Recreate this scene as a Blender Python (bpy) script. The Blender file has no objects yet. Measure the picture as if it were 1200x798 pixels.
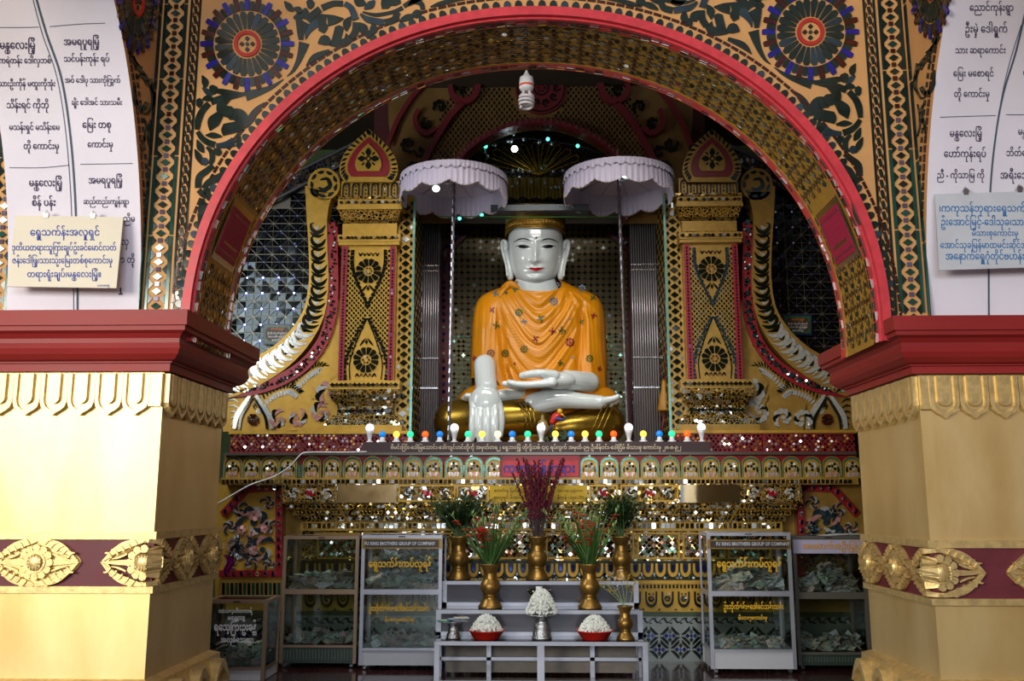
import bpy, bmesh, math, random, re
from math import sin, cos, pi, radians, sqrt, atan2, tan
from mathutils import Vector, Matrix
random.seed(7)
R = random.random
scene = bpy.context.scene
COL = scene.collection

# ---------------------------------------------------------------- camera
F = 1080.0; PITCH = radians(10.0); YAW = radians(1.485); EYE = 1.5
cam = bpy.data.cameras.new('camera'); cam.sensor_width = 36; cam.lens = 36*F/1200
camo = bpy.data.objects.new('camera', cam); COL.objects.link(camo)
camo.location = (0, 0, EYE); camo.rotation_euler = (pi/2+PITCH, 0, YAW)
cam.clip_start = .05; cam.clip_end = 200
scene.camera = camo

# ---------------------------------------------------------------- world, lamps, exposure
w = bpy.data.worlds.new('world'); scene.world = w; w.use_nodes = True
nt = w.node_tree; bg = nt.nodes['Background']
tc = nt.nodes.new('ShaderNodeTexCoord'); sx = nt.nodes.new('ShaderNodeSeparateXYZ')
rp = nt.nodes.new('ShaderNodeValToRGB'); mr = nt.nodes.new('ShaderNodeMapRange')
nt.links.new(tc.outputs['Generated'], sx.inputs[0]); nt.links.new(sx.outputs['Z'], mr.inputs[0])
mr.inputs[1].default_value = -1; mr.inputs[2].default_value = 1
nt.links.new(mr.outputs[0], rp.inputs[0]); nt.links.new(rp.outputs[0], bg.inputs[0])
e = rp.color_ramp.elements
e[0].position = .42; e[0].color = (.16, .13, .10, 1)
e[1].position = .50; e[1].color = (.85, .90, 1.0, 1)
x = rp.color_ramp.elements.new(.62); x.color = (.70, .82, 1.0, 1)
x = rp.color_ramp.elements.new(1.0); x.color = (.35, .52, .85, 1)
bg.inputs[1].default_value = 0.36

def area(name, loc, target, sxx, syy, power, color):
    l = bpy.data.lights.new(name, 'AREA'); l.shape = 'RECTANGLE'; l.size = sxx; l.size_y = syy
    l.energy = power; l.color = color
    o = bpy.data.objects.new(name, l); COL.objects.link(o); o.location = loc
    d = Vector(target)-Vector(loc); o.rotation_euler = d.to_track_quat('-Z', 'Y').to_euler()
    return o
area('daylight_left', (-6.0, -3.5, 3.2), (-1.8, 5.0, 1.4), 3.5, 2.6, 620, (1.0, .93, .80))
area('daylight_front', (0, -6.0, 4.0), (0, 7.0, 2.2), 5.0, 2.4, 380, (.84, .91, 1.0))
sl = area('added_shrine_fill', (0, 6.6, 5.7), (0, 9.9, 1.9), 3.2, .5, 36, (1.0, .97, .90)); sl.data.spread = radians(85)  # unseen fill added high behind the arch to brighten the altar
area('added_shrine_side_fill', (-3.9, 7.2, 4.0), (.8, 10.5, 3.0), 1.2, 1.6, 60, (.92, .97, 1.0))  # second unseen fill, added at the left to lift the shrine interior
scene.view_settings.view_transform = 'Standard'; scene.view_settings.look = 'None'
scene.view_settings.gamma = 1; scene.view_settings.exposure = 0.15
scene.view_settings.use_curve_mapping = False

# ---------------------------------------------------------------- unprojection
_fh = Vector((-sin(YAW), cos(YAW), 0)); _rt = Vector((cos(YAW), sin(YAW), 0))
_fw = _fh*cos(PITCH)+Vector((0, 0, sin(PITCH))); _up = -_fh*sin(PITCH)+Vector((0, 0, cos(PITCH)))
CAM = Vector((0, 0, EYE))
def ray(px, py): return _fw+_rt*((px-600)/F)-_up*((py-399)/F)
def P(px, py, Y):
    d = ray(px, py); return CAM+d*(Y/d.y)
def PXp(px, py, X):
    d = ray(px, py); return CAM+d*(X/d.x)
def PZ(px, py, Z):
    d = ray(px, py); return CAM+d*((Z-EYE)/d.z)
def plane(Y, s=1):                 # mapper from picture coordinates to the wall plane y = Y
    def m(u, v, h=0):
        p = P(u, v, Y); p.y -= h; return p
    return m
def planeX(X, s=1):                # wall plane x = X, raised towards s
    def m(u, v, h=0):
        p = PXp(u, v, X); p.x += s*h; return p
    return m
def xz(Y):                         # world x, z on the plane y = Y
    return lambda u, v, h=0: Vector((u, Y-h, v))

# ---------------------------------------------------------------- materials
def lin(c):
    return tuple(((v/255.)/12.92 if v/255. <= .04045 else ((v/255.+.055)/1.055)**2.4) for v in c)+(1,)
MATS = {}
class NT:
    def __init__(s, name):
        s.m = bpy.data.materials.new(name); s.m.use_nodes = True; s.t = s.m.node_tree
        s.b = s.t.nodes['Principled BSDF']
    def n(s, typ, **k):
        nd = s.t.nodes.new('ShaderNode'+typ)
        for a, v in k.items():
            if a.startswith('i'):
                nd.inputs[int(a[1:])].default_value = v
            else: setattr(nd, a, v)
        return nd
    def l(s, a, b): s.t.links.new(a, b)
    def math(s, op, a, b=None):
        nd = s.t.nodes.new('ShaderNodeMath'); nd.operation = op
        for i, v in enumerate((a, b)):
            if v is None: continue
            if isinstance(v, (int, float)): nd.inputs[i].default_value = v
            else: s.l(v, nd.inputs[i])
        return nd.outputs[0]
    def mix(s, f, a, b):
        nd = s.t.nodes.new('ShaderNodeMix'); nd.data_type = 'RGBA'
        for i, v in ((0, f), (6, a), (7, b)):
            if isinstance(v, (int, float, tuple)): nd.inputs[i].default_value = v
            else: s.l(v, nd.inputs[i])
        return nd.outputs[2]
def mat(name, col, metal=0, rough=.5, var=0, vscale=8, bump=0, bscale=40, alpha=1, trans=0, spec=.5, emit=0, coat=0, col2=None, stretch=None):
    if name in MATS: return MATS[name]
    t = NT(name); b = t.b
    c = lin(col); b.inputs['Base Color'].default_value = c
    b.inputs['Metallic'].default_value = metal; b.inputs['Roughness'].default_value = rough
    b.inputs['Specular IOR Level'].default_value = spec
    if coat: b.inputs['Coat Weight'].default_value = coat; b.inputs['Coat Roughness'].default_value = .08
    if trans: b.inputs['Transmission Weight'].default_value = trans
    if emit: b.inputs['Emission Color'].default_value = c; b.inputs['Emission Strength'].default_value = emit
    tcn = t.n('TexCoord'); src = tcn.outputs['Object']
    if stretch:
        mp = t.n('Mapping'); mp.inputs['Scale'].default_value = stretch; t.l(src, mp.inputs[0]); src = mp.outputs[0]
    if var or col2:
        nz = t.n('TexNoise'); nz.inputs['Scale'].default_value = vscale; nz.inputs['Detail'].default_value = 5
        t.l(src, nz.inputs['Vector'])
        r = t.n('ValToRGB'); t.l(nz.outputs['Fac'], r.inputs[0])
        e = r.color_ramp.elements
        k = lin(col2) if col2 else tuple(v*(1-var) for v in c[:3])+(1,)
        e[0].position = .36; e[0].color = k
        e[1].position = .64; e[1].color = c
        t.l(r.outputs[0], b.inputs['Base Color'])
        rr = t.n('MapRange', i1=0., i2=1., i3=max(0, rough-.08), i4=min(1, rough+.1)); t.l(nz.outputs['Fac'], rr.inputs[0]); t.l(rr.outputs[0], b.inputs['Roughness'])
    if bump:
        nb = t.n('TexNoise'); nb.inputs['Scale'].default_value = bscale; nb.inputs['Detail'].default_value = 4
        t.l(src, nb.inputs['Vector'])
        bp = t.n('Bump'); bp.inputs['Strength'].default_value = bump; bp.inputs['Distance'].default_value = .01
        t.l(nb.outputs['Fac'], bp.inputs['Height']); t.l(bp.outputs[0], b.inputs['Normal'])
    MATS[name] = t.m
    return t.m
def mirror_mosaic(name, scale, cols, grout, gw=.06, rough=.12, tilt=.35, metal=.9, groutmetal=.3, sc=(1, 1, 1)):
    """small mirror chips set in painted grout: every chip its own colour and its own slight tilt"""
    if name in MATS: return MATS[name]
    t = NT(name); b = t.b
    tcn = t.n('TexCoord'); mp = t.n('Mapping'); mp.inputs['Scale'].default_value = sc
    t.l(tcn.outputs['Object'], mp.inputs[0])
    v = t.n('TexVoronoi'); v.inputs['Scale'].default_value = scale; t.l(mp.outputs[0], v.inputs['Vector'])
    ve = t.n('TexVoronoi', feature='DISTANCE_TO_EDGE'); ve.inputs['Scale'].default_value = scale; t.l(mp.outputs[0], ve.inputs['Vector'])
    edge = t.math('GREATER_THAN', ve.outputs['Distance'], gw)
    sp = t.n('SeparateColor'); t.l(v.outputs['Color'], sp.inputs[0])
    r = t.n('ValToRGB'); r.color_ramp.interpolation = 'CONSTANT'; t.l(sp.outputs[0], r.inputs[0])
    els = r.color_ramp.elements
    while len(els) < len(cols): els.new(.5)
    for i, c in enumerate(cols): els[i].position = i/len(cols); els[i].color = lin(c)
    t.l(t.mix(edge, lin(grout), r.outputs[0]), b.inputs['Base Color'])
    t.l(t.math('ADD', t.math('MULTIPLY', edge, metal-groutmetal), groutmetal), b.inputs['Metallic'])
    t.l(t.math('ADD', t.math('MULTIPLY', edge, rough-.55), .55), b.inputs['Roughness'])
    g = t.n('NewGeometry'); vm = t.n('VectorMath', operation='SUBTRACT'); t.l(v.outputs['Color'], vm.inputs[0]); vm.inputs[1].default_value = (.5, .5, .5)
    vs = t.n('VectorMath', operation='SCALE'); t.l(vm.outputs[0], vs.inputs[0]); t.l(t.math('MULTIPLY', edge, tilt), vs.inputs['Scale'])
    va = t.n('VectorMath', operation='ADD'); t.l(g.outputs['Normal'], va.inputs[0]); t.l(vs.outputs[0], va.inputs[1])
    vn = t.n('VectorMath', operation='NORMALIZE'); t.l(va.outputs[0], vn.inputs[0]); t.l(vn.outputs[0], b.inputs['Normal'])
    MATS[name] = t.m
    return t.m
def glass(name, tint=(225, 240, 235), refl=.06, rough=.02):
    if name in MATS: return MATS[name]
    t = NT(name); t.t.nodes.remove(t.b)
    out = t.t.nodes['Material Output']
    tr = t.n('BsdfTransparent'); tr.inputs[0].default_value = lin(tint)
    gl = t.n('BsdfGlossy'); gl.inputs['Roughness'].default_value = rough
    fr = t.n('Fresnel'); fr.inputs[0].default_value = 1.5
    f = t.math('ADD', fr.outputs[0], refl)
    mx = t.n('MixShader'); t.l(f, mx.inputs[0]); t.l(tr.outputs[0], mx.inputs[1]); t.l(gl.outputs[0], mx.inputs[2]); t.l(mx.outputs[0], out.inputs[0])
    MATS[name] = t.m
    return t.m

# ---------------------------------------------------------------- mesh builder
def catmull(pts, n=6, closed=False):
    out = []; N = len(pts)
    rng = range(N if closed else N-1)
    for i in rng:
        p0 = pts[(i-1) % N] if closed or i > 0 else pts[0]
        p1 = pts[i]; p2 = pts[(i+1) % N]
        p3 = pts[(i+2) % N] if closed or i+2 < N else pts[-1]
        for k in range(n):
            t = k/n
            out.append(tuple(.5*((2*b)+(-a+c)*t+(2*a-5*b+4*c-d)*t*t+(-a+3*b-3*c+d)*t**3) for a, b, c, d in zip(p0, p1, p2, p3)))
    if not closed: out.append(tuple(pts[-1]))
    return out
class MB:
    def __init__(s): s.v = []; s.f = []; s.mi = []; s.cur = 0
    def add(s, vs, fs):
        o = len(s.v); s.v += [tuple(p) for p in vs]
        for f in fs: s.f.append(tuple(i+o for i in f)); s.mi.append(s.cur)
        return s
    def prism(s, poly, h=.004, m=None, tilt=0, h0=0.0, base=False):
        """flat piece with outline poly raised from h0 to h on mapper m"""
        n = len(poly)
        if n < 3: return s
        A = sum(poly[i][0]*poly[(i+1) % n][1]-poly[(i+1) % n][0]*poly[i][1] for i in range(n))
        if A < 0: poly = poly[::-1]
        if tilt:
            cx = sum(p[0] for p in poly)/n; cy = sum(p[1] for p in poly)/n
            rr = max(1e-6, max(abs(p[0]-cx)+abs(p[1]-cy) for p in poly))
            gx = (R()-.5)*tilt/rr; gy = (R()-.5)*tilt/rr
            top = [m(p[0], p[1], h+abs(tilt)*.5+gx*(p[0]-cx)+gy*(p[1]-cy)) for p in poly]
        else: top = [m(p[0], p[1], h) for p in poly]
        bot = [m(p[0], p[1], h0) for p in poly]
        fs = [tuple(range(n))]+[(i, n+i, n+(i+1) % n, (i+1) % n) for i in range(n)]
        if base: fs.append(tuple(range(2*n-1, n-1, -1)))
        return s.add(top+bot, fs)
    def strip(s, a, b, h, m, h0=0, closed=False):
        """band between two outlines of equal length"""
        n = len(a); vs = [m(p[0], p[1], h) for p in a]+[m(p[0], p[1], h) for p in b]+[m(p[0], p[1], h0) for p in a]+[m(p[0], p[1], h0) for p in b]
        fs = []
        for i in range(n if closed else n-1):
            j = (i+1) % n
            fs += [(i, j, n+j, n+i), (2*n+i, 2*n+j, j, i), (n+i, n+j, 3*n+j, 3*n+i)]
        return s.add(vs, fs)
    def stroke(s, pts, h, m, n=5, sc=1.0, tilt=0, h0=0):
        """tapered brush shape: pts = (x, y, width)"""
        c = catmull([tuple(p) for p in pts], n)
        L = []; Rr = []
        for i, p in enumerate(c):
            q = c[min(i+1, len(c)-1)]; o = c[max(i-1, 0)]
            dx, dy = q[0]-o[0], q[1]-o[1]; l = sqrt(dx*dx+dy*dy) or 1
            ww = max(p[2], 1e-4)*.5*sc
            L.append((p[0]-dy/l*ww, p[1]+dx/l*ww)); Rr.append((p[0]+dy/l*ww, p[1]-dx/l*ww))
        plen = sum(sqrt((c[i+1][0]-c[i][0])**2+(c[i+1][1]-c[i][1])**2) for i in range(len(c)-1))
        if max(p[2] for p in c)*sc > .62*plen:      # short fat leaf: one rounded outline
            pts2 = sorted(set(L+Rr))
            def half(ps):
                o = []
                for p in ps:
                    while len(o) > 1 and (o[-1][0]-o[-2][0])*(p[1]-o[-2][1])-(o[-1][1]-o[-2][1])*(p[0]-o[-2][0]) <= 0: o.pop()
                    o.append(p)
                return o
            a_ = half(pts2); b_ = half(pts2[::-1]); s.prism(a_[:-1]+b_[:-1], h, m, 0, h0)
        else: s.strip(L, Rr, h, m, h0)
        return s
    def box(s, a, b, M=None):
        x0, y0, z0 = a; x1, y1, z1 = b
        vs = [Vector(q) for q in ((x0, y0, z0), (x1, y0, z0), (x1, y1, z0), (x0, y1, z0), (x0, y0, z1), (x1, y0, z1), (x1, y1, z1), (x0, y1, z1))]
        if M is not None: vs = [M @ q for q in vs]
        return s.add(vs, [(3, 2, 1, 0), (4, 5, 6, 7), (0, 1, 5, 4), (1, 2, 6, 5), (2, 3, 7, 6), (3, 0, 4, 7)])
    def lathe(s, prof, c=(0, 0, 0), n=20, fl=None, a0=0, a1=2*pi, sx=1, sy=1):
        vs = []; fs = []; k = len(prof); full = abs(a1-a0-2*pi) < 1e-6; nn = n if full else n+1
        for i in range(nn):
            a = a0+(a1-a0)*i/n
            for j, (r, z) in enumerate(prof):
                rr = r*(fl(a, j/(k-1)) if fl else 1)
                vs.append((c[0]+rr*cos(a)*sx, c[1]+rr*sin(a)*sy, c[2]+z))
        for i in range(n):
            i2 = (i+1) % nn
            for j in range(k-1): fs.append((i*k+j, i2*k+j, i2*k+j+1, i*k+j+1))
        return s.add(vs, fs)
    def tube(s, pts, r, n=6, cap=True):
        pts = [Vector(p) for p in pts]; N = len(pts); vs = []; fs = []
        rs = r if isinstance(r, (list, tuple)) else [r]*N
        prev = None
        for i in range(N):
            d = (pts[min(i+1, N-1)]-pts[max(i-1, 0)]).normalized()
            if prev is None:
                prev = d.orthogonal().normalized()
            prev = (prev-d*prev.dot(d)); prev = prev.normalized() if prev.length > 1e-6 else d.orthogonal().normalized()
            q = d.cross(prev)
            for k in range(n):
                a = 2*pi*k/n; vs.append(pts[i]+(prev*cos(a)+q*sin(a))*rs[i])
        for i in range(N-1):
            for k in range(n): fs.append((i*n+k, i*n+(k+1) % n, (i+1)*n+(k+1) % n, (i+1)*n+k))
        if cap: fs += [tuple(range(n-1, -1, -1)), tuple((N-1)*n+k for k in range(n))]
        return s.add(vs, fs)
    def grid(s, fn, nu, nv, closed=False):
        vs = [fn(i/nu, j/nv) for i in range(nu+(0 if closed else 1)) for j in range(nv+1)]
        fs = []; k = nv+1; N = nu if closed else nu+1
        for i in range(nu):
            i2 = (i+1) % N
            for j in range(nv): fs.append((i*k+j, i2*k+j, i2*k+j+1, i*k+j+1))
        return s.add(vs, fs)
    def sweep(s, prof, path, m3):
        """closed profile of (a,b) swept along path stations; m3(station, a, b) gives the point"""
        n = len(prof); vs = []; fs = []
        for st in path:
            for a, b in prof: vs.append(m3(st, a, b))
        for i in range(len(path)-1):
            for k in range(n): fs.append((i*n+k, i*n+(k+1) % n, (i+1)*n+(k+1) % n, (i+1)*n+k))
        fs += [tuple(range(n-1, -1, -1)), tuple((len(path)-1)*n+k for k in range(n))]
        return s.add(vs, fs)
    def mesh(s, name, mats, smooth=False):
        me = bpy.data.meshes.new(name); me.from_pydata(s.v, [], s.f)
        for m in (mats if isinstance(mats, (list, tuple)) else [mats]): me.materials.append(m)
        if any(s.mi): me.polygons.foreach_set('material_index', s.mi)
        if smooth: me.polygons.foreach_set('use_smooth', [True]*len(s.f))
        me.update()
        return me
    def build(s, name, mats, parent=None, smooth=False, local=False, fix=False):
        me = s.mesh(name, mats, smooth)
        if fix:
            b = bmesh.new(); b.from_mesh(me); bmesh.ops.recalc_face_normals(b, faces=b.faces); b.to_mesh(me); b.free()
        return link(name, me, parent, local)
def link(name, me, parent=None, local=False, loc=None):
    o = bpy.data.objects.new(name, me); COL.objects.link(o)
    if parent is not None:
        o.parent = parent
        if not local: o.matrix_parent_inverse = worldm(parent).inverted()
    if loc is not None: o.location = loc
    return o
def worldm(o):
    m = Matrix.LocRotScale(o.location, o.rotation_euler, o.scale)
    if o.parent: m = worldm(o.parent) @ o.matrix_parent_inverse @ m
    return m
def thing(name, label, cat, loc=(0, 0, 0), group=None, rz=0):
    o = bpy.data.objects.new(name, None); COL.objects.link(o); o.empty_display_size = .05
    o.location = loc; o.rotation_euler = (0, 0, rz); return tag(o, label, cat, group)
def tag(o, label, cat, group=None):
    o['label'] = label; o['category'] = cat
    if group: o['group'] = group
    return o
def struct(o): o['kind'] = 'structure'; return o
def stuff(o): o['kind'] = 'stuff'; return o
def dup(root, loc=None, rz=None, label=None, group=None, rot=None):
    def cp(o, par):
        c = o.copy(); COL.objects.link(c)
        if par is not None: c.parent = par
        for ch in KIDS.get(o.name, [q for q in o.children]): cp(ch, c)
        return c
    r = cp(root, None)
    if loc is not None: r.location = loc
    if rz is not None: r.rotation_euler = (0, 0, rz)
    if rot is not None: r.rotation_euler = rot
    if label: r['label'] = label
    if group: r['group'] = group
    return r
KIDS = {}

# ---------------------------------------------------------------- lettering
CONS = '[\u1000-\u102a\u103f\u104e]'
def shape(s):
    def f(mm):
        b = mm.group(0); pre = ''
        if '\u1031' in b: pre += '\u1031'; b = b.replace('\u1031', '')
        if '\u103c' in b: pre += '\u103c'; b = b.replace('\u103c', '')
        return pre+b
    return re.sub(CONS+'(?:\u1039'+CONS+')*[\u103b-\u103e]*\u1031?', f, s)
def _raw(s, bold):
    c = bpy.data.curves.new('t', 'FONT'); c.body = s; c.offset = bold; c.resolution_u = 2
    t = bpy.data.objects.new('t', c); COL.objects.link(t)
    dg = bpy.context.evaluated_depsgraph_get(); me = bpy.data.meshes.new_from_object(t.evaluated_get(dg))
    vs = [(v.co.x, v.co.y) for v in me.vertices]; fs = [tuple(p.vertices) for p in me.polygons]
    bpy.data.objects.remove(t); bpy.data.curves.remove(c); bpy.data.meshes.remove(me)
    return vs, fs
def text2d(s, bold=.012):
    s = shape(s); subs = []; out = ''; i = 0
    while i < len(s):
        if s[i] == '\u1039' and i+1 < len(s): subs.append((len(out), s[i+1])); i += 2
        else: out += s[i]; i += 1
    vs, fs = _raw(out, bold)
    for pos, ch in subs:
        a, _ = _raw(out[:pos]+'\u104a', 0); b, bf = _raw(ch, bold*1.6)
        x1 = max(p[0] for p in a)-.14; wd = max(p[0] for p in b)
        o = len(vs); vs += [(x1-.62*wd+p[0]*.6, -.42+p[1]*.6) for p in b]; fs += [tuple(k+o for k in q) for q in bf]
    return vs, fs
def lettering(lines, mapper, mt, parent, name='lettering', h=.002, bold=.012):
    """lines: (text, centre u, centre v, width, line size factor, v direction) in mapper units"""
    o = None
    for (s, cu, cv, wd, vy) in lines:
        mb = MB()
        vs, fs = text2d(s, bold)
        if not vs: continue
        x0 = min(p[0] for p in vs); x1 = max(p[0] for p in vs); k = wd/(x1-x0)
        pts = []
        for px, py in vs:
            pts.append(mapper(cu+(px-x0)*k-wd/2, cv+(py-.3)*k*vy, h))
        mb.add(pts, fs); o = mb.build(name, mt, parent)
    return o
# ================================================================ materials
GOLDP = mat('gold_leaf_paint', (238, 210, 150), metal=.68, rough=.40, var=.22, vscale=3, bump=.06, bscale=30, col2=(222, 188, 120), stretch=(1, 1, .35))
GOLDC = mat('gold_carving', (232, 202, 136), metal=.6, rough=.36, var=.25, vscale=25, bump=.1, bscale=90)
MAROON = mat('maroon_paint', (104, 34, 44), rough=.55, var=.15, vscale=12)
REDC = mat('cornice_red', (150, 40, 38), rough=.45, spec=.3, var=.2, vscale=6, bump=.05, bscale=60, stretch=(.2, 1, 1))
PEACH = mat('ochre_plaster', (206, 152, 92), rough=.7, var=.12, vscale=5, bump=.08, bscale=80)
WHITE = mat('whitewash', (228, 222, 232), rough=.75, var=.08, vscale=2.5, bump=.05, bscale=20, stretch=(1, 1, .5))
TG = mat('glass_tile_dark_green', (24, 44, 38), metal=.15, rough=.14, var=.4, vscale=14, spec=.8)
TG2 = mat('glass_tile_teal', (28, 78, 66), metal=.2, rough=.12, var=.35, vscale=10, spec=.8)
TGR = mat('glass_tile_grey', (58, 78, 88), metal=.5, rough=.12, var=.3, vscale=10, spec=.8)
TM = mat('glass_tile_maroon', (70, 26, 18), metal=.15, rough=.16, var=.4, vscale=14, spec=.7)
TB = mat('glass_tile_blue', (24, 26, 138), metal=.15, rough=.15, var=.35, vscale=14, spec=.8)
TV = mat('glass_tile_violet', (98, 88, 112), metal=.35, rough=.15, spec=.8)
TR = mat('red_enamel', (176, 38, 28), rough=.4, var=.1)
PINK = mat('pink_red_paint', (206, 52, 62), rough=.42, var=.2, vscale=20)
MIR = mat('mirror_chip', (205, 212, 210), metal=1, rough=.07)
MIRD = mat('dark_mirror_chip', (60, 68, 66), metal=.9, rough=.1)
OCHRE = mat('gold_fret_paint', (180, 138, 44), metal=.25, rough=.45, var=.2, vscale=30)
BLACK = mat('black_ink', (22, 20, 26), rough=.7)
BLUEI = mat('blue_ink', (28, 58, 150), rough=.6)
STEEL = mat('steel', (170, 172, 175), metal=1, rough=.3)

# ================================================================ floor and hall ceiling
FLOOR = mat('floor_tile', (62, 34, 32), rough=.12, var=.35, vscale=3, spec=.6)
mb = MB(); mb.box((-9, -9, -.1), (9, 12.5, 0)); floor = struct(mb.build('floor', mat('floor_joint', (30, 20, 20), rough=.4)))
ft = MB(); ft.box((-.298, -.298, 0), (.298, .298, .006)); ftm = ft.mesh('floor_tile', FLOOR)
for i in range(-5, 6):
    for j in range(4):
        link('floor_tile', ftm, floor, True, (i*.6, 7.6+j*.6, 0))
mb = MB(); mb.box((-9, -9, 6.2), (9, 5.0, 6.3)); struct(mb.build('ceiling', WHITE))
mb = MB(); mb.box((5.0, -6, 0), (5.1, 4.6, 6.2)); struct(mb.build('wall_right', mat('added_light_block_plaster', (120, 84, 60), rough=.8, var=.2)))  # unseen wall added to cut side light on the left pillar

# ================================================================ facade wall with the great arch
YF = 5.0; YB = 5.64; XC = 628
pf = plane(YF)
def fx(px, py=365): return P(px, py, YF).x
def EL(t, d):            # ellipse of the arch opening in picture units of the facade plane, t=0 right foot .. pi left foot
    a = 407+d; b = 382+d
    e = .97
    c, s = cos(t), sin(t)
    return (XC+a*math.copysign(abs(c)**e, c), 400-b*abs(s)**e)
NA = 96
wf = MB()
outerL, outerR = 165, 1087
xl = P(165, 365, YF).x; xr = P(1087, 365, YF).x; ztop = 5.6; zb = P(600, 392, YF).z
arc = [P(*EL(pi*i/NA, 0), YF) for i in range(NA+1)]
arc[0].z = zb; arc[-1].z = zb
top = []
for p in arc:
    # project radially onto the rectangle
    c = P(XC, 400, YF); d = p-c
    k = min((xr-c.x)/d.x if d.x > 1e-4 else 1e9, (xl-c.x)/d.x if d.x < -1e-4 else 1e9, (ztop-c.z)/d.z if d.z > .02 else 1e9)
    q = c+d*k; q.z = max(q.z, zb); top.append(q)
# corners
for cx in (xr, xl):
    j = min(range(NA+1), key=lambda i: (top[i]-Vector((cx, YF, ztop))).length); top[j] = Vector((cx, YF, ztop))
vs = arc+top+[p+Vector((0, YB-YF, 0)) for p in arc]+[p+Vector((0, YB-YF, 0)) for p in top]
n = NA+1; fs = []
for i in range(NA):
    fs += [(i, i+1, n+i+1, n+i), (2*n+i, 2*n+i+1, i+1, i), (3*n+i, 3*n+i+1, 2*n+i+1, 2*n+i)]
wf.add(vs, fs)
wall_front = struct(wf.build('wall_front', PEACH))

NS = 150
def ring(d0, d1, h, mt, name, h0=0, t0=0, t1=pi, n=NS, kind=None, m=pf):
    mb = MB(); A = [EL(t0+(t1-t0)*i/n, d0) for i in range(n+1)]; B = [EL(t0+(t1-t0)*i/n, d1) for i in range(n+1)]
    mb.strip(A, B, h, m, h0); return mb.build(name, mt, wall_front)
ring(-2, 8, .03, PINK, 'arch_moulding')
ring(8.4, 9.4, .006, TG, 'arch_line')
# half-round tiles and dashes
hr = MB(); nn = 106
for i in range(nn):
    t = pi*(i+.5)/nn; c = EL(t, 10.5); c2 = EL(t, 20); ex = EL(t+.01, 10.5)
    ux, uy = ex[0]-c[0], ex[1]-c[1]; l = sqrt(ux*ux+uy*uy); ux /= l; uy /= l
    nx, ny = c2[0]-c[0], c2[1]-c[1]; l = sqrt(nx*nx+ny*ny); nx /= l; ny /= l
    w_ = 4.3
    poly = [(c[0]+ux*a+nx*b, c[1]+uy*a+ny*b) for a, b in ((-w_, 0), (w_, 0), (w_, 2.5), (w_*.7, 5.5), (0, 7), (-w_*.7, 5.5), (-w_, 2.5))]
    hr.cur = 0 if i % 5 else 1
    hr.prism(poly, .006, pf, .004)
stuff(hr.build('half_round_tiles', [TG, TGR], wall_front))
ds = MB(); nn = 120
for i in range(nn):
    for d0, d1, f in ((19.5, 22.5, .42),):
        a, b = pi*(i+.5-f)/nn, pi*(i+.5+f)/nn
        ds.prism([EL(a, d0), EL(b, d0), EL(b, d1), EL(a, d1)], .006, pf, .003)
stuff(ds.build('dash_tiles', TM, wall_front))

def poly_part(name, polys, mt, parent, m, h=.007, tilt=.004):
    for p in polys:
        b = MB(); b.prism(p, h, m, tilt); b.build(name, mt, parent)
# ---- medallions
def medallion(cx, cy, r, m, parent, sxx=1.0, arcs=(0, 2*pi), no=48, ni=24, hub=True):
    def pt(a, q): return (cx+sxx*q*cos(a), cy+q*sin(a))
    for i in range(no):
        a = 2*pi*i/no
        dx = 2*pi/no*.48
        ca = (a % (2*pi))
        if not arcs[0] <= ca <= arcs[1]: continue
        mt = (TB, TG, TM, TG)[i % 4]
        r1 = r if i % 2 == 0 else r*.91
        b = MB(); b.prism([pt(a-dx*.95, r*.72), pt(a+dx*.95, r*.72), pt(a+dx, r1*.94), pt(a+dx*.7, r1), pt(a-dx*.7, r1), pt(a-dx, r1*.94)], .007, m, .004)
        b.build('petal_tile', mt, parent)
    for i in range(ni):
        a = 2*pi*(i+.5)/ni; dx = 2*pi/ni*.46
        if not arcs[0] <= a % (2*pi) <= arcs[1]: continue
        b = MB(); b.prism([pt(a-dx*.75, r*.32), pt(a+dx*.75, r*.32), pt(a+dx, r*.62), pt(a+dx*.5, r*.69), pt(a-dx*.5, r*.69), pt(a-dx, r*.62)], .007, m, .004)
        b.build('petal_tile', TG if R() < .85 else TGR, parent)
    if hub:
        b = MB(); k = 32
        b.strip([pt(2*pi*i/k, r*.28) for i in range(k)], [pt(2*pi*i/k, r*.205) for i in range(k)], .012, m, 0, True)
        b.build('medallion_ring', TR, parent)
        for i in range(4):
            a = pi/2*i; q = r*.115
            c = pt(a, q); s_ = r*.055
            b = MB(); b.prism([(c[0]-s_*sxx, c[1]), (c[0], c[1]-s_), (c[0]+s_*sxx, c[1]), (c[0], c[1]+s_)], .007, m)
            b.build('hub_tile', TM if i % 2 == 0 else TG, parent)
        b = MB(); b.prism([pt(2*pi*i/8, r*.04) for i in range(8)], .007, m); b.build('hub_tile', TGR, parent)
medallion(290, 52, 55, pf, wall_front)
medallion(949.5, 38, 57, pf, wall_front)

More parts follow.
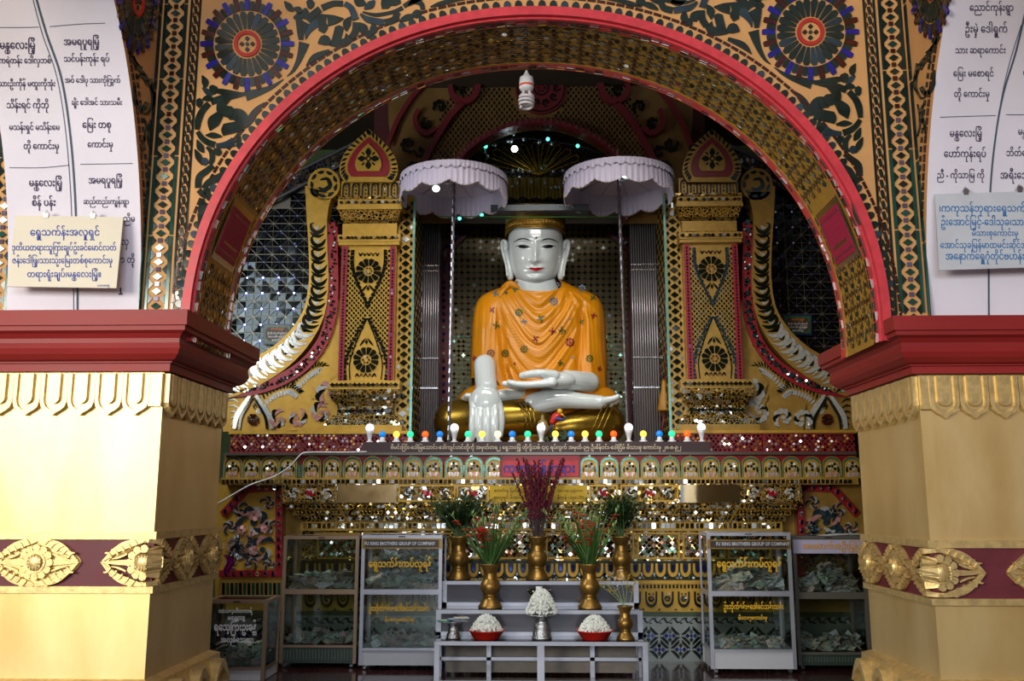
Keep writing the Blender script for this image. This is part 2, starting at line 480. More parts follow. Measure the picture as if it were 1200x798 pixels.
# ---- scrolls (strokes given on the 4x enlargement of the left spandrel)
SC_A = [[(528,372,2),(480,405,14),(420,430,26),(352,450,40)], [(350,440,14),(290,452,22),(235,462,24),(190,480,24)],
 [(180,486,22),(150,520,24),(132,560,26),(125,608,18)], [(128,618,18),(150,650,22),(180,670,24),(208,680,26)], [(215,683,16),(260,680,26),(298,665,36)],
 [(285,575,60),(290,600,88),(296,625,84)], [(300,640,54),(316,655,30),(322,668,12)],
 [(355,600,4),(345,565,40),(320,540,50),(290,545,44),(275,560,6)], [(165,635,4),(200,635,24),(240,640,6)],
 [(185,612,4),(200,575,46),(225,545,34),(240,530,22)], [(228,525,20),(240,490,34),(268,468,18),(290,460,4)], [(248,498,16),(252,522,30),(272,526,42),(292,505,12)],
 [(148,355,4),(163,385,28),(160,412,8)], [(150,412,6),(175,432,24),(197,446,6)], [(196,425,34),(202,422,38),(208,440,16)], [(222,428,18),(250,432,22),(335,438,6)],
 [(122,484,20),(136,484,38),(150,488,18)], [(150,468,4),(175,462,24),(200,462,6)], [(440,480,2),(400,520,24),(368,570,26),(355,598,4)],
 [(125,655,4),(140,690,28),(156,715,6)], [(115,700,4),(132,735,26),(150,772,8)], [(170,690,10),(192,712,20),(196,745,20),(185,770,14)], [(148,762,16),(162,758,32),(175,765,12)], [(205,700,8),(225,712,32),(240,710,6)],
 [(200,775,20),(170,800,24),(135,830,26),(130,880,26)], [(132,890,22),(160,915,24),(175,895,22),(165,880,18)], [(250,800,4),(225,830,26),(180,855,26),(150,880,8)], [(150,930,14),(150,985,34),(142,1060,22),(130,1110,4)]]
SC_B = [[(545,358,2),(575,330,12),(605,270,24),(625,202,42)], [(610,188,18),(614,150,22),(635,108,26)], [(640,100,26),(665,72,26),(700,45,26)], [(708,40,24),(760,20,22),(806,20,22)],
 [(815,20,20),(845,42,24),(866,95,26)], [(868,108,26),(864,150,26),(845,180,24)], [(838,190,24),(800,205,34),(745,208,14)],
 [(760,165,66),(780,170,84),(800,175,74)], [(812,185,50),(835,190,26),(848,185,6)], [(690,205,4),(720,190,40),(748,205,16)], [(635,310,2),(675,270,24),(745,240,12)],
 [(810,90,2),(770,95,32),(735,98,44)], [(728,95,42),(690,90,34),(655,112,10)], [(632,185,4),(645,145,24),(672,118,30),(690,112,26)], [(698,112,24),(716,125,34),(705,152,24)],
 [(845,80,4),(825,112,32),(822,148,6)], [(533,10,4),(555,35,28),(575,55,6)], [(578,42,6),(600,50,26),(618,58,6)], [(575,84,8),(600,82,34),(618,70,8)], [(632,40,8),(630,60,30),(624,90,10)], [(638,25,24),(655,22,38),(672,25,16)], [(604,100,30),(604,150,20),(606,180,14)],
 [(888,68,8),(925,95,24),(998,108,24)], [(1003,108,24),(1045,95,24),(1060,60,24)], [(898,58,6),(960,72,14),(1040,58,14),(1085,38,16)], [(1090,32,16),(1130,10,18),(1170,18,20),(1180,48,18)], [(1172,58,14),(1150,68,34),(1135,58,14)],
 [(882,110,8),(900,135,38),(905,158,22)], [(912,160,20),(930,165,34),(938,172,4)], [(945,115,8),(950,140,30),(935,165,8)], [(860,15,14),(880,10,40),(915,25,8)], [(905,45,6),(935,25,30),(955,5,6)], [(985,10,20),(1005,15,56),(1025,35,20)], [(1070,105,4),(1105,85,24),(1155,72,6)]]
def scroll(parent, strokes, tf, m, name='scroll_tile', sc=.30, h=.007):
    for i, st in enumerate(strokes):
        pts = []
        for x, y, wd in st:
            u, v = tf(x, y); pts.append((u, v, wd*sc))
        b = MB(); b.stroke(pts, h+.0009*(i % 6), m, 4)
        b.build(name, TGR if (i % 9 == 4) else TG, parent)
L3 = lambda x, y: (200+x/3.99, y/3.99)
R3 = lambda x, y: (1239.4-(200+x/3.99), y/3.99-14)
scroll(wall_front, SC_A, L3, pf); scroll(wall_front, SC_A, R3, pf); scroll(wall_front, SC_B, L3, pf); scroll(wall_front, SC_B, R3, pf)
SC_C = [[(1010,-10,20),(1040,12,30),(1075,5,20)], [(1110,30,4),(1150,0,26),(1200,-20,6)], [(1215,35,4),(1260,20,16),(1330,2,16),(1400,-12,14)]]
scroll(wall_front, SC_C, L3, pf); scroll(wall_front, SC_C, lambda x, y: (1256-(200+x/3.99), y/3.99), pf)

# ---- pilaster bands: positions are measured at the foot (y=365) and follow the vertical
def vert(px, py):  # picture x at foot -> point of the vertical line at picture height py
    X = P(px, 365, YF).x
    d = ray(600, py)  # z from picture height on the plane
    z = P(px, py, YF).z
    return (X, z)
mz = xz(YF)
def zof(py): return P(200, py, YF).z
Z0, Z1 = zof(372), zof(-40)
def band_tiles(px0, px1, sgn):
    """diamond pilaster: pairs of edge strips, diamonds, squares and corner triangles"""
    xa, xb = sorted((fx(px0), fx(px1))); wd = xb-xa; cx = (xa+xb)/2
    pitch = .0845; z = Z0-.02; k = 0
    e = wd*.07
    # edge strips split in tiles
    zz = Z0
    while zz < Z1:
        for s_ in (-1, 1):
            x0 = cx+s_*wd*.43
            b = MB(); b.prism([(x0-e, zz+.004), (x0+e, zz+.004), (x0+e, zz+.47), (x0-e, zz+.47)], .007, mz, .003); b.build('edge_tile', TG2 if zz < Z0+.9 else TG, wall_front)
        zz += .475
    tri = MB()
    while z < Z1:
        d = wd*.19; s2 = .0125
        b = MB(); b.prism([(cx-wd*.20, z), (cx, z-.020), (cx+wd*.20, z), (cx, z+.020)], .008, mz, .006); b.build('diamond_tile', TG2 if R() < .35 or z < Z0+.6 else TG, wall_front)
        zc = z+pitch/2
        b = MB(); b.prism([(cx-s2, zc-s2), (cx+s2, zc-s2), (cx+s2, zc+s2), (cx-s2, zc+s2)], .007, mz, .005); b.build('square_tile', TV if z < Z0+1.1 else TM, wall_front)
        for s_ in (-1, 1):
            x0 = cx+s_*wd*.34
            tri.prism([(x0, z-.045), (x0, z+.045), (x0-s_*wd*.075, z+.03), (x0-s_*wd*.10, z), (x0-s_*wd*.075, z-.03)][:2]+[(x0-s_*.001, z+.045), (cx+s_*wd*.24, z+.0), (x0-s_*.001, z-.045)][:3], .006, mz, .002) if False else None
            tri.prism([(x0, zc-.030), (x0, zc+.030), (cx+s_*wd*.15, zc)], .006, mz, .002)
            tri.prism([(cx+s_*.012, zc+.028), (cx+s_*wd*.26, zc+.060), (cx+s_*.02, zc+.045)], .006, mz, .002) if False else None
        z += pitch
    stuff(tri.build('triangle_tiles', TG, wall_front))
band_tiles(168, 197, 1); band_tiles(1055, 1084, -1)
def chain(px0, px1):
    xa, xb = sorted((fx(px0), fx(px1))); wd = xb-xa; cx = (xa+xb)/2
    b = MB(); z = Z0; i = 0
    while z < Z1:
        b.cur = 0
        b.prism([(cx-.010, z), (cx-.004, z-.026), (cx+.012, z-.022), (cx+.010, z+.004), (cx+.004, z+.026), (cx-.012, z+.022)], .006, mz, .003)
        for s_ in (-1, 1):
            x0 = cx+s_*wd*.30
            b.cur = 1
            b.prism([(x0, z+.012), (x0, z+.055), (x0-s_*.010, z+.036)], .005, mz)
        z += .062
    b.cur = 0
    for s_ in (-1, 1):
        x0 = cx+s_*wd*.46
        b.prism([(x0-.006, Z0), (x0+.006, Z0), (x0+.006, Z1), (x0-.006, Z1)], .005, mz)
        x0 = cx+s_*wd*.38
        b.prism([(x0-.002, Z0), (x0+.002, Z0), (x0+.002, Z1), (x0-.002, Z1)], .005, mz)
    stuff(b.build('chain_tiles', [TG, TM], wall_front))
chain(201, 213); chain(1037, 1051)

# ---- intrados: fret of dark chips between two red bands
def EI(t, s, h=0):      # t along the arch, s depth, h towards the opening
    p = EL(t, -2); q = P(p[0], p[1], YF); c = P(XC, 400, YF); d = (c-q); d.y = 0; d.normalize()
    return Vector((q.x, YF+s, q.z))+d*h
# arc-length table
TT = [pi*i/720 for i in range(721)]; PP = [EI(t, 0) for t in TT]; SS = [0]
for i in range(720): SS.append(SS[-1]+(PP[i+1]-PP[i]).length)
LT = SS[-1]
def tat(s):
    s = min(max(s, 0), LT); lo, hi = 0, 720
    while hi-lo > 1:
        mid = (lo+hi)//2
        if SS[mid] <= s: lo = mid
        else: hi = mid
    return TT[lo]+(TT[hi]-TT[lo])*((s-SS[lo])/(SS[hi]-SS[lo]+1e-9))
def mi(u, v, h=0): return EI(tat(u), v, h)
DEP = YB-YF
b = MB(); K = 140
b.grid(lambda a, c: EI(pi*a, .003+c*(DEP-.003), .004), K, 1); fret = struct(b.build('trim_1', OCHRE)); 
def iband(s0, s1, h, mt, name, u0=0, u1=None, parent=None):
    b = MB(); U = LT if u1 is None else u1
    n_ = max(2, int((U-u0)/.03)); us = [u0+(U-u0)*i/n_ for i in range(n_+1)]
    b.strip([(u, s0) for u in us], [(u, s1) for u in us], h, mi, 0); return b.build(name, mt, parent or fret)
iband(.0, .03, .012, PINK, 'red_band'); iband(.045, .08, .012, PINK, 'red_band'); iband(.565, .64, .012, PINK, 'red_band')
iband(.03, .045, .004, MIRD, 'mirror_line')
b = MB(); u = 0
while u < LT:     # mirror dashes on the red bands
    for s0 in (.037, .06, .59, .615):
        if R() < .75:
            b.cur = 0 if R() < .5 else 1
            b.prism([(u, s0-.005), (u+.05, s0-.005), (u+.05, s0+.004), (u, s0+.004)], .015, mi, .006)
    u += .062
stuff(b.build('mirror_dashes', [MIR, TG], fret))
b = MB(); i = 0; u = .05
while u < LT-.03:
    off = (i % 2)*.5; j = 0
    skip = (.50 < u < .93) or (.50 < LT-u < .93)
    v = .12+off*.108
    while v < .535:
        if not (skip and .11 < v < .51):
            rr_ = .019
            b.cur = 0 if R() < .97 else 2
            b.prism([(u+rr_*cos(pi/3*k+.5)*.9, v+rr_*1.2*sin(pi/3*k+.5)) for k in range(6)], .007, mi, .006)
        v += .108
    v = .115
    uu = u+.043
    k = 0
    while v < .535:
        if not (skip and .11 < v < .51):
            if k % 2 == 0:
                b.cur = 0; b.prism([(uu-.030, v), (uu-.014, v-.005), (uu+.014, v-.005), (uu+.030, v), (uu+.014, v+.005), (uu-.014, v+.005)], .006, mi, .004)
            else:
                b.cur = 1 if R() < .85 else 2
                b.prism([(uu-.014, v), (uu, v-.008), (uu+.014, v), (uu, v+.008)], .007, mi, .006)
        v += .0262; k += 1
    u += .086; i += 1
stuff(b.build('fret_chips', [TG, TM, MIR], fret))
iband(.082, .092, .010, OCHRE, 'gold_line'); iband(.55, .562, .010, OCHRE, 'gold_line')
# plaques on the intrados
for side in (0, 1):
    def mu(u, v, h=0, s_=side): return mi(u if s_ else LT-u, v, h)
    pl = thing('carved_plaque', 'pink carved rectangular plaque with dark centre set in the %s foot of the great arch' % ('left' if side == 0 else 'right'), 'plaque', mu(.7, .31, 0))
    b = MB(); b.prism([(.52, .12), (.90, .12), (.90, .50), (.52, .50)], .008, mu); b.build('backing', TG, pl)
    b = MB(); b.prism([(.56, .145), (.86, .145), (.86, .475), (.56, .475)], .016, mu, h0=.004); b.build('panel', mat('plaque_pink', (176, 36, 74), rough=.55, spec=.2, var=.3, vscale=60), pl)
    b = MB()
    for q in (.60, .82):
        for k in range(7):
            c = .17+k*.047
            b.prism([(q-.018, c), (q, c-.018), (q+.018, c), (q, c+.018)], .019, mu)
    stuff(b.build('carved_chips', mat('plaque_dark', (60, 12, 30), rough=.3), pl))
    b = MB(); b.prism([(.64, .20), (.78, .20), (.78, .42), (.64, .42)], .021, mu); b.build('mirror', mat('red_brown_mirror', (64, 30, 28), metal=.5, rough=.2, var=.4, vscale=12), pl)
# ================================================================ pillars, springing arches, inscriptions
YP1 = 5.98
PETAL_MATS = GOLDC
def U(wd, y0, y1, pt=0, n=8):
    """tab outline: straight sides, round end, optional point"""
    out = [(-wd, y0)]
    r = wd
    if pt:
        out += [(-wd, y1+r*1.05), (-wd*.86, y1+r*.62), (-wd*.55, y1+r*.36), (-wd*.2, y1+r*.18), (0, y1), (wd*.2, y1+r*.18), (wd*.55, y1+r*.36), (wd*.86, y1+r*.62), (wd, y1+r*1.05)]
    else:
        out += [(-wd*cos(pi*i/n), y1+r-r*sin(pi*i/n)) for i in range(n+1)]
    return out+[(wd, y0)]
def resample(p, n):
    L = [0]
    for i in range(len(p)-1): L.append(L[-1]+sqrt((p[i+1][0]-p[i][0])**2+(p[i+1][1]-p[i][1])**2))
    out = []
    for k in range(n+1):
        s = L[-1]*k/n; i = 0
        while i < len(L)-2 and L[i+1] < s: i += 1
        t = (s-L[i])/(L[i+1]-L[i]+1e-9)
        out.append((p[i][0]+(p[i+1][0]-p[i][0])*t, p[i][1]+(p[i+1][1]-p[i][1])*t))
    return out
def petal_mesh(wd, H):
    lm = lambda u, v, h=0: Vector((u, -h, v))
    b = MB(); b.prism(U(wd*.49, 0, -H, 1), .014, lm)
    o = resample(U(wd*.49, 0, -H, 1), 20); q = resample(U(wd*.36, 0, -H+wd*.20, 0), 20)
    b.strip(o, q, .030, lm, .012)
    # sloping groove then the raised inner tab
    b.prism(U(wd*.22, 0, -H+wd*.42, 0), .034, lm, h0=.012)
    return b.mesh('petal_tab', GOLDC)
def rosette(parent, cu, cz, wm, sc=1.0):
    """eye-shaped acanthus rosette; wm(u,z,h) wraps round the pillar corner"""
    a, bb = .235, .128
    m = lambda x, y, h=0: wm(cu+x*sc, cz+y, h)
    b = MB()
    def eye(k, kk=1.0, n=28):
        o = []
        for i in range(n):
            t = 2*pi*i/n; c, s = cos(t), sin(t)
            sh = (1-abs(c)**2.2*.55)
            o.append((a*k*math.copysign(abs(c)**.9, c), bb*kk*s*sh))
        return o
    b.prism(eye(1), .014, m)
    b.strip(eye(.97, .98), eye(.84, .80), .026, m, .012, True)
    # four feathered leaves
    for sx_ in (-1, 1):
        for sy in (-1, 1):
            b.stroke([(sx_*.225, sy*.004, .006), (sx_*.16, sy*.060, .030), (sx_*.10, sy*.092, .040), (sx_*.02, sy*.112, .022), (0, sy*.118, .008)], .036, m, 4, h0=.012)
            for k in range(5):
                x0 = .04+k*.033; y0 = .112-k*.017
                b.stroke([(sx_*x0, sy*(y0-.02), .008), (sx_*(x0+.02), sy*(y0+.004), .012), (sx_*(x0+.038), sy*(y0+.005), .003)], .044, m, 3, h0=.02)
        b.stroke([(sx_*.085, 0, .03), (sx_*.14, 0, .024), (sx_*.20, 0, .010), (sx_*.235, 0, .002)], .034, m, 4, h0=.012)
        b.stroke([(sx_*.09, .045, .008), (sx_*.13, .028, .010), (sx_*.17, .02, .004)], .042, m, 3, h0=.02)
        b.stroke([(sx_*.09, -.045, .008), (sx_*.13, -.028, .010), (sx_*.17, -.02, .004)], .042, m, 3, h0=.02)
    for i in range(12):
        t = 2*pi*i/12; cx, cy = .072*cos(t), .072*sin(t)
        b.prism([(cx+.022*cos(t+2*pi*k/8), cy+.022*sin(t+2*pi*k/8)) for k in range(8)], .042, m, h0=.012)
    b.prism([(.056*cos(2*pi*k/20), .056*sin(2*pi*k/20)) for k in range(20)], .048, m, h0=.02)
    b.grid(lambda p, q: m(.045*q*cos(2*pi*p), .045*q*sin(2*pi*p), .048+.018*sqrt(max(0, 1-q*q))), 16, 5, True)
    for k in range(-2, 3):
        y = k*.016; L = sqrt(.042**2-y*y); hh = .055+.009*(1-(y/.042)**2)
        b.strip([(-L, y-.0015), (L, y-.0015)], [(-L, y+.0015), (L, y+.0015)], hh, m, .045)
        b.strip([(y-.0015, -L), (y-.0015, L)], [(y+.0015, -L), (y+.0015, L)], hh, m, .045)
    return b.build('rosette', GOLDC, parent)
def pillar(side, pe, ct, cb, pt, bt, bb_, tips, label):
    """side -1 left / +1 right; pe picture x of the front edge at y=480; rows measured on the front face"""
    X = P(pe, 480, YF).x; s = -side   # s points to the middle of the hall
    xo = side*4.4
    Z = lambda py: P(pe, py, YF).z
    root = thing('pillar', label, 'pillar', (X+side*.8, YF+.5, 0))
    def wrap(u, z, h=0):      # u<0 front face, u>0 side face
        return Vector((X+s*u, YF-h, z)) if u < 0 else Vector((X+s*h, YF+u, z)) if u > 0 else Vector((X+s*h, YF-h, z))
    b = MB(); x0, x1 = sorted((xo, X))
    b.box((x0, YF, 0), (x1, YP1, Z(ct)-.02)); b.build('shaft', GOLDP, root)
    b = MB(); zz = Z(ct); 
    prof = [(0, 0), (.174, 0), (.174, -.085), (.160, -.087), (.160, -.112), (.135, -.125), (.118, -.150), (.118, -.175), (.125, -.205), (.112, -.235), (.085, -.262), (.060, -.270), (.060, -.278), (.046, -.280), (.046, -.322), (0, -.322)]
    kz = (Z(ct+2)-Z(cb))/.322
    st = [0, 1, 2, 3]
    def m3(i, d, z):
        z = zz+z*kz
        return [Vector((xo, YF-d, z)), Vector((X+s*d, YF-d, z)), Vector((X+s*d, YP1+d, z)), Vector((xo, YP1+d, z))][i]
    b.sweep(prof, st, m3); b.build('cornice', REDC, root)
    # petals
    H = Z(cb)-Z(pt); pw = abs(P(tips[1], pt, YF).x-P(tips[0], pt, YF).x)
    me = petal_mesh(pw, H); xs = P(tips[0], pt, YF).x
    k0 = int(round((X-xs)*s/pw))
    for k in range(14):
        xc_ = xs+s*(k0-k)*pw
        if (X-xc_)*s < pw*.4: continue
        link('petal_tab', me, root, False, (xc_, YF-.002, Z(cb)))
    ns = 7; ps = (YP1-YF)/ns; me2 = petal_mesh(ps, H)
    for k in range(ns):
        o = link('petal_tab', me2, root, False, (X+s*.002, YF+ps*(k+.5), Z(cb))); o.rotation_euler = (0, 0, s*pi/2)
    b = MB(); b.box((min(X, X-s*pw*.45), YF-.028, Z(pt)+.05), (max(X, X-s*pw*.45)+0, YF, Z(cb))); b.build('corner_tab', GOLDC, root)
    # frieze band
    for (a, c, h, mt, nm) in ((bt, bt+9, .022, GOLDC, 'fillet'), (bt+9, bb_-8, .008, MAROON, 'frieze'), (bb_-8, bb_, .022, GOLDC, 'fillet')):
        b = MB(); z0, z1 = Z(c), Z(a)
        pr = [(0, z0), (h, z0), (h, z1), (0, z1)]
        b.sweep(pr, st, lambda i, d, z: [Vector((xo, YF-d, z)), Vector((X+s*d, YF-d, z)), Vector((X+s*d, YP1+d, z)), Vector((xo, YP1+d, z))][i]); b.build(nm, mt, root)
    cz = (Z(bt)+Z(bb_))/2
    for k in range(0, 4): rosette(root, -k*.58-.03, cz, wrap)
    for k in (1, 2): rosette(root, k*.42, cz, wrap, .80)
    rosette(root, -.03, cz, lambda u, z, h=0: wrap(max(u, .001)*.76 if u > 0 else u, z, h)) if False else None
    # lower lotus moulding
    zb_ = Z(796); b = MB()
    pr = [(0, zb_-.45), (.10, zb_-.45), (.10, zb_-.30), (.085, zb_-.12), (.05, zb_-.05), (.05, zb_-.02), (0, zb_)]
    b.sweep(pr, st, lambda i, d, z: [Vector((xo, YF-d, z)), Vector((X+s*d, YF-d, z)), Vector((X+s*d, YP1+d, z)), Vector((xo, YP1+d, z))][i]); b.build('lotus_moulding', GOLDC, root)
    for k in range(3):
        b = MB(); c = .22+k*.33
        b.stroke([(c-.13, zb_-.18, .01), (c-.05, zb_-.09, .04), (c, zb_-.06, .05), (c+.05, zb_-.09, .04), (c+.13, zb_-.18, .01)], .125, wrap, 5, h0=.04)
        b.build('lotus_petal', GOLDC, root)
    return X
PXL = pillar(-1, 190, 370, 438, 487, 623, 695, (128, 160), 'broad gold pillar at the left with brightly lit front under the sloping left end of the red cornice')
PXR = pillar(1, 1078, 377, 441, 491, 633, 709, (1141, 1106), 'broad gold pillar at the right, greyer gold front, beside the right donation cabinets')

# ---- piers above the cornices, with the white springing arches
AR, BR, ZS = 1.2, 2.1, 2.3
def wth(t): return (5.0-AR*(1-cos(t)), ZS+BR*sin(t)) if t > 0 else (5.0, ZS+t)
def pier(side, pin, pout, n):
    xi = P(pin, 365, YF).x; xo = P(pout, 365, YF).x; s = -side
    zc = P(pin, 378, YF).z
    b = MB(); x0, x1 = sorted((side*4.4, xi)); b.box((x0, YF, zc), (x1, YB, 5.6)); pr_ = struct(b.build('wall_%s_pier' % ('left' if side < 0 else 'right'), PEACH))
    # spandrel on the side facing the middle
    N = 40; th = [pi*.62*i/N for i in range(N+1)]
    b = MB(); pts = [wth(t) for t in th]
    b.strip([(y, z) for y, z in pts], [(5.0, max(z, ZS)) if t < pi/2 else (5.0, 5.6) for (y, z), t in zip(pts, th)], 0, lambda u, v, h=0: Vector((xi-s*.001+s*h, u, v)), -.05)
    b.build('spandrel', PEACH, pr_)
    b = MB()
    def surf(u, q):
        t = -(ZS-zc)+u*(pi*.75+ZS-zc) if zc < ZS else u*pi*.75; y, z = wth(t)
        return Vector((xi+(xo-xi)*q, y-.004, z))
    b.grid(surf, 70, 2)
    ar = struct(b.build('trim_%d' % n, WHITE, smooth=True)); ar['label'] = 'whitewashed underside of the side arch, lettered with donors names'
    def Q(px, py, h=0):
        lo, hi = -.4, pi*.70
        def f(t):
            y, z = wth(t); return P(px, py, y).z-z
        for _ in range(40):
            mid = (lo+hi)/2
            if f(mid) > 0: lo = mid
            else: hi = mid
        y, z = wth(lo); p = P(px, py, y); p.y -= .007+h; return p
    return pr_, ar, Q, xi
prL, arL, QL, xiL = pier(-1, 165, 9, 2)
prR, arR, QR, xiR = pier(1, 1087, 1245, 3)
LG = mat('grey_pencil', (70, 84, 100), rough=.8)
def line_on(Q, pts, wd, par, mt=LG):
    b = MB(); b.stroke([(x, y, wd) for x, y in pts], .001, Q, 5); b.build('ruled_line', mt, par)
line_on(QL, [(42, -5), (55, 40), (72, 90), (82, 150), (88, 220), (91, 300), (91.5, 366)], 2.2, arL)
line_on(QL, [(38, -5), (50, 40), (67, 90), (77, 150), (83, 220), (86, 300), (87, 366)], .7, arL)
line_on(QL, [(0, 33), (25, 33), (46, 32.5)], .7, arL); line_on(QL, [(59, 32), (95, 29), (124, 28)], .7, arL)
line_on(QL, [(12, 197), (50, 197), (82, 194)], .7, arL); line_on(QL, [(95, 193), (130, 192.5), (156, 192)], .7, arL)
line_on(QR, [(1204, 0), (1190, 60), (1175, 110), (1166, 160), (1160, 220), (1158, 300), (1158, 370)], 2.0, arR)
line_on(QR, [(1196, 30), (1182, 75), (1172, 120), (1163, 180), (1158, 240)], .8, arR)
line_on(QR, [(1101, 138), (1130, 137), (1166, 136)], .7, arR); line_on(QR, [(1178, 135), (1200, 135), (1230, 134)], .7, arR)
INK = mat('violet_ink', (58, 44, 78), rough=.8)
wl = [('မန္တလေးမြို့', 21, 54, 42), ('ကရဲတန်း ဒေါ်လှဘစ်', 30, 72, 62), ('သားဦးကိုနီ မထူးကိုအုံး', 32, 99, 68), ('သိန်းရင် ကိုဘို', 33, 124, 50), ('မသန်းရှင် မသိန်းမေ', 41, 150, 60), ('တို့ ကောင်းမှု', 49, 172, 42),
 ('အမရပူရမြို့', 96, 50, 42), ('သင်ပန်းကုန်း ရပ်', 102, 70, 54), ('အဝ် ဒေါ်ပု သားကိုကြွက်', 109, 95, 66), ('ချိုး ဒေါ်အင် သားသမီး', 114, 121, 60), ('မြေး တစု', 114, 147, 34), ('ကောင်းမှု', 118, 170, 30),
 ('မန္တလေးမြို့', 54, 215, 39), ('စိန် ပန်း', 52, 238, 28), ('အမရပူရမြို့', 124, 212, 40), ('ဆည်တည်းကျွန်းရွာ', 125, 237, 54), ('ညိမ', 152, 257, 13), ('လှ', 147, 284, 9), ('ာ တို့', 150, 305, 17), ('ှု', 142, 331, 5)]
lettering([(a, x, y, wd*.98, -1.35) for a, x, y, wd in wl], QL, INK, arL, h=.001, bold=.010)
wr = [('ညောင်ကုန်းရွာ', 1161, 10, 52), ('ဦးမှဲ့ ဒေါ်ရွှက်', 1155, 35, 50), ('သား ဆရာကောင်း', 1148, 60, 60), ('မြေး မစောရင်', 1140, 87, 48), ('တို့ ကောင်းမှု', 1138, 111, 42), ('မန္တလေးမြို့', 1131, 157, 38), ('ဟော်ကုန်းရပ်', 1130, 181, 50), ('ညီ - ကိုသာမြ ကို', 1125, 206, 56), ('မစိန်', 1206, 86, 16), ('မန္တလေး', 1206, 155, 28), ('ဘိတ်တောင်', 1199, 180, 42), ('အရီးဒေါ်လှ', 1193, 206, 44)]
lettering([(a, x, y, wd*.98, -1.35) for a, x, y, wd in wr], QR, INK, arR, h=.001, bold=.010)

# ---- tiles of the side spandrels
def spandrel_tiles(par, xi, s, mx, med):
    m = planeX(xi, s)
    c = mx
    medallion(c(161), med, 62, m, par, .40, hub=True)
    for pts in ([(150,60,4),(160,78,8),(172,92,6),(178,110,3)], [(176,92,6),(180,115,5),(178,125,3)], [(160,92,6),(166,88,8),(172,100,3)], [(157,100,5),(158,118,8),(166,128,12),(172,120,9)], [(176,100,3),(178,120,4),(172,133,5),(165,130,3)], [(168,138,2),(172,150,7),(168,165,5),(166,180,2)], [(176,140,2),(173,160,4),(176,178,2)], [(149,52,3),(158,72,5),(166,80,4)]):
        b = MB(); b.stroke([(c(x), y+(med-2), wd*.5) for x, y, wd in pts], .006, m, 4); b.build('scroll_tile', TG, par)
    # border tiles along the arch and along the corner
    mw = lambda u, v, h=0: Vector((xi+s*h, u, v))
    b = MB()
    for i in range(60):
        t = .02+i*.026
        for (o, l0, l1, mi_) in ((.035, .1, .9, 0), (.085, .2, .8, 1)):
            ps = []
            for tt, oo in ((t+.026*l0, o), (t+.026*l1, o), (t+.026*l1, o+.022), (t+.026*l0, o+.022)):
                y, z = wth(tt); nx, nz = cos(tt)/AR, sin(tt)/BR; l = sqrt(nx*nx+nz*nz)
                ps.append((min(y+nx/l*oo, 4.97), z+nz/l*oo))
            b.cur = mi_
            b.prism(ps, .006, mw)
    stuff(b.build('border_tiles', [TM, TG], par))
    z = 2.45
    while z < 5.2:
        b = MB(); b.prism([(4.955, z), (4.985, z), (4.985, z+.46), (4.955, z+.46)], .006, mw); b.build('edge_tile', TG2 if z < 3.3 else TG, par); z += .475
spandrel_tiles(prL, xiL, 1, lambda x: x, 2)
spandrel_tiles(prR, xiR, -1, lambda x: 1252-x if False else 626*2-x, -16)
# the outer pilaster left of the white arch
_wf = wall_front; wall_front = prL
band_tiles(-20, 8, 1)
wall_front = _wf

# ---- hanging name boards
CREAM = mat('cream_board', (214, 204, 182), rough=.45, var=.06)
WB = mat('pale_board', (196, 200, 206), rough=.3, var=.08)
def board(corn, Y, label, lines, ink, bm, clips, loc):
    m = plane(Y); r = thing('name_board', label, 'sign', P(*loc, Y))
    b = MB(); b.prism(corn, .008, m, h0=-.004, base=True); b.build('panel', bm, r)
    lettering(lines, m, ink, r, h=.010, bold=.014)
    for cx, cy in clips:
        b = MB(); b.prism([(cx-2.5, cy+3), (cx-3.5, cy-2), (cx-1, cy-5), (cx+1, cy-5), (cx+3.5, cy-2), (cx+2.5, cy+3)], .014, m, h0=.0); b.tube([P(cx-2, cy-4, Y-.02), P(cx, cy-7, Y-.02), P(cx+2, cy-4, Y-.02)], .002); b.build('clip', STEEL, r)
    return r
board([(19, 253), (145, 255), (137, 338), (9, 336)], 4.86, 'cream hanging board with four lines of blue writing on the left white arch',
  [('ရွှေသက်န်းအလှူရှင်', 77, 273, 81, -1.15), ('ဒုတိယတရားသူကြီးချုပ်ဦးခင်မောင်လတ်', 76, 291, 122, -1.35), ('ဇနီးဒေါ်ဖြူ၊သားသ္မီးမြေးတစ်စုကောင်းမှု', 74, 306, 117, -1.35), ('တရားရုံးချုပ်၊မန္တလေးမြို့။', 76, 322, 86, -1.2), ('၁၁၊၁၊၀၅', 122, 335, 14, -1)],
  BLUEI, CREAM, [(55, 253), (110, 253.5)], (77, 338))
board([(1095, 228), (1224, 224), (1224, 313), (1100, 317)], 4.86, 'pale grey hanging board with five lines of light blue writing on the right white arch',
  [('၊ကကုသန်ဘုရားရွှေသက်န်းအ', 1160, 245, 120, -1.2), ('ဦးအောင်မြင့်-ဒေါ်သုခ၊သား၊ကိုကို', 1163, 261, 122, -1.3), ('မိသားစုကောင်းမှု', 1165, 274, 54, -1.2), ('အောင်သုခမြန်မာထမင်းဆိုင်အမှတ် ၅', 1163, 288, 124, -1.3), ('အနောက်ရွှေဂုံတိုင်ဗဟန်းမြို့နယ်', 1165, 301, 116, -1.3)],
  mat('light_blue_ink', (48, 112, 170), rough=.6), WB, [(1131, 226), (1194, 223)], (1160, 315))
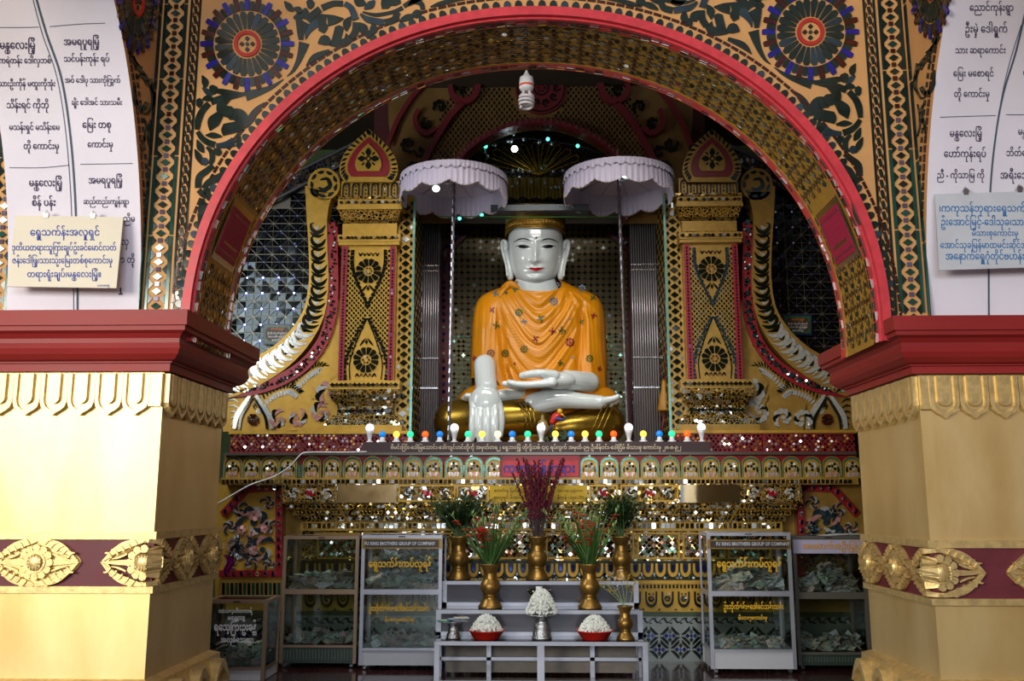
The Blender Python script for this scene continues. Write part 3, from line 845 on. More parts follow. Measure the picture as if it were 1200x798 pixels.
# ================================================================ the shrine room
GM = mirror_mosaic('gold_mirror_mosaic', 26, [(172, 140, 78), (190, 186, 170), (140, 112, 58), (56, 58, 44), (200, 196, 184), (120, 98, 52)], (150, 112, 34), gw=.07, tilt=.28, metal=.9, groutmetal=.35)
GMD = mirror_mosaic('gold_dark_mosaic', 34, [(30, 34, 26), (176, 134, 48), (52, 52, 36), (160, 122, 40)], (160, 120, 40), gw=.10, tilt=.2, metal=.8, groutmetal=.35)
RM = mirror_mosaic('red_mirror_mosaic', 36, [(190, 40, 50), (200, 205, 205), (120, 22, 30), (60, 18, 20), (150, 170, 165), (176, 36, 46)], (150, 22, 32), gw=.08, tilt=.35, metal=.85, groutmetal=.1)
SM = mirror_mosaic('silver_mirror_mosaic', 30, [(225, 230, 228), (180, 190, 186), (200, 190, 150), (120, 134, 130)], (150, 120, 52), gw=.06, tilt=.3, metal=1, groutmetal=.4)
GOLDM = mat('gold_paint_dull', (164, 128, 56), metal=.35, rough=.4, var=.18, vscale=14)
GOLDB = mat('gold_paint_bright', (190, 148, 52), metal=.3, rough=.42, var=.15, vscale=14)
CH_DK = mat('dark_green_chip', (16, 26, 20), metal=.3, rough=.12, spec=.8)
CH_RD = mat('red_chip', (170, 24, 40), metal=.4, rough=.18)
CH_BL = mat('blue_chip', (22, 30, 96), metal=.5, rough=.14)
CH_PK = mat('rose_mirror_chip', (206, 150, 140), metal=.95, rough=.12)
CH_TQ = mat('turquoise_chip', (74, 150, 146), metal=.5, rough=.16)
MIRG = mat('green_mirror_glint_chip', (150, 214, 192), metal=.6, rough=.15)  # turquoise sparkle of the mirrors put into a lighter base colour
CH_RS = mat('rose_chip', (206, 150, 142), metal=.35, rough=.2, var=.25, vscale=30)
CH_SL = mat('silver_reflection_chip', (206, 208, 204), metal=.45, rough=.2, var=.2, vscale=40)  # white reflection of mirror chips put into the base colour
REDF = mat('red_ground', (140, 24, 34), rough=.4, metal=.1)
Y0 = 9.5           # front of the two columns
mir = lambda s: (lambda x: x) if s < 0 else (lambda x: 1266-x)

# room shell
GRN = mat('dark_green_wall', (84, 108, 62), rough=.7, var=.2)
DK = mat('dark_inner_wall', (62, 50, 34), rough=.8, var=.2)
b = MB(); b.box((-4.6, 12.0, 0), (4.6, 12.1, 6.4)); struct(b.build('wall_back', GRN))
for s_, nm in ((-1, 'wall_left'), (1, 'wall_right')):
    b = MB(); b.box((s_*4.5-.05, 5.98, 0), (s_*4.5+.05, 12.0, 6.4)); struct(b.build(nm, DK))
b = MB(); b.box((-4.6, YB, 6.3), (4.6, 12.1, 6.4)); struct(b.build('trim_4', DK))

def flat(px, Y, mt, name, par, h=.03, h0=0):
    b = MB(); b.prism(px, h, plane(Y), h0=h0); return b.build(name, mt, par)
def chips(par, name, mats, fn):
    b = MB(); fn(b); return stuff(b.build(name, mats, par))
def diam(b, m, x, y, rx, ry, h=.006, t=.004): b.prism([(x-rx, y), (x, y-ry), (x+rx, y), (x, y+ry)], h, m, t)
def leafy(b, m, cx, cy, r, dr=1, a0=0, n=7, h=.008, mis=(0,), wid=.42):
    """acanthus whorl: comma leaves round a centre"""
    for k in range(n):
        a = a0+dr*k*2*pi/n*.86; rr = r*(1-.05*k)
        pts = [(cx+rr*cos(a)*.95, cy+rr*sin(a)*.95, .4), (cx+rr*.9*cos(a+dr*.45), cy+rr*.9*sin(a+dr*.45), r*wid), (cx+rr*.6*cos(a+dr*.95), cy+rr*.6*sin(a+dr*.95), r*wid*.6), (cx+rr*.42*cos(a+dr*1.3), cy+rr*.42*sin(a+dr*1.3), .5)]
        b.cur = mis[k % len(mis)]; b.stroke(pts, h, m, 3)
    b.cur = mis[0]; b.prism([(cx+r*.2*cos(2*pi*k/8), cy+r*.2*sin(2*pi*k/8)) for k in range(8)], h, m)
def flower(b, m, cx, cy, r, n=12, mis=(0, 1), h=.008, ky=1, hub=1):
    for k in range(n):
        a = 2*pi*(k+.5)/n; d = pi/n*.8; b.cur = mis[0]
        b.prism([(cx+r*.45*cos(a-d), cy+ky*r*.45*sin(a-d)), (cx+r*cos(a-d), cy+ky*r*sin(a-d)), (cx+r*1.06*cos(a), cy+ky*r*1.06*sin(a)), (cx+r*cos(a+d), cy+ky*r*sin(a+d)), (cx+r*.45*cos(a+d), cy+ky*r*.45*sin(a+d))], h, m, .005)
    b.cur = mis[-1]
    for k in range(6):
        a = 2*pi*k/6; diam(b, m, cx+r*.24*cos(a), cy+ky*r*.24*sin(a), r*.1, r*.1, h)
def frow(b, m, x0, x1, y, pitch, rx, ry, mis=(0,), h=.006):
    n = max(1, int(round((x1-x0)/pitch)))
    for k in range(n):
        b.cur = mis[k % len(mis)]; x = x0+(x1-x0)*(k+.5)/n; diam(b, m, x, y, rx, ry, h)

# ---- mirror walls either side: square panes with inset star chips
def star_wall(s):
    f = mir(s); Y = 10.3; m = plane(Y)
    root = thing('mirror_wall', 'tall dark mirror-tile screen behind the %s scroll wing' % ('left' if s < 0 else 'right'), 'wall panel', P(f(320), 430, Y))
    poly = [(f(255), 470), (f(255), 268), (f(330), 232), (f(400), 186), (f(400), 470)]
    flat(poly, Y, mat('screen_ground', (120, 116, 104), metal=.4, rough=.4), 'backing', root, h=0, h0=-.05)
    # one pane, shared
    c = .185; lm = lambda u, v, h=0: Vector((u, -h, v))
    me = []
    for v in range(3):
        b = MB(); q = c/2-.005; g = .006
        for k in range(4):
            a0 = pi/2*k
            def rot(x, y): return (x*cos(a0)-y*sin(a0), x*sin(a0)+y*cos(a0))
            b.cur = 0; b.prism([rot(g*1.6, g*.6), rot(q, g*.6), rot(q, q-g*1.2)], .006, lm, .012)
            b.prism([rot(g*.6, g*1.6), rot(q-g*1.2, q), rot(g*.6, q)], .006, lm, .012)
            b.cur = 1; b.prism([rot(.018, .005), rot(.045, .012), rot(.030, .026), rot(.014, .018)], .010, lm, .006)
        b.cur = 2; b.prism([(.011*cos(2*pi*k/8), .011*sin(2*pi*k/8)) for k in range(8)], .012, lm)
        me.append(b.mesh('mirror_pane', [mat('night_mirror', (34, 40, 42), metal=.85, rough=.12), CH_BL, MIR]))
    z = P(300, 475, Y).z; zt = P(300, 190, Y).z
    xs = sorted((P(f(258), 400, Y).x, P(f(398), 400, Y).x))
    # sloping top
    pa, pb = P(f(255), 268, Y), P(f(400), 186, Y)
    while z < zt+.1:
        x = xs[0]
        while x < xs[1]:
            zl = pa.z+(pb.z-pa.z)*(x-pa.x)/(pb.x-pa.x)
            if z+c*.5 < zl-.03:
                k = int(R()*3); link('mirror_pane', me[k], root, False, (x+c/2, Y-.002, z))
            x += c
        z += c
    # sloping frieze
    flat([(f(250), 272), (f(250), 250), (f(330), 212), (f(430), 160), (f(430), 176), (f(332), 234)], Y-.06, mirror_mosaic('frieze_mosaic', 30, [(70, 70, 66), (30, 34, 30), (110, 90, 60), (120, 130, 130), (30, 40, 90)], (60, 50, 40), tilt=.25), 'sloping_frieze', root, h=.05)
    for a_, b_ in (((250, 250), (430, 160)), ((250, 272), (430, 177))):
        b = MB(); b.tube([P(f(a_[0]), a_[1], Y-.12), P(f((a_[0]+b_[0])/2-4), (a_[1]+b_[1])/2+2, Y-.12), P(f(b_[0]), b_[1], Y-.12)], .018); b.build('frieze_moulding', mat('grey_moulding', (74, 72, 78), rough=.5), root)
    return root
star_wall(-1); star_wall(1)

# ---- columns
def column(s):
    f = mir(s); side = 'left' if s < 0 else 'right'
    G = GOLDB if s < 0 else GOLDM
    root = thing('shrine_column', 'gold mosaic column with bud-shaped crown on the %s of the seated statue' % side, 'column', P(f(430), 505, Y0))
    Z = lambda y: P(430, y, Y0).z
    xa, xb = sorted((P(f(398), 370, Y0).x, P(f(463), 370, Y0).x))
    cx = (xa+xb)/2; hw = (xb-xa)/2; inner = xb if s < 0 else xa
    b = MB(); b.box((xa, Y0, Z(470)), (xb, Y0+1.2, Z(262))); b.build('shaft', G, root)
    # inner return wall with lattice, wider
    xi = inner-s*.17
    b = MB(); x0, x1 = sorted((inner, xi)); b.box((x0, Y0+.12, Z(508)), (x1, Y0+1.3, Z(225))); b.build('side_return', GM if False else G, root)
    sm = -s
    mside = lambda u, v, h=0: Vector((xi+sm*h, u, v))
    mfr = lambda u, v, h=0: Vector((u, Y0+.12-h, v))
    def ch(b):
        z = Z(504)
        i = 0
        while z < Z(232):
            for k in range(6):
                y = Y0+.22+k*.19+(i % 2)*.09
                diam(b, mside, y, z, .055, .035, .008, .01)
            b.cur = 0
            diam(b, mfr, (x0+x1)/2, z, .045, .034, .008, .008)
            for q in (-1, 1): diam(b, mfr, (x0+x1)/2+q*.055, z+.045, .018, .03, .008)
            z += .09; i += 1
    chips(root, 'side_lattice_chips', [CH_DK, MIRG], ch)
    b = MB(); b.box((xi-.012, Y0+.10, Z(505)), (xi+.012, Y0+.13, Z(228))); b.build('edge_strip', mat('pale_strip', (150, 210, 190), metal=.6, rough=.15), root)
    # mouldings: (y bottom, y top, half width bottom, half width top)
    def tier(y0, y1, w0, w1, mt, nm='moulding'):
        z0, z1 = Z(y0), Z(y1); k = .0088
        b = MB(); w0 *= k; w1 *= k; d0 = w0-hw; d1 = w1-hw
        vs = [(cx-w0, Y0-d0, z0), (cx+w0, Y0-d0, z0), (cx+w0, Y0+.6, z0), (cx-w0, Y0+.6, z0), (cx-w1, Y0-d1, z1), (cx+w1, Y0-d1, z1), (cx+w1, Y0+.6, z1), (cx-w1, Y0+.6, z1)]
        b.add(vs, [(3, 2, 1, 0), (4, 5, 6, 7), (0, 1, 5, 4), (1, 2, 6, 5), (2, 3, 7, 6), (3, 0, 4, 7)])
        return b.build(nm, mt, root), (w0+w1)/2, Y0-(d0+d1)/2, (z0+z1)/2
    hw_px = hw/.0088
    def rowchips(w, Y, z, n, rx, rz, mis, mats):
        m = xz(Y)
        chips(root, 'chip_row', mats, lambda b: frow(b, m, cx-w, cx+w, z, 2*w/n, rx, rz, mis, .016))
    for (y0, y1, w0, w1, mt) in ((506, 499, 46, 46, G), (499, 492, 45, 42, SM), (492, 487, 40, 37, GM), (487, 476, 33, 33, SM), (476, 470, 33, 37, GM), (470, 463, 38, 41, SM), (463, 457, 41, 42, GM), (457, 447, 42, 42, G)):
        _, w_, y_, z_ = tier(y0, y1, w0, w1, mt, 'base_moulding')
        if y0 in (457, 487): rowchips(w_*.95, y_, z_, 15, .028, .022, (0, 1, 0), [CH_DK, MIR, CH_RD])
    for (y0, y1, w0, w1, mt) in ((288, 284, 37, 37, G), (284, 276, 38, 38, G), (276, 270, 34, 31, GMD), (270, 262, 30, 30, G), (262, 258, 30, 34, GM), (258, 247, 35, 38, GMD), (247, 243, 40, 40, G), (243, 235, 39, 39, G), (235, 232, 41, 41, GM), (232, 213, 36, 36, G)):
        _, w_, y_, z_ = tier(y0, y1, w0, w1, mt, 'capital_moulding')
        if y0 in (284, 270, 243): rowchips(w_*.95, y_, z_, 16, .024, .018, (0, 1, 0, 2), [CH_DK, GOLDM, MIR])
    # niche frieze under the crown
    m = plane(Y0-.0); d = .02
    b = MB(); mf = xz(Y0-(36*.0088-hw))
    for k in range(6):
        u = cx+(k-2.5)*.105; zb = Z(231); zt = Z(215); w_ = .042
        o = [(u-w_, zb), (u-w_, zb+.11)]+[(u-w_*cos(pi*i/6), zb+.11+.05*sin(pi*i/6)) for i in range(1, 6)]+[(u+w_, zb+.11), (u+w_, zb)]
        q = [(u+(x-u)*.6, zb+(y-zb)*.86) for x, y in o]
        b.strip(o, q, .014, mf); 
        for j in range(3): diam(b, mf, u, zb+.03+j*.04, .008, .015, .014)
    stuff(b.build('little_arches', CH_DK, root))
    # crown
    mc = plane(Y0-.03)
    def bud(k, kk=None):
        kk = kk or k; o = []
        pr = [(0, -31), (8, -24), (18, -15), (27, -4), (33, 9), (34, 20), (31, 27), (28, 31)]
        pts = catmull(pr, 4); L = [(f(433)+x*k, 184+y*kk) for x, y in pts]; Rr = [(f(433)-x*k, 184+y*kk) for x, y in reversed(pts[1:])]
        return L+Rr
    flat(bud(1), Y0-.03, G, 'crown', root, h=.05, h0=-.12)
    b = MB(); 
    for i in range(30):
        t = i/29; o = bud(.89); p = o[int(t*(len(o)-1))]; cx_, cy_ = f(433), 188; dx, dy = p[0]-cx_, p[1]-cy_; l = sqrt(dx*dx+dy*dy)
        ux, uy = dx/l, dy/l
        b.stroke([(p[0]-ux*3.4-uy*1.2, p[1]-uy*3.4+ux*1.2, .5), (p[0], p[1], 2.6), (p[0]+ux*3+uy*1.5, p[1]+uy*3-ux*1.5, .4)], .058, mc, 2, h0=.04)
    stuff(b.build('crown_leaf_chips', CH_DK, root))
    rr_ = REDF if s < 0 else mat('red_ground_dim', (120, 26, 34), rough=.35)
    flat([(x, y+2) for x, y in bud(.72, .74)], Y0-.03, rr_, 'crown_red_ring', root, h=.062, h0=.04)
    flat([(x, y+3) for x, y in bud(.45, .52)], Y0-.03, G, 'crown_heart', root, h=.075, h0=.05)
    def cf(b):
        x0, y0 = f(433), 189
        for a in (0, pi/2, pi, 3*pi/2):
            ca_, sa_ = cos(a), sin(a)
            b.stroke([(x0+3.5*ca_, y0+3.5*sa_, 2), (x0+7*ca_, y0+7*sa_, 6.6), (x0+10*ca_, y0+10*sa_, 4.6), (x0+12.5*ca_, y0+12.5*sa_, .4)], .083, mc, 3, h0=.07)
            ca_, sa_ = cos(a+pi/4), sin(a+pi/4); b.stroke([(x0+6*ca_, y0+6*sa_, .5), (x0+8.5*ca_, y0+8.5*sa_, 2), (x0+11*ca_, y0+11*sa_, .4)], .08, mc, 2, h0=.07)
        b.strip([(x0+3.2*cos(2*pi*k/12), y0+3.2*sin(2*pi*k/12)) for k in range(12)], [(x0+2*cos(2*pi*k/12), y0+2*sin(2*pi*k/12)) for k in range(12)], .085, mc, .07, True)
    chips(root, 'crown_flower', [CH_DK, CH_RD], cf)
    # red side borders of the shaft
    mf = xz(Y0)
    for q in (-1, 1):
        b = MB(); xx = cx+q*hw*.88; b.prism([(xx-.03, Z(446)), (xx+.03, Z(446)), (xx+.03, Z(289)), (xx-.03, Z(289))], .015, mf); b.build('red_border', REDF, root)
        def rb(b):
            z = Z(445)
            while z < Z(290): diam(b, mf, xx, z, .012, .014, .02); z += .034; b.cur = (b.cur+1) % 2
        chips(root, 'border_chips', [CH_BL, CH_DK], rb)
    # lattice and two rosettes
    def lat(b):
        z = Z(444); i = 0
        while z < Z(290):
            for k in range(-5, 6):
                x = cx+k*.048+(i % 2)*.024
                if abs(x-cx) > hw*.76: continue
                px_ = 432; zz = (z-Z(444))/(Z(290)-Z(444))
                # keep the two pendants clear
                w_lo = .9*(1-max(0, zz-.05)/.42) if zz < .47 else 0
                w_hi = .9*(1-max(0, .97-zz)/.42) if zz > .55 else 0
                if abs(x-cx) < hw*.8*max(w_lo, w_hi, 0): continue
                b.cur = 0 if s < 0 else (1 if R() < .4 else 0)
                diam(b, mf, x, z, .014, .018, .006, .003)
            z += .027; i += 1
    chips(root, 'lattice_chips', [CH_DK, TGR], lat)
    def pendants(b):
        for (zt, zb, up) in ((Z(293), Z(362), 0), (Z(375), Z(445), 1)):
            H = zt-zb; zc = zt-H*.36 if not up else zb+H*.33
            flower(b, mf, cx, zc, .13, 12, (0, 1), .010)
            # outline leaves: open side and pointed side
            for q in (-1, 1):
                if up: path = [(hw*.66, zb), (hw*.70, zb+H*.25), (hw*.55, zb+H*.5), (hw*.28, zb+H*.78), (.0, zt+.02)]
                else: path = [(hw*.66, zt), (hw*.66, zt-H*.25), (hw*.5, zt-H*.5), (hw*.25, zt-H*.75), (.0, zb)]
                c = catmull(path, 4)
                b.cur = 0; b.stroke([(cx+q*(x*.84), z, .012) for x, z in path], .008, mf, 4)
                for j in range(len(c)-1):
                    (xq, zq), (xn, zn) = c[j], c[j+1]; b.cur = (0 if s < 0 else 2)
                    l = sqrt((xn-xq)**2+(zn-zq)**2); ux, uz = (xn-xq)/l, (zn-zq)/l
                    b.prism([(cx+q*xq, zq), (cx+q*(xq+ux*l*.8), zq+uz*l*.8), (cx+q*(xq+ux*l*.6+uz*.035), zq+uz*l*.6-ux*.035), (cx+q*(xq-.1*ux*l+uz*.03), zq-.1*uz*l-ux*.03)], .009, mf, .004)
            zz = zb+.03 if up else zt-.03
            for k in (-2, -1, 0, 1, 2):
                b.cur = 1 if k % 2 else 0
                b.stroke([(cx+k*.045-.02, zz, .004), (cx+k*.045, zz+(.03 if up else -.03), .02), (cx+k*.045+.02, zz, .004)], .008, mf, 3)
            zz = zc+.19 if up else zc-.19
            for q in (-1, 1): b.cur = 0; b.stroke([(cx+q*.07, zz-.04, .004), (cx+q*.04, zz, .022), (cx+q*.01, zz+.04, .004)], .008, mf, 3)
            diam(b, mf, cx, zz, .016, .03)
    chips(root, 'pendant_chips', [CH_DK, MIR if s < 0 else CH_PK, TGR], pendants)
    # inner light strip
    return root
column(-1); column(1)

# ---- scroll wings
def wing(s):
    f = mir(s); Yw = 9.7; m = plane(Yw); side = 'left' if s < 0 else 'right'
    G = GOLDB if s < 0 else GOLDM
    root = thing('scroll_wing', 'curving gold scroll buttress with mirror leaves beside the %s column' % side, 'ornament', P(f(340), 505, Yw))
    path = [(376, 222, 34), (373, 250, 25), (374, 290, 22), (375, 330, 23), (370, 365, 25), (356, 392, 27), (335, 415, 29), (310, 432, 31), (282, 446, 32), (262, 454, 30)]
    b = MB(); b.stroke([(f(x), y, w_) for x, y, w_ in path], .06, m, 6, h0=-.1); b.prism([(f(381)+19*cos(2*pi*k/20), 218+19*sin(2*pi*k/20)) for k in range(20)], .06, m, h0=-.1); b.build('outer_band', G, root)
    rp_ = [(391, 262, 11), (391, 300, 12), (391, 345, 13), (388, 375, 13), (378, 403, 13), (358, 428, 14), (330, 446, 14), (300, 456, 14), (272, 460, 13)]
    b = MB(); b.stroke([(f(x), y, w_) for x, y, w_ in rp_], .05, m, 6, h0=-.1); b.build('red_band', REDF, root)
    # foot with crested leaves and spirals
    foot = [(262, 506), (262, 462), (300, 464), (332, 453), (360, 437), (385, 405), (391, 352), (398, 352), (398, 506)]
    b = MB(); b.prism([(f(x), y) for x, y in foot], .02, m, h0=-.1); b.build('foot_panel', G, root)
    b = MB(); lob = [(374, 440, 24), (388, 452, 44), (390, 475, 46), (375, 490, 40), (350, 488, 34), (325, 490, 34)]
    b.stroke([(f(x), y, w_) for x, y, w_ in lob], .06, m, 6, h0=-.05); b.build('foot_lobe', G, root)
    def lv(b):
        c = catmull(path, 8)
        i = 12
        while i < len(c)-2:
            x, y, w_ = c[i]; x2, y2, _ = c[i+1]; l = sqrt((x2-x)**2+(y2-y)**2); ux, uy = (x2-x)/l, (y2-y)/l; nx, ny = -uy, ux
            br = y > 385
            mi0 = 2 if br else 0
            k_ = w_/26
            for j, lf_ in enumerate((((-11, -3, .6), (-6, 3, 4), (1, 5, 4.6), (7, 1, 4), (8, -5, 2.2), (4, -6, 1)), ((10, 4, .5), (5, 8, 3.4), (-2, 9.5, 3.6), (-9, 7, .6)), ((-3, -3, .5), (0, 0, 3.2), (4, -1, .8)))):
                b.cur = (0, 0, 1)[j] if not br else (2, 1, 0)[j]
                b.stroke([(f(x+nx*p_*k_+ux*q_), y+ny*p_*k_+uy*q_, r_) for p_, q_, r_ in lf_], .066, m, 3, h0=.05)
            i += 3 if not br else 3
        b.cur = 0
        cx_, cy_ = f(381), 218
        for k in range(9):
            a = 2*pi*k/9; b.stroke([(cx_+15*cos(a), cy_+15*sin(a), .8), (cx_+14*cos(a+.3), cy_+14*sin(a+.3), 4), (cx_+15*cos(a+.55), cy_+15*sin(a+.55), .8)], .066, m, 3, h0=.05)
        b.stroke([(cx_-6, cy_+4, 2), (cx_, cy_+7, 5), (cx_+7, cy_+2, 5), (cx_+4, cy_-6, 4), (cx_-4, cy_-5, 2)], .066, m, 4, h0=.05)
    chips(root, 'leaf_chips', [CH_DK, CH_SL, CH_SL], lv)
    def rd(b):
        c = catmull(rp_, 9)
        for i, (x, y, w_) in enumerate(c):
            br = y > 410
            for k in range(3 if br else 2):
                b.cur = (1 if R() < (.6 if br else .12) else 0)
                ox, oy = (R()-.5)*9, (R()-.5)*4
                diam(b, m, f(x+ox), y+oy, 1.4, 1.4, .058, .012)
            if s > 0 and i % 3 == 0: b.cur = 2; b.prism([(f(x)+3.4*cos(2*pi*k/8), y+3.4*sin(2*pi*k/8)) for k in range(8)], .056, m)
    chips(root, 'red_band_chips', [CH_DK, MIR, TGR], rd)
    def ft_(b):
        # ferns above the lobes
        for pth in ([(300, 480), (318, 462), (340, 455), (352, 462)], [(345, 452), (362, 436), (378, 430), (388, 440)]):
            c = catmull([(x, y) for x, y in pth], 6)
            for i, (x, y) in enumerate(c[:-1]):
                x2, y2 = c[i+1]; l = sqrt((x2-x)**2+(y2-y)**2); ux, uy = (x2-x)/l, (y2-y)/l
                b.cur = 0; b.stroke([(f(x), y, .4), (f(x+uy*3+ux), y-ux*3+uy, 1.8), (f(x+uy*6+ux*3), y-ux*6+uy*3, .4)], .035, m, 2)
                b.cur = 2; b.stroke([(f(x-uy*1.5), y+ux*1.5, 1), (f(x-uy*5), y+ux*5, 3.4), (f(x-uy*8), y+ux*8, .8)], .03, m, 2, )
        for (x, y, r, d_) in ((388, 462, 17, 1), (378, 484, 13, -1), (350, 490, 12, 1), (328, 492, 12, -1)):
            leafy(b, m, f(x), y, r, d_, R()*6, 8, .072, (1, 0, 2, 1), .36)
        # little bud at the outer end
        x0, y0 = 298, 492
        for q in (-1, 1):
            b.cur = 2; b.stroke([(f(x0+q*22), 503, 4), (f(x0+q*19), 488, 6), (f(x0+q*9), 472, 5), (f(x0), 458, 2)], .045, m, 4)
            b.cur = 0; b.stroke([(f(x0+q*16), 503, 2), (f(x0+q*14), 489, 3), (f(x0+q*7), 476, 3), (f(x0), 466, 1)], .045, m, 4)
        flower(b, m, f(x0), 492, 6.5, 8, (3, 0), .05)
        for k in range(5): b.cur = 0; b.stroke([(f(268+k), 470+k*7, .5), (f(275), 468+k*7, 2.4), (f(281), 472+k*7, .5)], .03, m, 2)
    chips(root, 'foot_chips', [CH_DK, CH_RS if s < 0 else CH_SL, CH_SL, TM], ft_)
    return root
wing(-1); wing(1)
# ---- framed little plaques on the mirror walls
for s in (-1, 1):
    f = mir(s) if s < 0 else (lambda x: 1260-x)
    Y = 10.25; m = plane(Y); c = 326 if s < 0 else 934; cy = 392 if s < 0 else 381
    r = thing('framed_plaque', 'small blue-framed plaque with green ground and white writing on the %s mirror screen' % ('left' if s < 0 else 'right'), 'sign', P(c, cy+11, Y))
    b = MB(); b.prism([(c-17, cy-12), (c+17, cy-12), (c+17, cy+12), (c-17, cy+12)], .02, m, h0=-.02); b.build('frame', mat('blue_frame', (24, 32, 84), rough=.4), r)
    b = MB(); b.prism([(c-15, cy-10), (c+15, cy-10), (c+15, cy+10), (c-15, cy+10)], .026, m, h0=.018); b.build('panel', mat('plaque_green', (40, 100, 52), rough=.4), r)
    b = MB(); b.prism([(c-11+0, cy-8), (c+11, cy-8), (c+14, cy-4), (c+14, cy+4), (c+11, cy+8), (c-11, cy+8), (c-14, cy+4), (c-14, cy-4)], .029, m, h0=.024); b.build('inner_panel', mat('plaque_brown', (74, 50, 36), rough=.5), r)
    lettering([('ကောင်းမှုရှင်', c, cy-6, 15, -1)], m, mat('orange_ink', (230, 140, 40), rough=.5), r, 'heading', .032, .02)
    lettering([('ဦးဘိုဟန် ဒေါ်သန်းတင်', c, cy-1, 23, -1), ('သားသမီး မြေးမြစ်', c, cy+3, 22, -1), ('ကောင်းမှု', c, cy+7, 13, -1)], m, mat('white_paint', (235, 235, 230), rough=.5), r, 'lettering', .032, .02)
# ================================================================ altar
YA = 9.2
ALT = thing('altar', 'wide stepped gold and mirror mosaic altar carrying the seated statue', 'altar', (P(632, 780, YA).x, 9.6, 0))
pal = plane(YA)
ZT = P(632, 519, 9.15).z            # top of the altar
def zA(py, Y=YA): return P(632, py, Y).z
def xA(px, Y=YA, py=580): return P(px, py, Y).x
def slab(name, xa, xb, ya, yb, Y, mt, depth=.3, yb2=None, par=ALT):
    """block whose front is picture rows ya..yb at depth Y"""
    m = plane(Y); b = MB(); z1, z0 = P(632, ya, Y).z, P(632, yb, Y).z
    x0, x1 = P(xa, (ya+yb)/2, Y).x, P(xb, (ya+yb)/2, Y).x
    b.box((x0, Y, z0), (x1, Y+depth, z1)); return b.build(name, mt, par)
b = MB(); b.box((xA(255), 9.5, 0), (xA(1010), 12.0, ZT-.01)); b.build('core', GOLDM, ALT)
# red mosaic band right at the top, set back, in panels
for x0, x1 in ((270, 373), (374, 478), (787, 893), (894, 1002)):
    slab('red_panel', x0, x1, 508, 530.5, 9.38, REDF, .2)
    def rp(b):
        m = plane(9.38); y = 510.5; i = 0
        while y < 530:
            x = x0+2+(i % 2)*2.6
            while x < x1-1:
                b.cur = (0 if R() < .5 else 1 if R() < .5 else 2)
                diam(b, m, x, y, 1.7, 1.7, .010, .014); x += 5.2
            y += 3.3; i += 1
    chips(ALT, 'red_panel_chips', [MIR, CH_DK, GOLDM], rp)
for x0, x1 in ((268, 480), (785, 1004)): slab('top_ledge', x0, x1, 504.5, 508, 9.36, GOLDB, .12)
slab('top_ledge', 262, 1004, 530, 533, 9.12, mat('grey_ledge', (96, 92, 84), metal=.5, rough=.3), .4)
# niche row
slab('niche_ground', 262, 1004, 532, 560, 9.2, mat('niche_ground', (120, 96, 50), metal=.4, rough=.35), .3)
mN = plane(9.2)
for x0, x1 in ((352, 587), (679, 1003)):
    b = MB(); b.prism([(x0, 532.5), (x1, 532.5), (x1, 545), (x0, 545)], .006, mN); b.build('red_field', REDF, ALT)
    chips(ALT, 'field_stars', [MIR, GOLDM], lambda b: [leafy(b, mN, x, 536, 2.6, 1, 0, 4, .012, (0,), .6) for x in [x0+12+k*23.6 for k in range(int((x1-x0)/23.6))]])
def niche_mesh():
    k = 1/1080*9.45; b = MB(); lm = lambda u, v, h=0: Vector((u*k, -h, -v*k))
    def arch(w_, h0, top, n=7): return [(-w_, 25)]+[(-w_*cos(pi*i/(2*n)), h0-(h0-top)*sin(pi*i/(2*n))**.8) for i in range(n+1)]+[(w_*cos(pi*i/(2*n)), h0-(h0-top)*sin(pi*i/(2*n))**.8) for i in range(n-1, -1, -1)]+[(w_, 25)]
    b.cur = 0; b.prism(arch(10.2, 11, 1), .022, lm)
    b.cur = 1; b.prism(arch(8.0, 12, 4), .030, lm)
    b.cur = 2; b.strip(arch(10.6, 11, .6), arch(9.4, 11.5, 2), .034, lm, .0)
    return b
def niche_fill(b, v):
    k = 1/1080*9.45; lm = lambda u, w_, h=0: Vector((u*k, -h, -w_*k))
    for j in range(8):
        a = 2*pi*j/8; b.cur = 3 if (j+v) % 3 else 4
        b.prism([(3.7*cos(a)+1.5*cos(q*pi/3), 12+3.7*sin(a)+1.5*sin(q*pi/3)) for q in range(6)], .038, lm, .010)
    b.cur = 4; b.prism([(1.4*cos(q*pi/3), 12+1.4*sin(q*pi/3)) for q in range(6)], .04, lm)
    for q in (-1, 1):
        b.cur = 4; b.stroke([(q*6, 12, .6), (q*6.6, 16, 2.2), (q*5.6, 20, .6)], .038, lm, 3)
        for j in range(3): b.cur = 3 if (v+j) % 2 else 5; b.stroke([(q*(1+j*1.8), 23.5, .6), (q*(1.2+j*1.9), 20.5-j*.4, 2.0), (q*(2.6+j*1.7), 18.6, .5)], .040, lm, 3)
NM = [CH_TQ, GOLDB, GOLDM, CH_SL, CH_DK, CH_RS]
nms = []
for v in range(4):
    b = niche_mesh(); niche_fill(b, v); nms.append(b.mesh('niche_panel', NM))
xsn = [275, 297, 318, 339]+[367+23.6*k for k in range(10)]+[690+23.6*k for k in range(14)]
for i, x in enumerate(xsn):
    if x > 1000: continue
    link('niche_panel', nms[i % 4], ALT, False, mN(x, 534, 0))
b = MB()
for i in range(len(xsn)):
    for q in (-11.8, 11.8):
        x = xsn[i]+q
        if 585 < x < 681 or x > 1000: continue
        b.prism([(x-.9, 545), (x+.9, 545), (x+.9, 559), (x-.9, 559)], .03, mN)
stuff(b.build('niche_posts', CH_TQ, ALT))
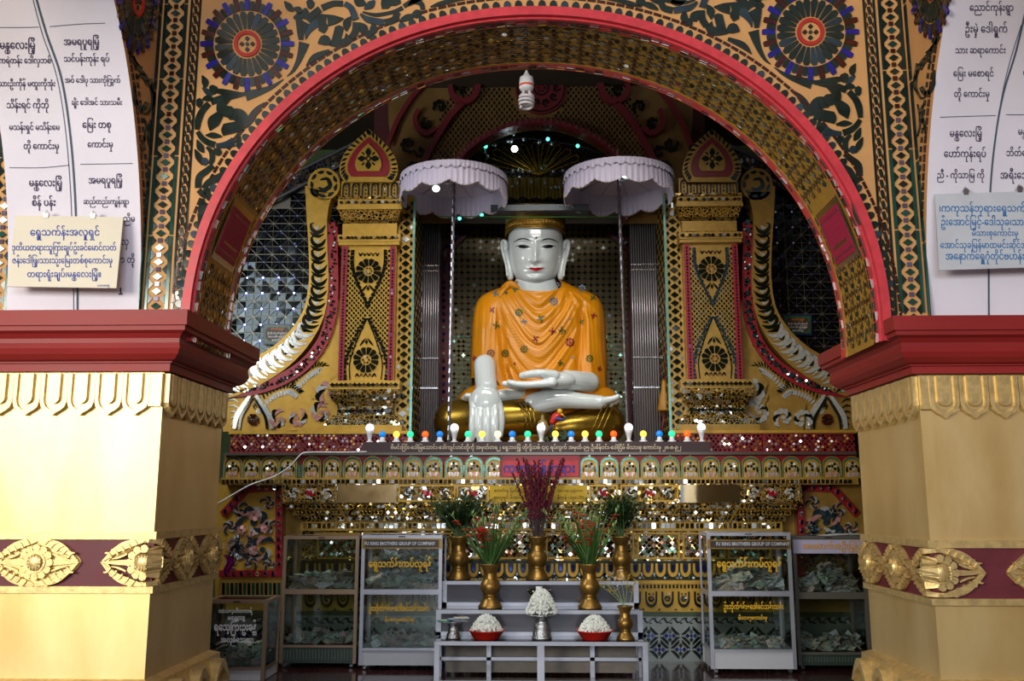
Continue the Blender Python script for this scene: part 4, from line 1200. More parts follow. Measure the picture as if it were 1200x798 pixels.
# name plate
NP = slab('name_plate', 587, 679, 532, 559, 9.16, mat('plate_red', (188, 20, 24), rough=.4), .05)
lettering([('ကကုသန်ဘုရား', 632, 549, 84, -1.15)], plane(9.16), mat('plate_blue_ink', (36, 52, 150), rough=.5), NP, 'lettering', .006, .02)
b = MB(); mp_ = plane(9.16)
b.strip([(586, 531), (680, 531), (680, 560), (586, 560)], [(588, 533), (678, 533), (678, 558), (588, 558)], .02, mp_, 0, True); b.build('rim', mat('plate_rim', (110, 20, 24), rough=.4), NP)
# dentils
slab('dentil_ledge', 258, 1006, 559.5, 568, 9.12, GOLDM, .4)
chips(ALT, 'dentil_chips', [MIR, CH_DK, SM], lambda b: [(setattr(b, 'cur', (0 if R() < .7 else 1)), b.prism([(x-1.9, 562), (x+1.9, 562), (x+1.9, 566.3), (x-1.9, 566.3)], .012, plane(9.12), .012)) for x in [262+5.2*k for k in range(142)]])
# projecting slab with panels
slab('slab', 330, 940, 567, 590, 9.08, GM, .5)
mS = plane(9.08)
pan = [(332, 395, 0), (396, 465, 1), (467, 534, 2), (535, 573, 2), (574, 688, 3), (690, 724, 2), (727, 795, 2), (797, 867, 4), (869, 938, 0)]
for x0, x1, k in pan:
    if k in (0, 2):
        b = MB(); b.strip([(x0, 568), (x1, 568), (x1, 588), (x0, 588)], [(x0+2, 570), (x1-2, 570), (x1-2, 586), (x0+2, 586)], .012, mS, 0, True); b.build('panel_frame', SM if k == 0 else GOLDB, ALT)
        def sc(b):
            n = max(1, int((x1-x0-6)/16)); st = (x1-x0-6)/n
            for j in range(n):
                leafy(b, mS, x0+3+st*(j+.5), 578, 6.6, 1 if j % 2 else -1, j, 6, .014, (0 if k == 0 else 3, 0, 3, 0), .34)
            cx = (x0+x1)/2; b.cur = 2
            for q in (-3, 1, 4): b.prism([(cx+q-2, 576+q), (cx+q+1.5, 573+abs(q)), (cx+q+2.5, 579), (cx+q, 582)], .02, mS, .01)
        chips(ALT, 'scroll_chips', [CH_SL, GOLDM, CH_RD, CH_DK], sc)
    elif k == 1: flat([(x0, 568), (x1, 568), (x1, 589), (x0, 589)], 9.08, mat('gilt_plaque', (216, 190, 140), metal=.85, rough=.14, var=.15, vscale=9), 'plaque', ALT, h=.02)
    elif k == 3:
        flat([(x0, 569), (x1, 569), (x1, 588), (x0, 588)], 9.08, mat('yellow_cloth', (196, 160, 20), rough=.6, var=.2, bump=.2, bscale=25), 'yellow_cloth', ALT, h=.02)
        lettering([('ကောင်းမှု မြတ်ဗုဒ္ဓ', 596, 575, 34, -1), ('အလှူရှင် မိသားစု', 596, 583, 34, -1), ('သာသနာ ထွန်းကား', 668, 575, 30, -1), ('နိဗ္ဗာန် ပစ္စယော', 668, 583, 30, -1)], mS, mat('brown_ink', (110, 80, 10), rough=.7), ALT, 'lettering', .023, .012)
    else: flat([(x0, 568), (x1, 568), (x1, 589), (x0, 589)], 9.08, mat('plain_mirror', (210, 216, 222), metal=1, rough=.05, bump=.02, bscale=8), 'mirror_panel', ALT, h=.02)
# corbel courses going back
for (ya, yb, xa, xb, Y, mt, rx, n) in ((590, 597, 336, 934, 9.14, GMD, 2.2, 110), (597, 604, 343, 927, 9.20, GMD, 1.8, 130), (604, 611, 349, 921, 9.26, GM, 2.0, 120), (611, 622, 352, 917, 9.30, GOLDB, 2.2, 100)):
    slab('corbel_course', xa, xb, ya, yb, Y, mt, .3)
    def cc(b, ya=ya, yb=yb, xa=xa, xb=xb, Y=Y, rx=rx, n=n):
        m = plane(Y); yc = (ya+yb)/2
        for j in range(n):
            x = xa+3+(xb-xa-6)*(j+.5)/n; b.cur = 0 if R() < .6 else 1
            if yb-ya > 9: b.prism([(x-2, ya+2), (x+2, ya+2), (x+2, yb-3), (x-2, yb-3)], .008, m, .014)
            else: diam(b, m, x, yc, rx, 2.2, .008, .008)
    chips(ALT, 'course_chips', [CH_DK, MIR] if yb-ya < 9 else [MIR, SM], cc)
b = MB()
for x in (396, 465, 534, 727, 797, 868):      # oblique ribs on the corbel
    s_ = 1 if x < 632 else -1
    b.tube([P(x, 590, 9.10), P(x+s_*13, 612, 9.27)], .010, 4)
stuff(b.build('corbel_ribs', GOLDB, ALT))
# dado panels
slab('dado', 352, 917, 622, 680, 9.36, GM, .2)
mD = plane(9.36)
for k in range(10):
    x0 = 372+k*53.5; x1 = x0+50
    b = MB(); b.strip([(x0, 624), (x1, 624), (x1, 655), (x0, 655)], [(x0+2, 626), (x1-2, 626), (x1-2, 653), (x0+2, 653)], .015, mD, 0, True); b.build('dado_frame', GOLDB, ALT)
    def dp(b, x0=x0, x1=x1):
        y = 629; i = 0
        while y < 652:
            x = x0+5+(i % 2)*3
            while x < x1-4:
                b.cur = int(R()*4)
                diam(b, mD, x, y, 2.4, 2.4, .008, .016); x += 6
            y += 3.4; i += 1
    chips(ALT, 'dado_chips', [MIR, CH_DK, CH_PK, MIRG], dp)
# lotus frieze
def lotusf(b):
    for k in range(38):
        x = 365+k*14.6
        b.cur = 0
        o = [(x-6, 660)]+[(x-6*cos(pi*i/8), 668+8*sin(pi*i/8)) for i in range(9)]+[(x+6, 660)]
        q = [(x+(a-x)*.55, 660+(c-660)*.72) for a, c in o]
        b.strip(o, q, .02, mD)
        b.cur = 1; b.prism([(x-1.8, 662), (x+1.8, 662), (x+1.4, 668), (x, 670), (x-1.4, 668)], .014, mD, .006)
        b.cur = 2
        for q_ in (-1, 1): diam(b, mD, x+q_*5.2, 677, 1.8, 1.6, .014)
        diam(b, mD, x+7.3, 673, 1.3, 3, .014)
slab('lotus_ground', 352, 917, 657, 681, 9.35, mat('frieze_dark', (40, 44, 30), metal=.5, rough=.3), .2)
mD = plane(9.35)
chips(ALT, 'lotus_frets', [GOLDB, CH_BL, MIR], lotusf)
slab('bead_course', 352, 917, 680, 684, 9.28, GOLDB, .3)
slab('bead_course', 352, 917, 684, 690, 9.30, GOLDB, .3)
chips(ALT, 'bead_chips', [CH_DK], lambda b: [b.prism([(x-1.1, 685), (x+1.1, 685), (x+1.1, 689.4), (x-1.1, 689.4)], .008, plane(9.30)) for x in [358+4.4*k for k in range(126)]])
slab('petal_course', 352, 917, 690, 717, 9.30, GOLDB, .3)
mP = plane(9.30)
def big_petals(b):
    for k in range(29):
        x = 364+k*19
        b.cur = 0
        o = resample(U(7.2, 694, 713*1.0, 0), 14) if False else [(x-7, 693), (x-7, 703)]+[(x-7*cos(pi*i/6), 703+9*sin(pi*i/6)) for i in range(1, 6)]+[(x+7, 703), (x+7, 693)]
        q = [(x+(a-x)*.72, 693+(c-693)*.80) for a, c in o]
        b.strip(o, q, .016, mP)
        b.cur = 0
        flower(b, mP, x, 701.5, 3.6, 8, (0, 0), .012); b.cur = 1
        b.cur = 1
        for q_ in (-1, 1): diam(b, mP, x+q_*2.2, 696, 1.1, 1.8, .012)
        diam(b, mP, x+9.5, 714, 2.2, 1.4, .012)
chips(ALT, 'petal_chips', [CH_DK, TM], big_petals)
slab('plinth_ledge', 250, 1006, 717, 722, 9.24, mat('green_grey_ledge', (70, 84, 66), metal=.5, rough=.3), .3)
slab('plinth', 250, 1006, 722, 775, 9.26, mat('plinth_silver', (138, 144, 138), metal=.6, rough=.35), .3)
mPl = plane(9.26)
def plinth(b):
    for k in range(60):
        x = 300+k*12
        b.cur = 0; b.stroke([(x-6, 727, .6), (x-2, 724.5, 2), (x+2, 729.5, 2), (x+6, 727, .6)], .006, mPl, 3); diam(b, mPl, x+6, 730, 2, 1.2); diam(b, mPl, x, 724.3, 2, 1)
    for k in range(-2, 26):
        cx = 310+k*25
        for row in (0, 1):
            cy = 745+row*16; x0 = cx+(12.5 if row else 0)
            for q in ((0, -3.8), (3.4, 0), (0, 3.8), (-3.4, 0)):
                b.cur = 2 if q[0] == 0 else 1; diam(b, mPl, x0+q[0]*1.3, cy+q[1]*1.2, 2.6, 3.0, .006, .006)
            b.cur = 1; diam(b, mPl, x0, cy, 2.0, 2.4)
            for sx_, sy_ in ((1, 1), (1, -1), (-1, 1), (-1, -1)):
                b.cur = 0
                for o_ in (9, 11.6):
                    b.stroke([(x0+sx_*1.5, cy+sy_*(o_*.92), 1.7), (x0+sx_*(o_*.95), cy+sy_*1.2, 1.7)], .006, mPl, 2)
chips(ALT, 'plinth_chips', [CH_DK, CH_BL, TG], plinth)
# side bays with red borders and round mirror flowers
for s in (-1, 1):
    f = mir(s); Yb = 9.34; m = plane(Yb)
    if s < 0: out, y1 = 258, 670
    else: out, y1 = 256, 670
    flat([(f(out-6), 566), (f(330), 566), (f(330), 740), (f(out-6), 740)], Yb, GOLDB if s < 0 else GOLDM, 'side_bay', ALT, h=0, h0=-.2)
    rb = [(262, 603), (290, 573), (328, 571), (328, 668)]
    b = MB()
    for a_, c_ in zip(rb[:-1], rb[1:]):
        b.stroke([(f(a_[0]), a_[1], 8.5), (f(c_[0]), c_[1], 8.5)], .035, m, 2)
    b.stroke([(f(258), 672, 8), (f(332), 672, 8)], .035, m, 2); b.build('bay_border', REDF, ALT)
    def bb_(b):
        for (xa, ya, xc, yc, n) in ((262, 603, 290, 573, 4), (290, 572, 328, 571, 4), (328, 578, 328, 665, 9), (262, 672, 326, 672, 7)):
            for j in range(n):
                t = (j+.5)/n; x, y = xa+(xc-xa)*t, ya+(yc-ya)*t
                b.cur = 0; b.prism([(f(x)+3.2*cos(q*pi/4)*(.6 if yc-ya > 30 or 1 else 1), y+3.2*sin(q*pi/4)) for q in range(8)], .042, m, .02)
                b.cur = 1; b.prism([(f(x)+1.3*cos(q*pi/3), y+1.3*sin(q*pi/3)) for q in range(6)], .054, m)
    chips(ALT, 'bay_border_chips', [MIR, CH_BL], bb_)
    def ff(b):
        for (x, y, r, dr) in ((298, 612, 21, 1), (308, 644, 17, -1), (280, 640, 17, 1), (283, 598, 10, -1), (314, 590, 9, 1), (318, 618, 10, -1), (270, 618, 9, 1), (294, 660, 9, -1), (316, 662, 8, 1), (272, 660, 8, 1)):
            leafy(b, m, f(x), y, r, dr, R()*6, 8, .02, (2, 1, 2, 0), .30)
        for (x, y, r) in ((299, 604, 7), (284, 621, 6), (298, 645, 6), (311, 620, 5), (296, 626, 4)):
            b.cur = 1 if s < 0 else 2
            for k in range(5): a = 2*pi*k/5; b.prism([(f(x)+r*.55*cos(a)+r*.42*cos(q*pi/4), y+r*.55*sin(a)+r*.42*sin(q*pi/4)) for q in range(8)], .03, m, .02)
    chips(ALT, 'bay_flower_chips', [CH_SL, CH_RS, TGR], ff)
    slab('bay_foot', *sorted((f(256), f(332))), 680, 700, 9.3, GOLDM, .2)
    chips(ALT, 'bay_foot_chips', [CH_DK, TG2], lambda b: [(setattr(b, 'cur', k % 2), b.prism([(f(262+k*5)-1.5, 683), (f(262+k*5)+1.5, 683), (f(262+k*5)+1.5, 697), (f(262+k*5)-1.5, 697)], .01, plane(9.3))) for k in range(14)])

# ================================================================ niche behind the statue, rods, vault front
NI = thing('statue_niche', 'arched niche lined with gold star-chip mosaic behind the seated statue', 'niche', (P(632, 505, 11.2).x, 11.2, ZT))
YN = 11.3; mn = plane(YN)
b = MB(); b.box((P(470, 400, YN).x, YN, ZT), (P(790, 400, YN).x, YN+.1, P(632, 140, YN).z)); b.build('back', mat('niche_gold', (104, 88, 46), metal=.4, rough=.4, var=.3, vscale=2), NI)
def stars(b, m, x0, x1, y0, y1, p, mis=(0,), keep=lambda x, y: True, r=.46, h=.006, tilt=.006):
    y = y0; i = 0
    while y < y1:
        x = x0
        while x < x1:
            if keep(x, y):
                b.cur = mis[int(R()*len(mis))]
                rr_ = p*r
                b.prism([(x+(rr_ if k % 2 == 0 else rr_*.38)*cos(pi*k/4), y+(rr_ if k % 2 == 0 else rr_*.38)*sin(pi*k/4)) for k in range(8)], h, m, tilt)
            x += p
        y += p; i += 1
chips(NI, 'star_chips', [CH_DK, MIRG], lambda b: (stars(b, mn, 527, 736, 262, 394, 7.2, (0,)), stars(b, mn, 527, 736, 395, 505, 5.4, (1, 1, 0), r=.5, tilt=.03)))
for s in (-1, 1):
    f = lambda x, s=s: x if s < 0 else 1262-x
    b = MB(); b.stroke([(f(521), 512, 11), (f(521), 400, 11), (f(522), 305, 11), (f(532), 285, 12), (f(575), 246, 13), (f(590), 236, 13)], .08, mn, 4); b.build('dark_red_border', mat('dark_crimson', (92, 18, 32), rough=.35, metal=.2), NI)
    def bc(b):
        c = catmull([(521, 508), (521, 400), (522, 305), (532, 285), (575, 246)], 14)
        for i, (x, y) in enumerate(c):
            b.cur = 0 if R() < (.75 if y > 380 else .25) else 1; b.prism([(f(x)+2.2*cos(q*pi/3), y+2.2*sin(q*pi/3)) for q in range(6)], .09, mn, .03)
    chips(NI, 'border_chips', [MIR, CH_BL], bc)
# side walls of the recess (gold)
    b = MB(); xx = P(f(516), 400, YN).x; b.box((min(xx, xx+s*.03), 10.9, ZT), (max(xx, xx+s*.03), YN, P(632, 245, YN).z)); b.build('niche_cheek', GOLDM, NI)
# canopy arch above: conch with rays
vw = MB(); YV = 10.12; mv = plane(YV)
XM = 632
def archv(k): # inner arch edge of the vault front
    return (XM+k*98, 0)
VA = [(534, 262), (534, 215), (538, 196), (552, 178), (576, 162), (604, 151), (632, 148), (660, 151), (688, 162), (712, 178), (726, 196), (731, 215), (731, 262)]
VA = catmull(VA, 4)
VO = []
n_ = len(VA)
outp = [(462, 262), (462, 200), (455, 140), (455, 32), (632, 30), (812, 32), (812, 140), (804, 200), (804, 262)]
VO = resample(outp, n_-1)
b = MB(); b.strip(VA, VO, 0, mv, -.12); VF = thing('vault_front', 'arched gold lattice wall with red medallion above the seated statue', 'wall panel', P(632, 250, YV)); b.build('wall', mat('lattice_gold_dim', (132, 98, 44), metal=.2, rough=.5, var=.25, vscale=4), VF)
def in_poly(x, y, poly):
    c = False; j = len(poly)-1
    for i in range(len(poly)):
        xi, yi = poly[i]; xj, yj = poly[j]
        if (yi > y) != (yj > y) and x < (xj-xi)*(y-yi)/(yj-yi)+xi: c = not c
        j = i
    return c
lobe_L = [(545, 66), (519, 90), (508, 108), (497, 126), (505, 150), (490, 190), (540, 190), (537, 196)]
def kv(x, y):
    if (x-632)**2+(y-107)**2 < 33**2: return False
    if in_poly(x, y, VA+[(731, 262), (534, 262)]): return False
    dx = abs(x-632)
    lim = 135-(y-80)*.0 if y > 195 else 90+ (y-85)*.42
    return dx < lim+4
chips(VF, 'lattice_holes', [CH_DK], lambda b: [diam(b, mv, x+(i % 2)*3, y, 1.5, 2.3, .006) for i, y in enumerate([70+3.9*k for k in range(36)]) for x in [480+6*j for j in range(52)] if kv(x+(i % 2)*3, y)])
b = MB(); b.strip(VA, [(x+(XM-x)*-.045, y-5) for x, y in VA], .10, mv, -.1); b.build('arch_moulding', mat('vault_red', (112, 28, 36), rough=.4), VF)
chips(VF, 'arch_beads', [MIR, GOLDM], lambda b: [b.prism([(x+1.2*cos(q*pi/3)+(XM-x)*-.022, y-2.5+1.2*sin(q*pi/3)) for q in range(6)], .115, mv) for x, y in VA])
# red lobed ribs either side with leaf ground
for s in (-1, 1):
    f = lambda x, s=s: x if s < 0 else 1264-x
    mr_ = plane(YV-.02)
    b = MB()
    b.stroke([(f(577), 74, 6), (f(562), 98, 7), (f(558), 112, 7), (f(549), 120, 7), (f(537), 119, 7), (f(529), 110, 6), (f(530), 99, 5), (f(540), 93, 5)], .07, mr_, 5)
    b.stroke([(f(543), 123, 6), (f(528), 138, 7), (f(514), 160, 7), (f(500), 186, 7), (f(492), 205, 7)], .07, mr_, 5)
    b.stroke([(f(512), 152, 5), (f(501), 158, 6), (f(490), 152, 6), (f(487), 140, 5), (f(492), 130, 5)], .065, mr_, 5)
    b.stroke([(f(520), 84, 4), (f(490), 108, 5), (f(468), 140, 5), (f(455), 172, 5)], .06, mr_, 5)
    b.build('lobed_rib', mat('vault_red', (112, 28, 36)), VF)
    def lg(b):
        for (x, y, r, d_) in ((540, 105, 7, 1), (500, 145, 7, -1), (515, 125, 8, 1), (478, 170, 9, 1), (492, 178, 7, -1), (485, 196, 8, 1)):
            leafy(b, mr_, f(x), y, r, d_, R()*6, 6, .02, (0,), .4)
    chips(VF, 'leaf_chips', [CH_DK], lg)
    b = MB(); b.prism([(f(440), 84), (f(462), 84), (f(470), 160), (f(462), 200), (f(440), 200)], .1, plane(YV+.3)); b.build('crimson_post', mat('post_crimson', (76, 22, 26), rough=.6), VF)
# medallion
b = MB(); b.prism([(634+30*cos(2*pi*k/36), 105+30*sin(2*pi*k/36)) for k in range(36)], .04, mv); MD = b.build('medallion', mat('medallion_red', (112, 26, 34), rough=.4, var=.2), VF)
def md(b):
    b.strip([(634+28*cos(2*pi*k/36), 105+28*sin(2*pi*k/36)) for k in range(36)], [(634+26.8*cos(2*pi*k/36), 105+26.8*sin(2*pi*k/36)) for k in range(36)], .05, mv, .03, True)
    b.strip([(634+9*cos(2*pi*k/24), 105+9*sin(2*pi*k/24)) for k in range(24)], [(634+7.6*cos(2*pi*k/24), 105+7.6*sin(2*pi*k/24)) for k in range(24)], .05, mv, .03, True)
    for k in range(10):
        a = 2*pi*k/10
        leafy(b, mv, 634+18*cos(a), 105+18*sin(a), 4.6, 1, a, 5, .05, (0,), .4)
    for k in range(6): a = 2*pi*k/6; diam(b, mv, 634+4*cos(a), 105+4*sin(a), 1.3, 1.3, .05)
stuff((lambda b: (md(b), b.build('medallion_chips', CH_DK, MD))[1])(MB()))
# conch back: dark dome wall with lattice
YC = 10.9; mcn = plane(YC)
b = MB(); b.prism([(520, 262), (520, 140), (744, 140), (744, 262)], .0, mcn, h0=-.05); b.build('conch', mat('conch_dark', (52, 44, 26), metal=.3, rough=.5), NI)
chips(NI, 'conch_chips', [CH_DK], lambda b: [diam(b, mcn, x+(i % 2)*2.5, y, 1.6, 1.9, .006) for i, y in enumerate([150+3.4*k for k in range(26)]) for x in [536+5*j for j in range(40)]])

# glass rods in two ribbed columns
RODM = mat('silver_rod', (158, 152, 154), metal=.4, rough=.22, var=.15, vscale=4, stretch=(1, 1, .3))
for s in (-1, 1):
    xs = (484, 514) if s < 0 else (741, 786)
    Yr = 10.3
    RC = thing('rod_screen', 'screen of slim silver rods %s the seated statue' % ('left of' if s < 0 else 'right of'), 'screen', P(sum(xs)/2, 508, Yr))
    z1 = P(500, 246, Yr).z; x0, x1 = P(xs[0], 400, Yr).x, P(xs[1], 400, Yr).x
    b = MB(); b.box((x0, Yr+.04, ZT), (x1, Yr+.10, z1)); b.build('backing', mat('rod_backing', (70, 68, 72), metal=.8, rough=.25), RC)
    nr = 11 if s < 0 else 16
    rm_ = MB(); rm_.tube([(0, 0, ZT-.0), (0, 0, z1)], (x1-x0)/nr*.36, 6); me = rm_.mesh('rod', RODM, True)
    for k in range(nr): link('rod', me, RC, False, (x0+(x1-x0)*(k+.5)/nr, Yr, 0))
    for y in (312, 318, 420, 455):
        zc = P(500, y, Yr).z; b = MB(); b.box((x0, Yr-.025, zc-.008), (x1, Yr-.015, zc+.008)); b.build('tie_strip', mat('tie_clear', (190, 188, 190), metal=.8, rough=.15), RC)
# ================================================================ seated statue
MARB = mat('white_marble', (206, 212, 210), rough=.16, coat=.5, var=.05, vscale=2, spec=.6)
HAIR = mat('gold_hair', (176, 134, 52), metal=.7, rough=.32, bump=.35, bscale=45, var=.3, vscale=30)
GLEG = mat('gold_leaf_legs', (150, 118, 40), metal=.85, rough=.28, var=.25, vscale=4, bump=.05, bscale=30)
ROBE = mat('orange_satin', (212, 134, 10), metal=.0, rough=.36, var=.12, vscale=3, spec=.45)
t_ = ROBE.node_tree.nodes['Principled BSDF']; t_.inputs['Sheen Weight'].default_value = 0
YSt = 10.2
BUD = thing('seated_statue', 'large white marble seated figure with gold hair and legs wrapped in an orange satin robe', 'statue', P(628, 519, YSt))
def W(px, py, dy=0): return P(px, py, YSt+dy)
KP = (W(700, 400)-W(600, 400)).x/100.     # metres per picture unit here
def ell(mb, c, r, n=12, rot=None):
    vs = []; 
    for j in range(n+1):
        for i in range(n*2):
            th = pi*j/n; ph = 2*pi*i/(n*2); v = Vector((r[0]*sin(th)*cos(ph), r[1]*sin(th)*sin(ph), r[2]*cos(th)))
            if rot is not None: v = rot @ v
            vs.append(Vector(c)+v)
    fs = [(j*n*2+i, (j+1)*n*2+i, (j+1)*n*2+(i+1) % (n*2), j*n*2+(i+1) % (n*2)) for j in range(n) for i in range(n*2)]
    mb.add(vs, fs)
def limb(mb, pts, n=12):
    """pts: (point, radius) joined with round ends"""
    P_ = [tuple(p)+(r,) for p, r in pts]; c = catmull(P_, 5)
    pp = [Vector(q[:3]) for q in c]; rr = [q[3] for q in c]
    mb.tube(pp, rr, n)
    for e in (0, -1): ell(mb, pp[e], (rr[e],)*3, 8)
def blob(name, mb, mt, parent, voxel=.012, smooth=6):
    me = mb.mesh('tmp', mt); o = bpy.data.objects.new('tmp', me); COL.objects.link(o)
    bm_ = bmesh.new(); bm_.from_mesh(me); bmesh.ops.remove_doubles(bm_, verts=bm_.verts, dist=1e-5); bmesh.ops.recalc_face_normals(bm_, faces=bm_.faces); bm_.to_mesh(me); bm_.free()
    r = o.modifiers.new('r', 'REMESH'); r.mode = 'VOXEL'; r.voxel_size = voxel
    q = o.modifiers.new('s', 'SMOOTH'); q.iterations = smooth; q.factor = .5
    dg = bpy.context.evaluated_depsgraph_get(); m2 = bpy.data.meshes.new_from_object(o.evaluated_get(dg))
    m2.name = name; m2.polygons.foreach_set('use_smooth', [True]*len(m2.polygons))
    m2.materials.clear(); m2.materials.append(mt)
    bpy.data.objects.remove(o); bpy.data.meshes.remove(me)
    return link(name, m2, parent)

# ---- head: a continuous surface, rows by picture height
rows = [(243, 20), (248, 27), (254, 30.5), (262, 31.8), (272, 32.2), (282, 32.3), (292, 32), (300, 31), (308, 29.8), (315, 28.2), (322, 25.4), (328, 21.6), (333.5, 15.8), (337.5, 8.5), (339, 1)]
rc = catmull(rows, 4)
HX = 627.5
def g2(x, y, cx, cy, sx_, sy_): return math.exp(-((x-cx)/sx_)**2-((y-cy)/sy_)**2)
def face_y(px, py, hw, a):
    """forward relief in picture units for the front of the head"""
    x = px-HX; ax = abs(x); d = 0
    d += 7.2*math.exp(-(x/3.1)**2)*max(0, min(1, (py-279)/26))*(1 if py < 306.5 else max(0, 1-(py-306.5)/2.5))   # nose
    d += 2.0*g2(ax, py, 5.0, 304.5, 2.6, 2.8)                   # wings of the nose
    d -= 3.2*g2(ax, py, 12, 286.5, 9.5, 4.2)                    # eye hollows
    d += 2.3*g2(ax, py, 12.5, 288.5, 7.5, 3.4)                  # lids
    d += 1.4*g2(ax, py, 13, 281, 10, 2.2)                       # brows
    d += 2.4*g2(ax, py, 16, 302, 9, 9)                          # cheeks
    d += 2.4*g2(x, py, 0, 314.3, 8.5, 2.2)+1.5*g2(x, py, 0, 317.4, 6.5, 1.8) # lips
    d -= .9*g2(x, py, 0, 315.6, 9.5, .8)
    d -= 1.2*g2(x, py, 0, 320.5, 8, 1.8)
    d -= .8*g2(x, py, 0, 310, 1.4, 2)
    d += 2.6*g2(x, py, 0, 326, 8, 4.5)                          # chin
    d -= .8*g2(ax, py, 11.5, 315, 2.2, 2.2)
    return d
def headpt(u, v):
    k = v*(len(rc)-1); i = min(int(k), len(rc)-2); t = k-i
    py = rc[i][0]*(1-t)+rc[i+1][0]*t; hw = rc[i][1]*(1-t)+rc[i+1][1]*t
    a = 2*pi*u
    px = HX+hw*sin(a); dp = hw*.98*cos(a)
    if py > 310: dp += (py-310)*.12*max(0, cos(a))
    d = dp+(face_y(px, py, hw, a)*max(0, cos(a))**.5 if cos(a) > 0 else 0)
    return W(px, py, -d*KP)
b = MB(); b.grid(headpt, 120, 84, True)
head = b.build('head', MARB, BUD, True, fix=True)
from mathutils.bvhtree import BVHTree
from mathutils import noise
def bvh_of(o):
    return BVHTree.FromPolygons([tuple(v.co) for v in o.data.vertices], [tuple(p.vertices) for p in o.data.polygons])
hb = bvh_of(head)
def onto(bv, Y=YSt):
    def m(px, py, h=0):
        p = W(px, py); dr = (p-CAM).normalized()
        hit = bv.ray_cast(CAM+dr*7, dr)
        q = hit[0] if hit[0] is not None and hit[0].y < YSt+.1 else p
        return q-dr*(h+.003)
    return m
mh = onto(hb)
def fine_stroke(b, pts, m, h, n=6): b.stroke(pts, h, m, n)
LIP = mat('lip_red', (168, 14, 20), rough=.25, coat=.4)
INKB = mat('eye_black', (12, 12, 14), rough=.2)
b = MB(); b.stroke([(619.5, 314.2, .5), (622.5, 314.6, 2.2), (626, 315.2, 3.4), (628, 315.6, 3.6), (630, 315.2, 3.4), (633.5, 314.6, 2.2), (637.5, 313.8, .5)], .004, mh, 6); b.build('lips', LIP, BUD)
for q in (-1, 1):
    X_ = lambda x: HX+.3+q*x
    b = MB(); b.stroke([(X_(7), 281.8, .5), (X_(11), 280.2, 1.1), (X_(16), 279.8, 1.2), (X_(21), 281, 1.0), (X_(26), 283.8, .4)], .003, mh, 5); b.build('eyebrow', INKB, BUD)
    b = MB(); b.stroke([(X_(8.5), 289.4, .6), (X_(12), 289.5, 2.4), (X_(15), 289.2, 2.8), (X_(18.5), 289.2, 2.2), (X_(20), 289.2, .8)], .003, mh, 5); b.build('iris', INKB, BUD)
    b = MB(); b.stroke([(X_(6.5), 290, .3), (X_(11), 287.6, .8), (X_(15.5), 287.2, .8), (X_(20), 288, .8), (X_(24), 289, .4)], .003, mh, 5); b.build('eyelid_line', INKB, BUD)
    # ear: long lobe
    ex = lambda x: HX*2-x if q > 0 else x
    b = MB(); limb(b, [(W(ex(x), y, -.04), r*KP) for x, y, r in ((591.5, 285, 4.6), (591.5, 291, 4.8), (593, 300, 4.2), (596, 311, 3.9), (597.8, 321, 4.0), (598, 325, 3.8))], 12)
    limb(b, [(W(ex(x), y, -.085), r*KP) for x, y, r in ((594, 291, 1.6), (593, 284, 1.7), (589.5, 282, 1.7), (587.6, 287, 1.7), (589.6, 298, 1.6), (593, 311, 1.5), (594.6, 323, 1.6))], 8)
    blob('ear', b, MARB, BUD, .009, 3)
b = MB(); b.prism([(628.5+1.3*cos(k*pi/4), 278.6+1.3*sin(k*pi/4)) for k in range(8)], .006, mh); b.build('forehead_mark', mat('mark_brown', (70, 40, 40)), BUD)
# hair
def hairpt(u, v):
    a = 2*pi*u; ca = cos(a)
    hl = 266.5 if ca > .72 else 266.5+(.72-ca)*22 if ca > 0 else 282+(-ca)*14     # hairline row
    py = hl+(238-hl)*v
    base = 36.2 if ca < .2 else 35.2
    k = (hl-py)/(hl-238)
    w_ = base*(1-.06*k-.50*max(0, k-.55)**1.6*2.2)
    px = HX+w_*sin(a)
    return W(px, py, -w_*1.0*ca*KP)
b = MB(); b.grid(hairpt, 96, 24, True); b.build('hair', HAIR, BUD, True, fix=True)
b = MB(); ell(b, W(HX, 252, .0), (20*KP, 20*KP, 14*KP), 14); b.build('hair_knot', HAIR, BUD, True)
def hb_(b):
    for i in range(25):
        a = -1.15+2.3*i/24; py = 259.5+(abs(a)**3)*4
        for (rr, tt) in ((.028, .008),):
            c = W(HX+35.0*sin(a), py, -35.0*cos(a)*KP-.01)
            n_ = Vector((sin(a), -cos(a), 0)); t1 = Vector((cos(a), sin(a), 0))
            b.tube([c+t1*rr*cos(2*pi*k/10)+Vector((0, 0, rr*sin(2*pi*k/10))) for k in range(11)], tt, 4, False)
    for yy in (255, 264.6):
        b.tube([W(HX+35.3*sin(a), yy+abs(a)**3*4, -35.3*cos(a)*KP-.006) for a in [-1.3+2.6*k/30 for k in range(31)]], .008, 4)
b = MB(); hb_(b); b.build('headband_relief', HAIR, BUD, True)
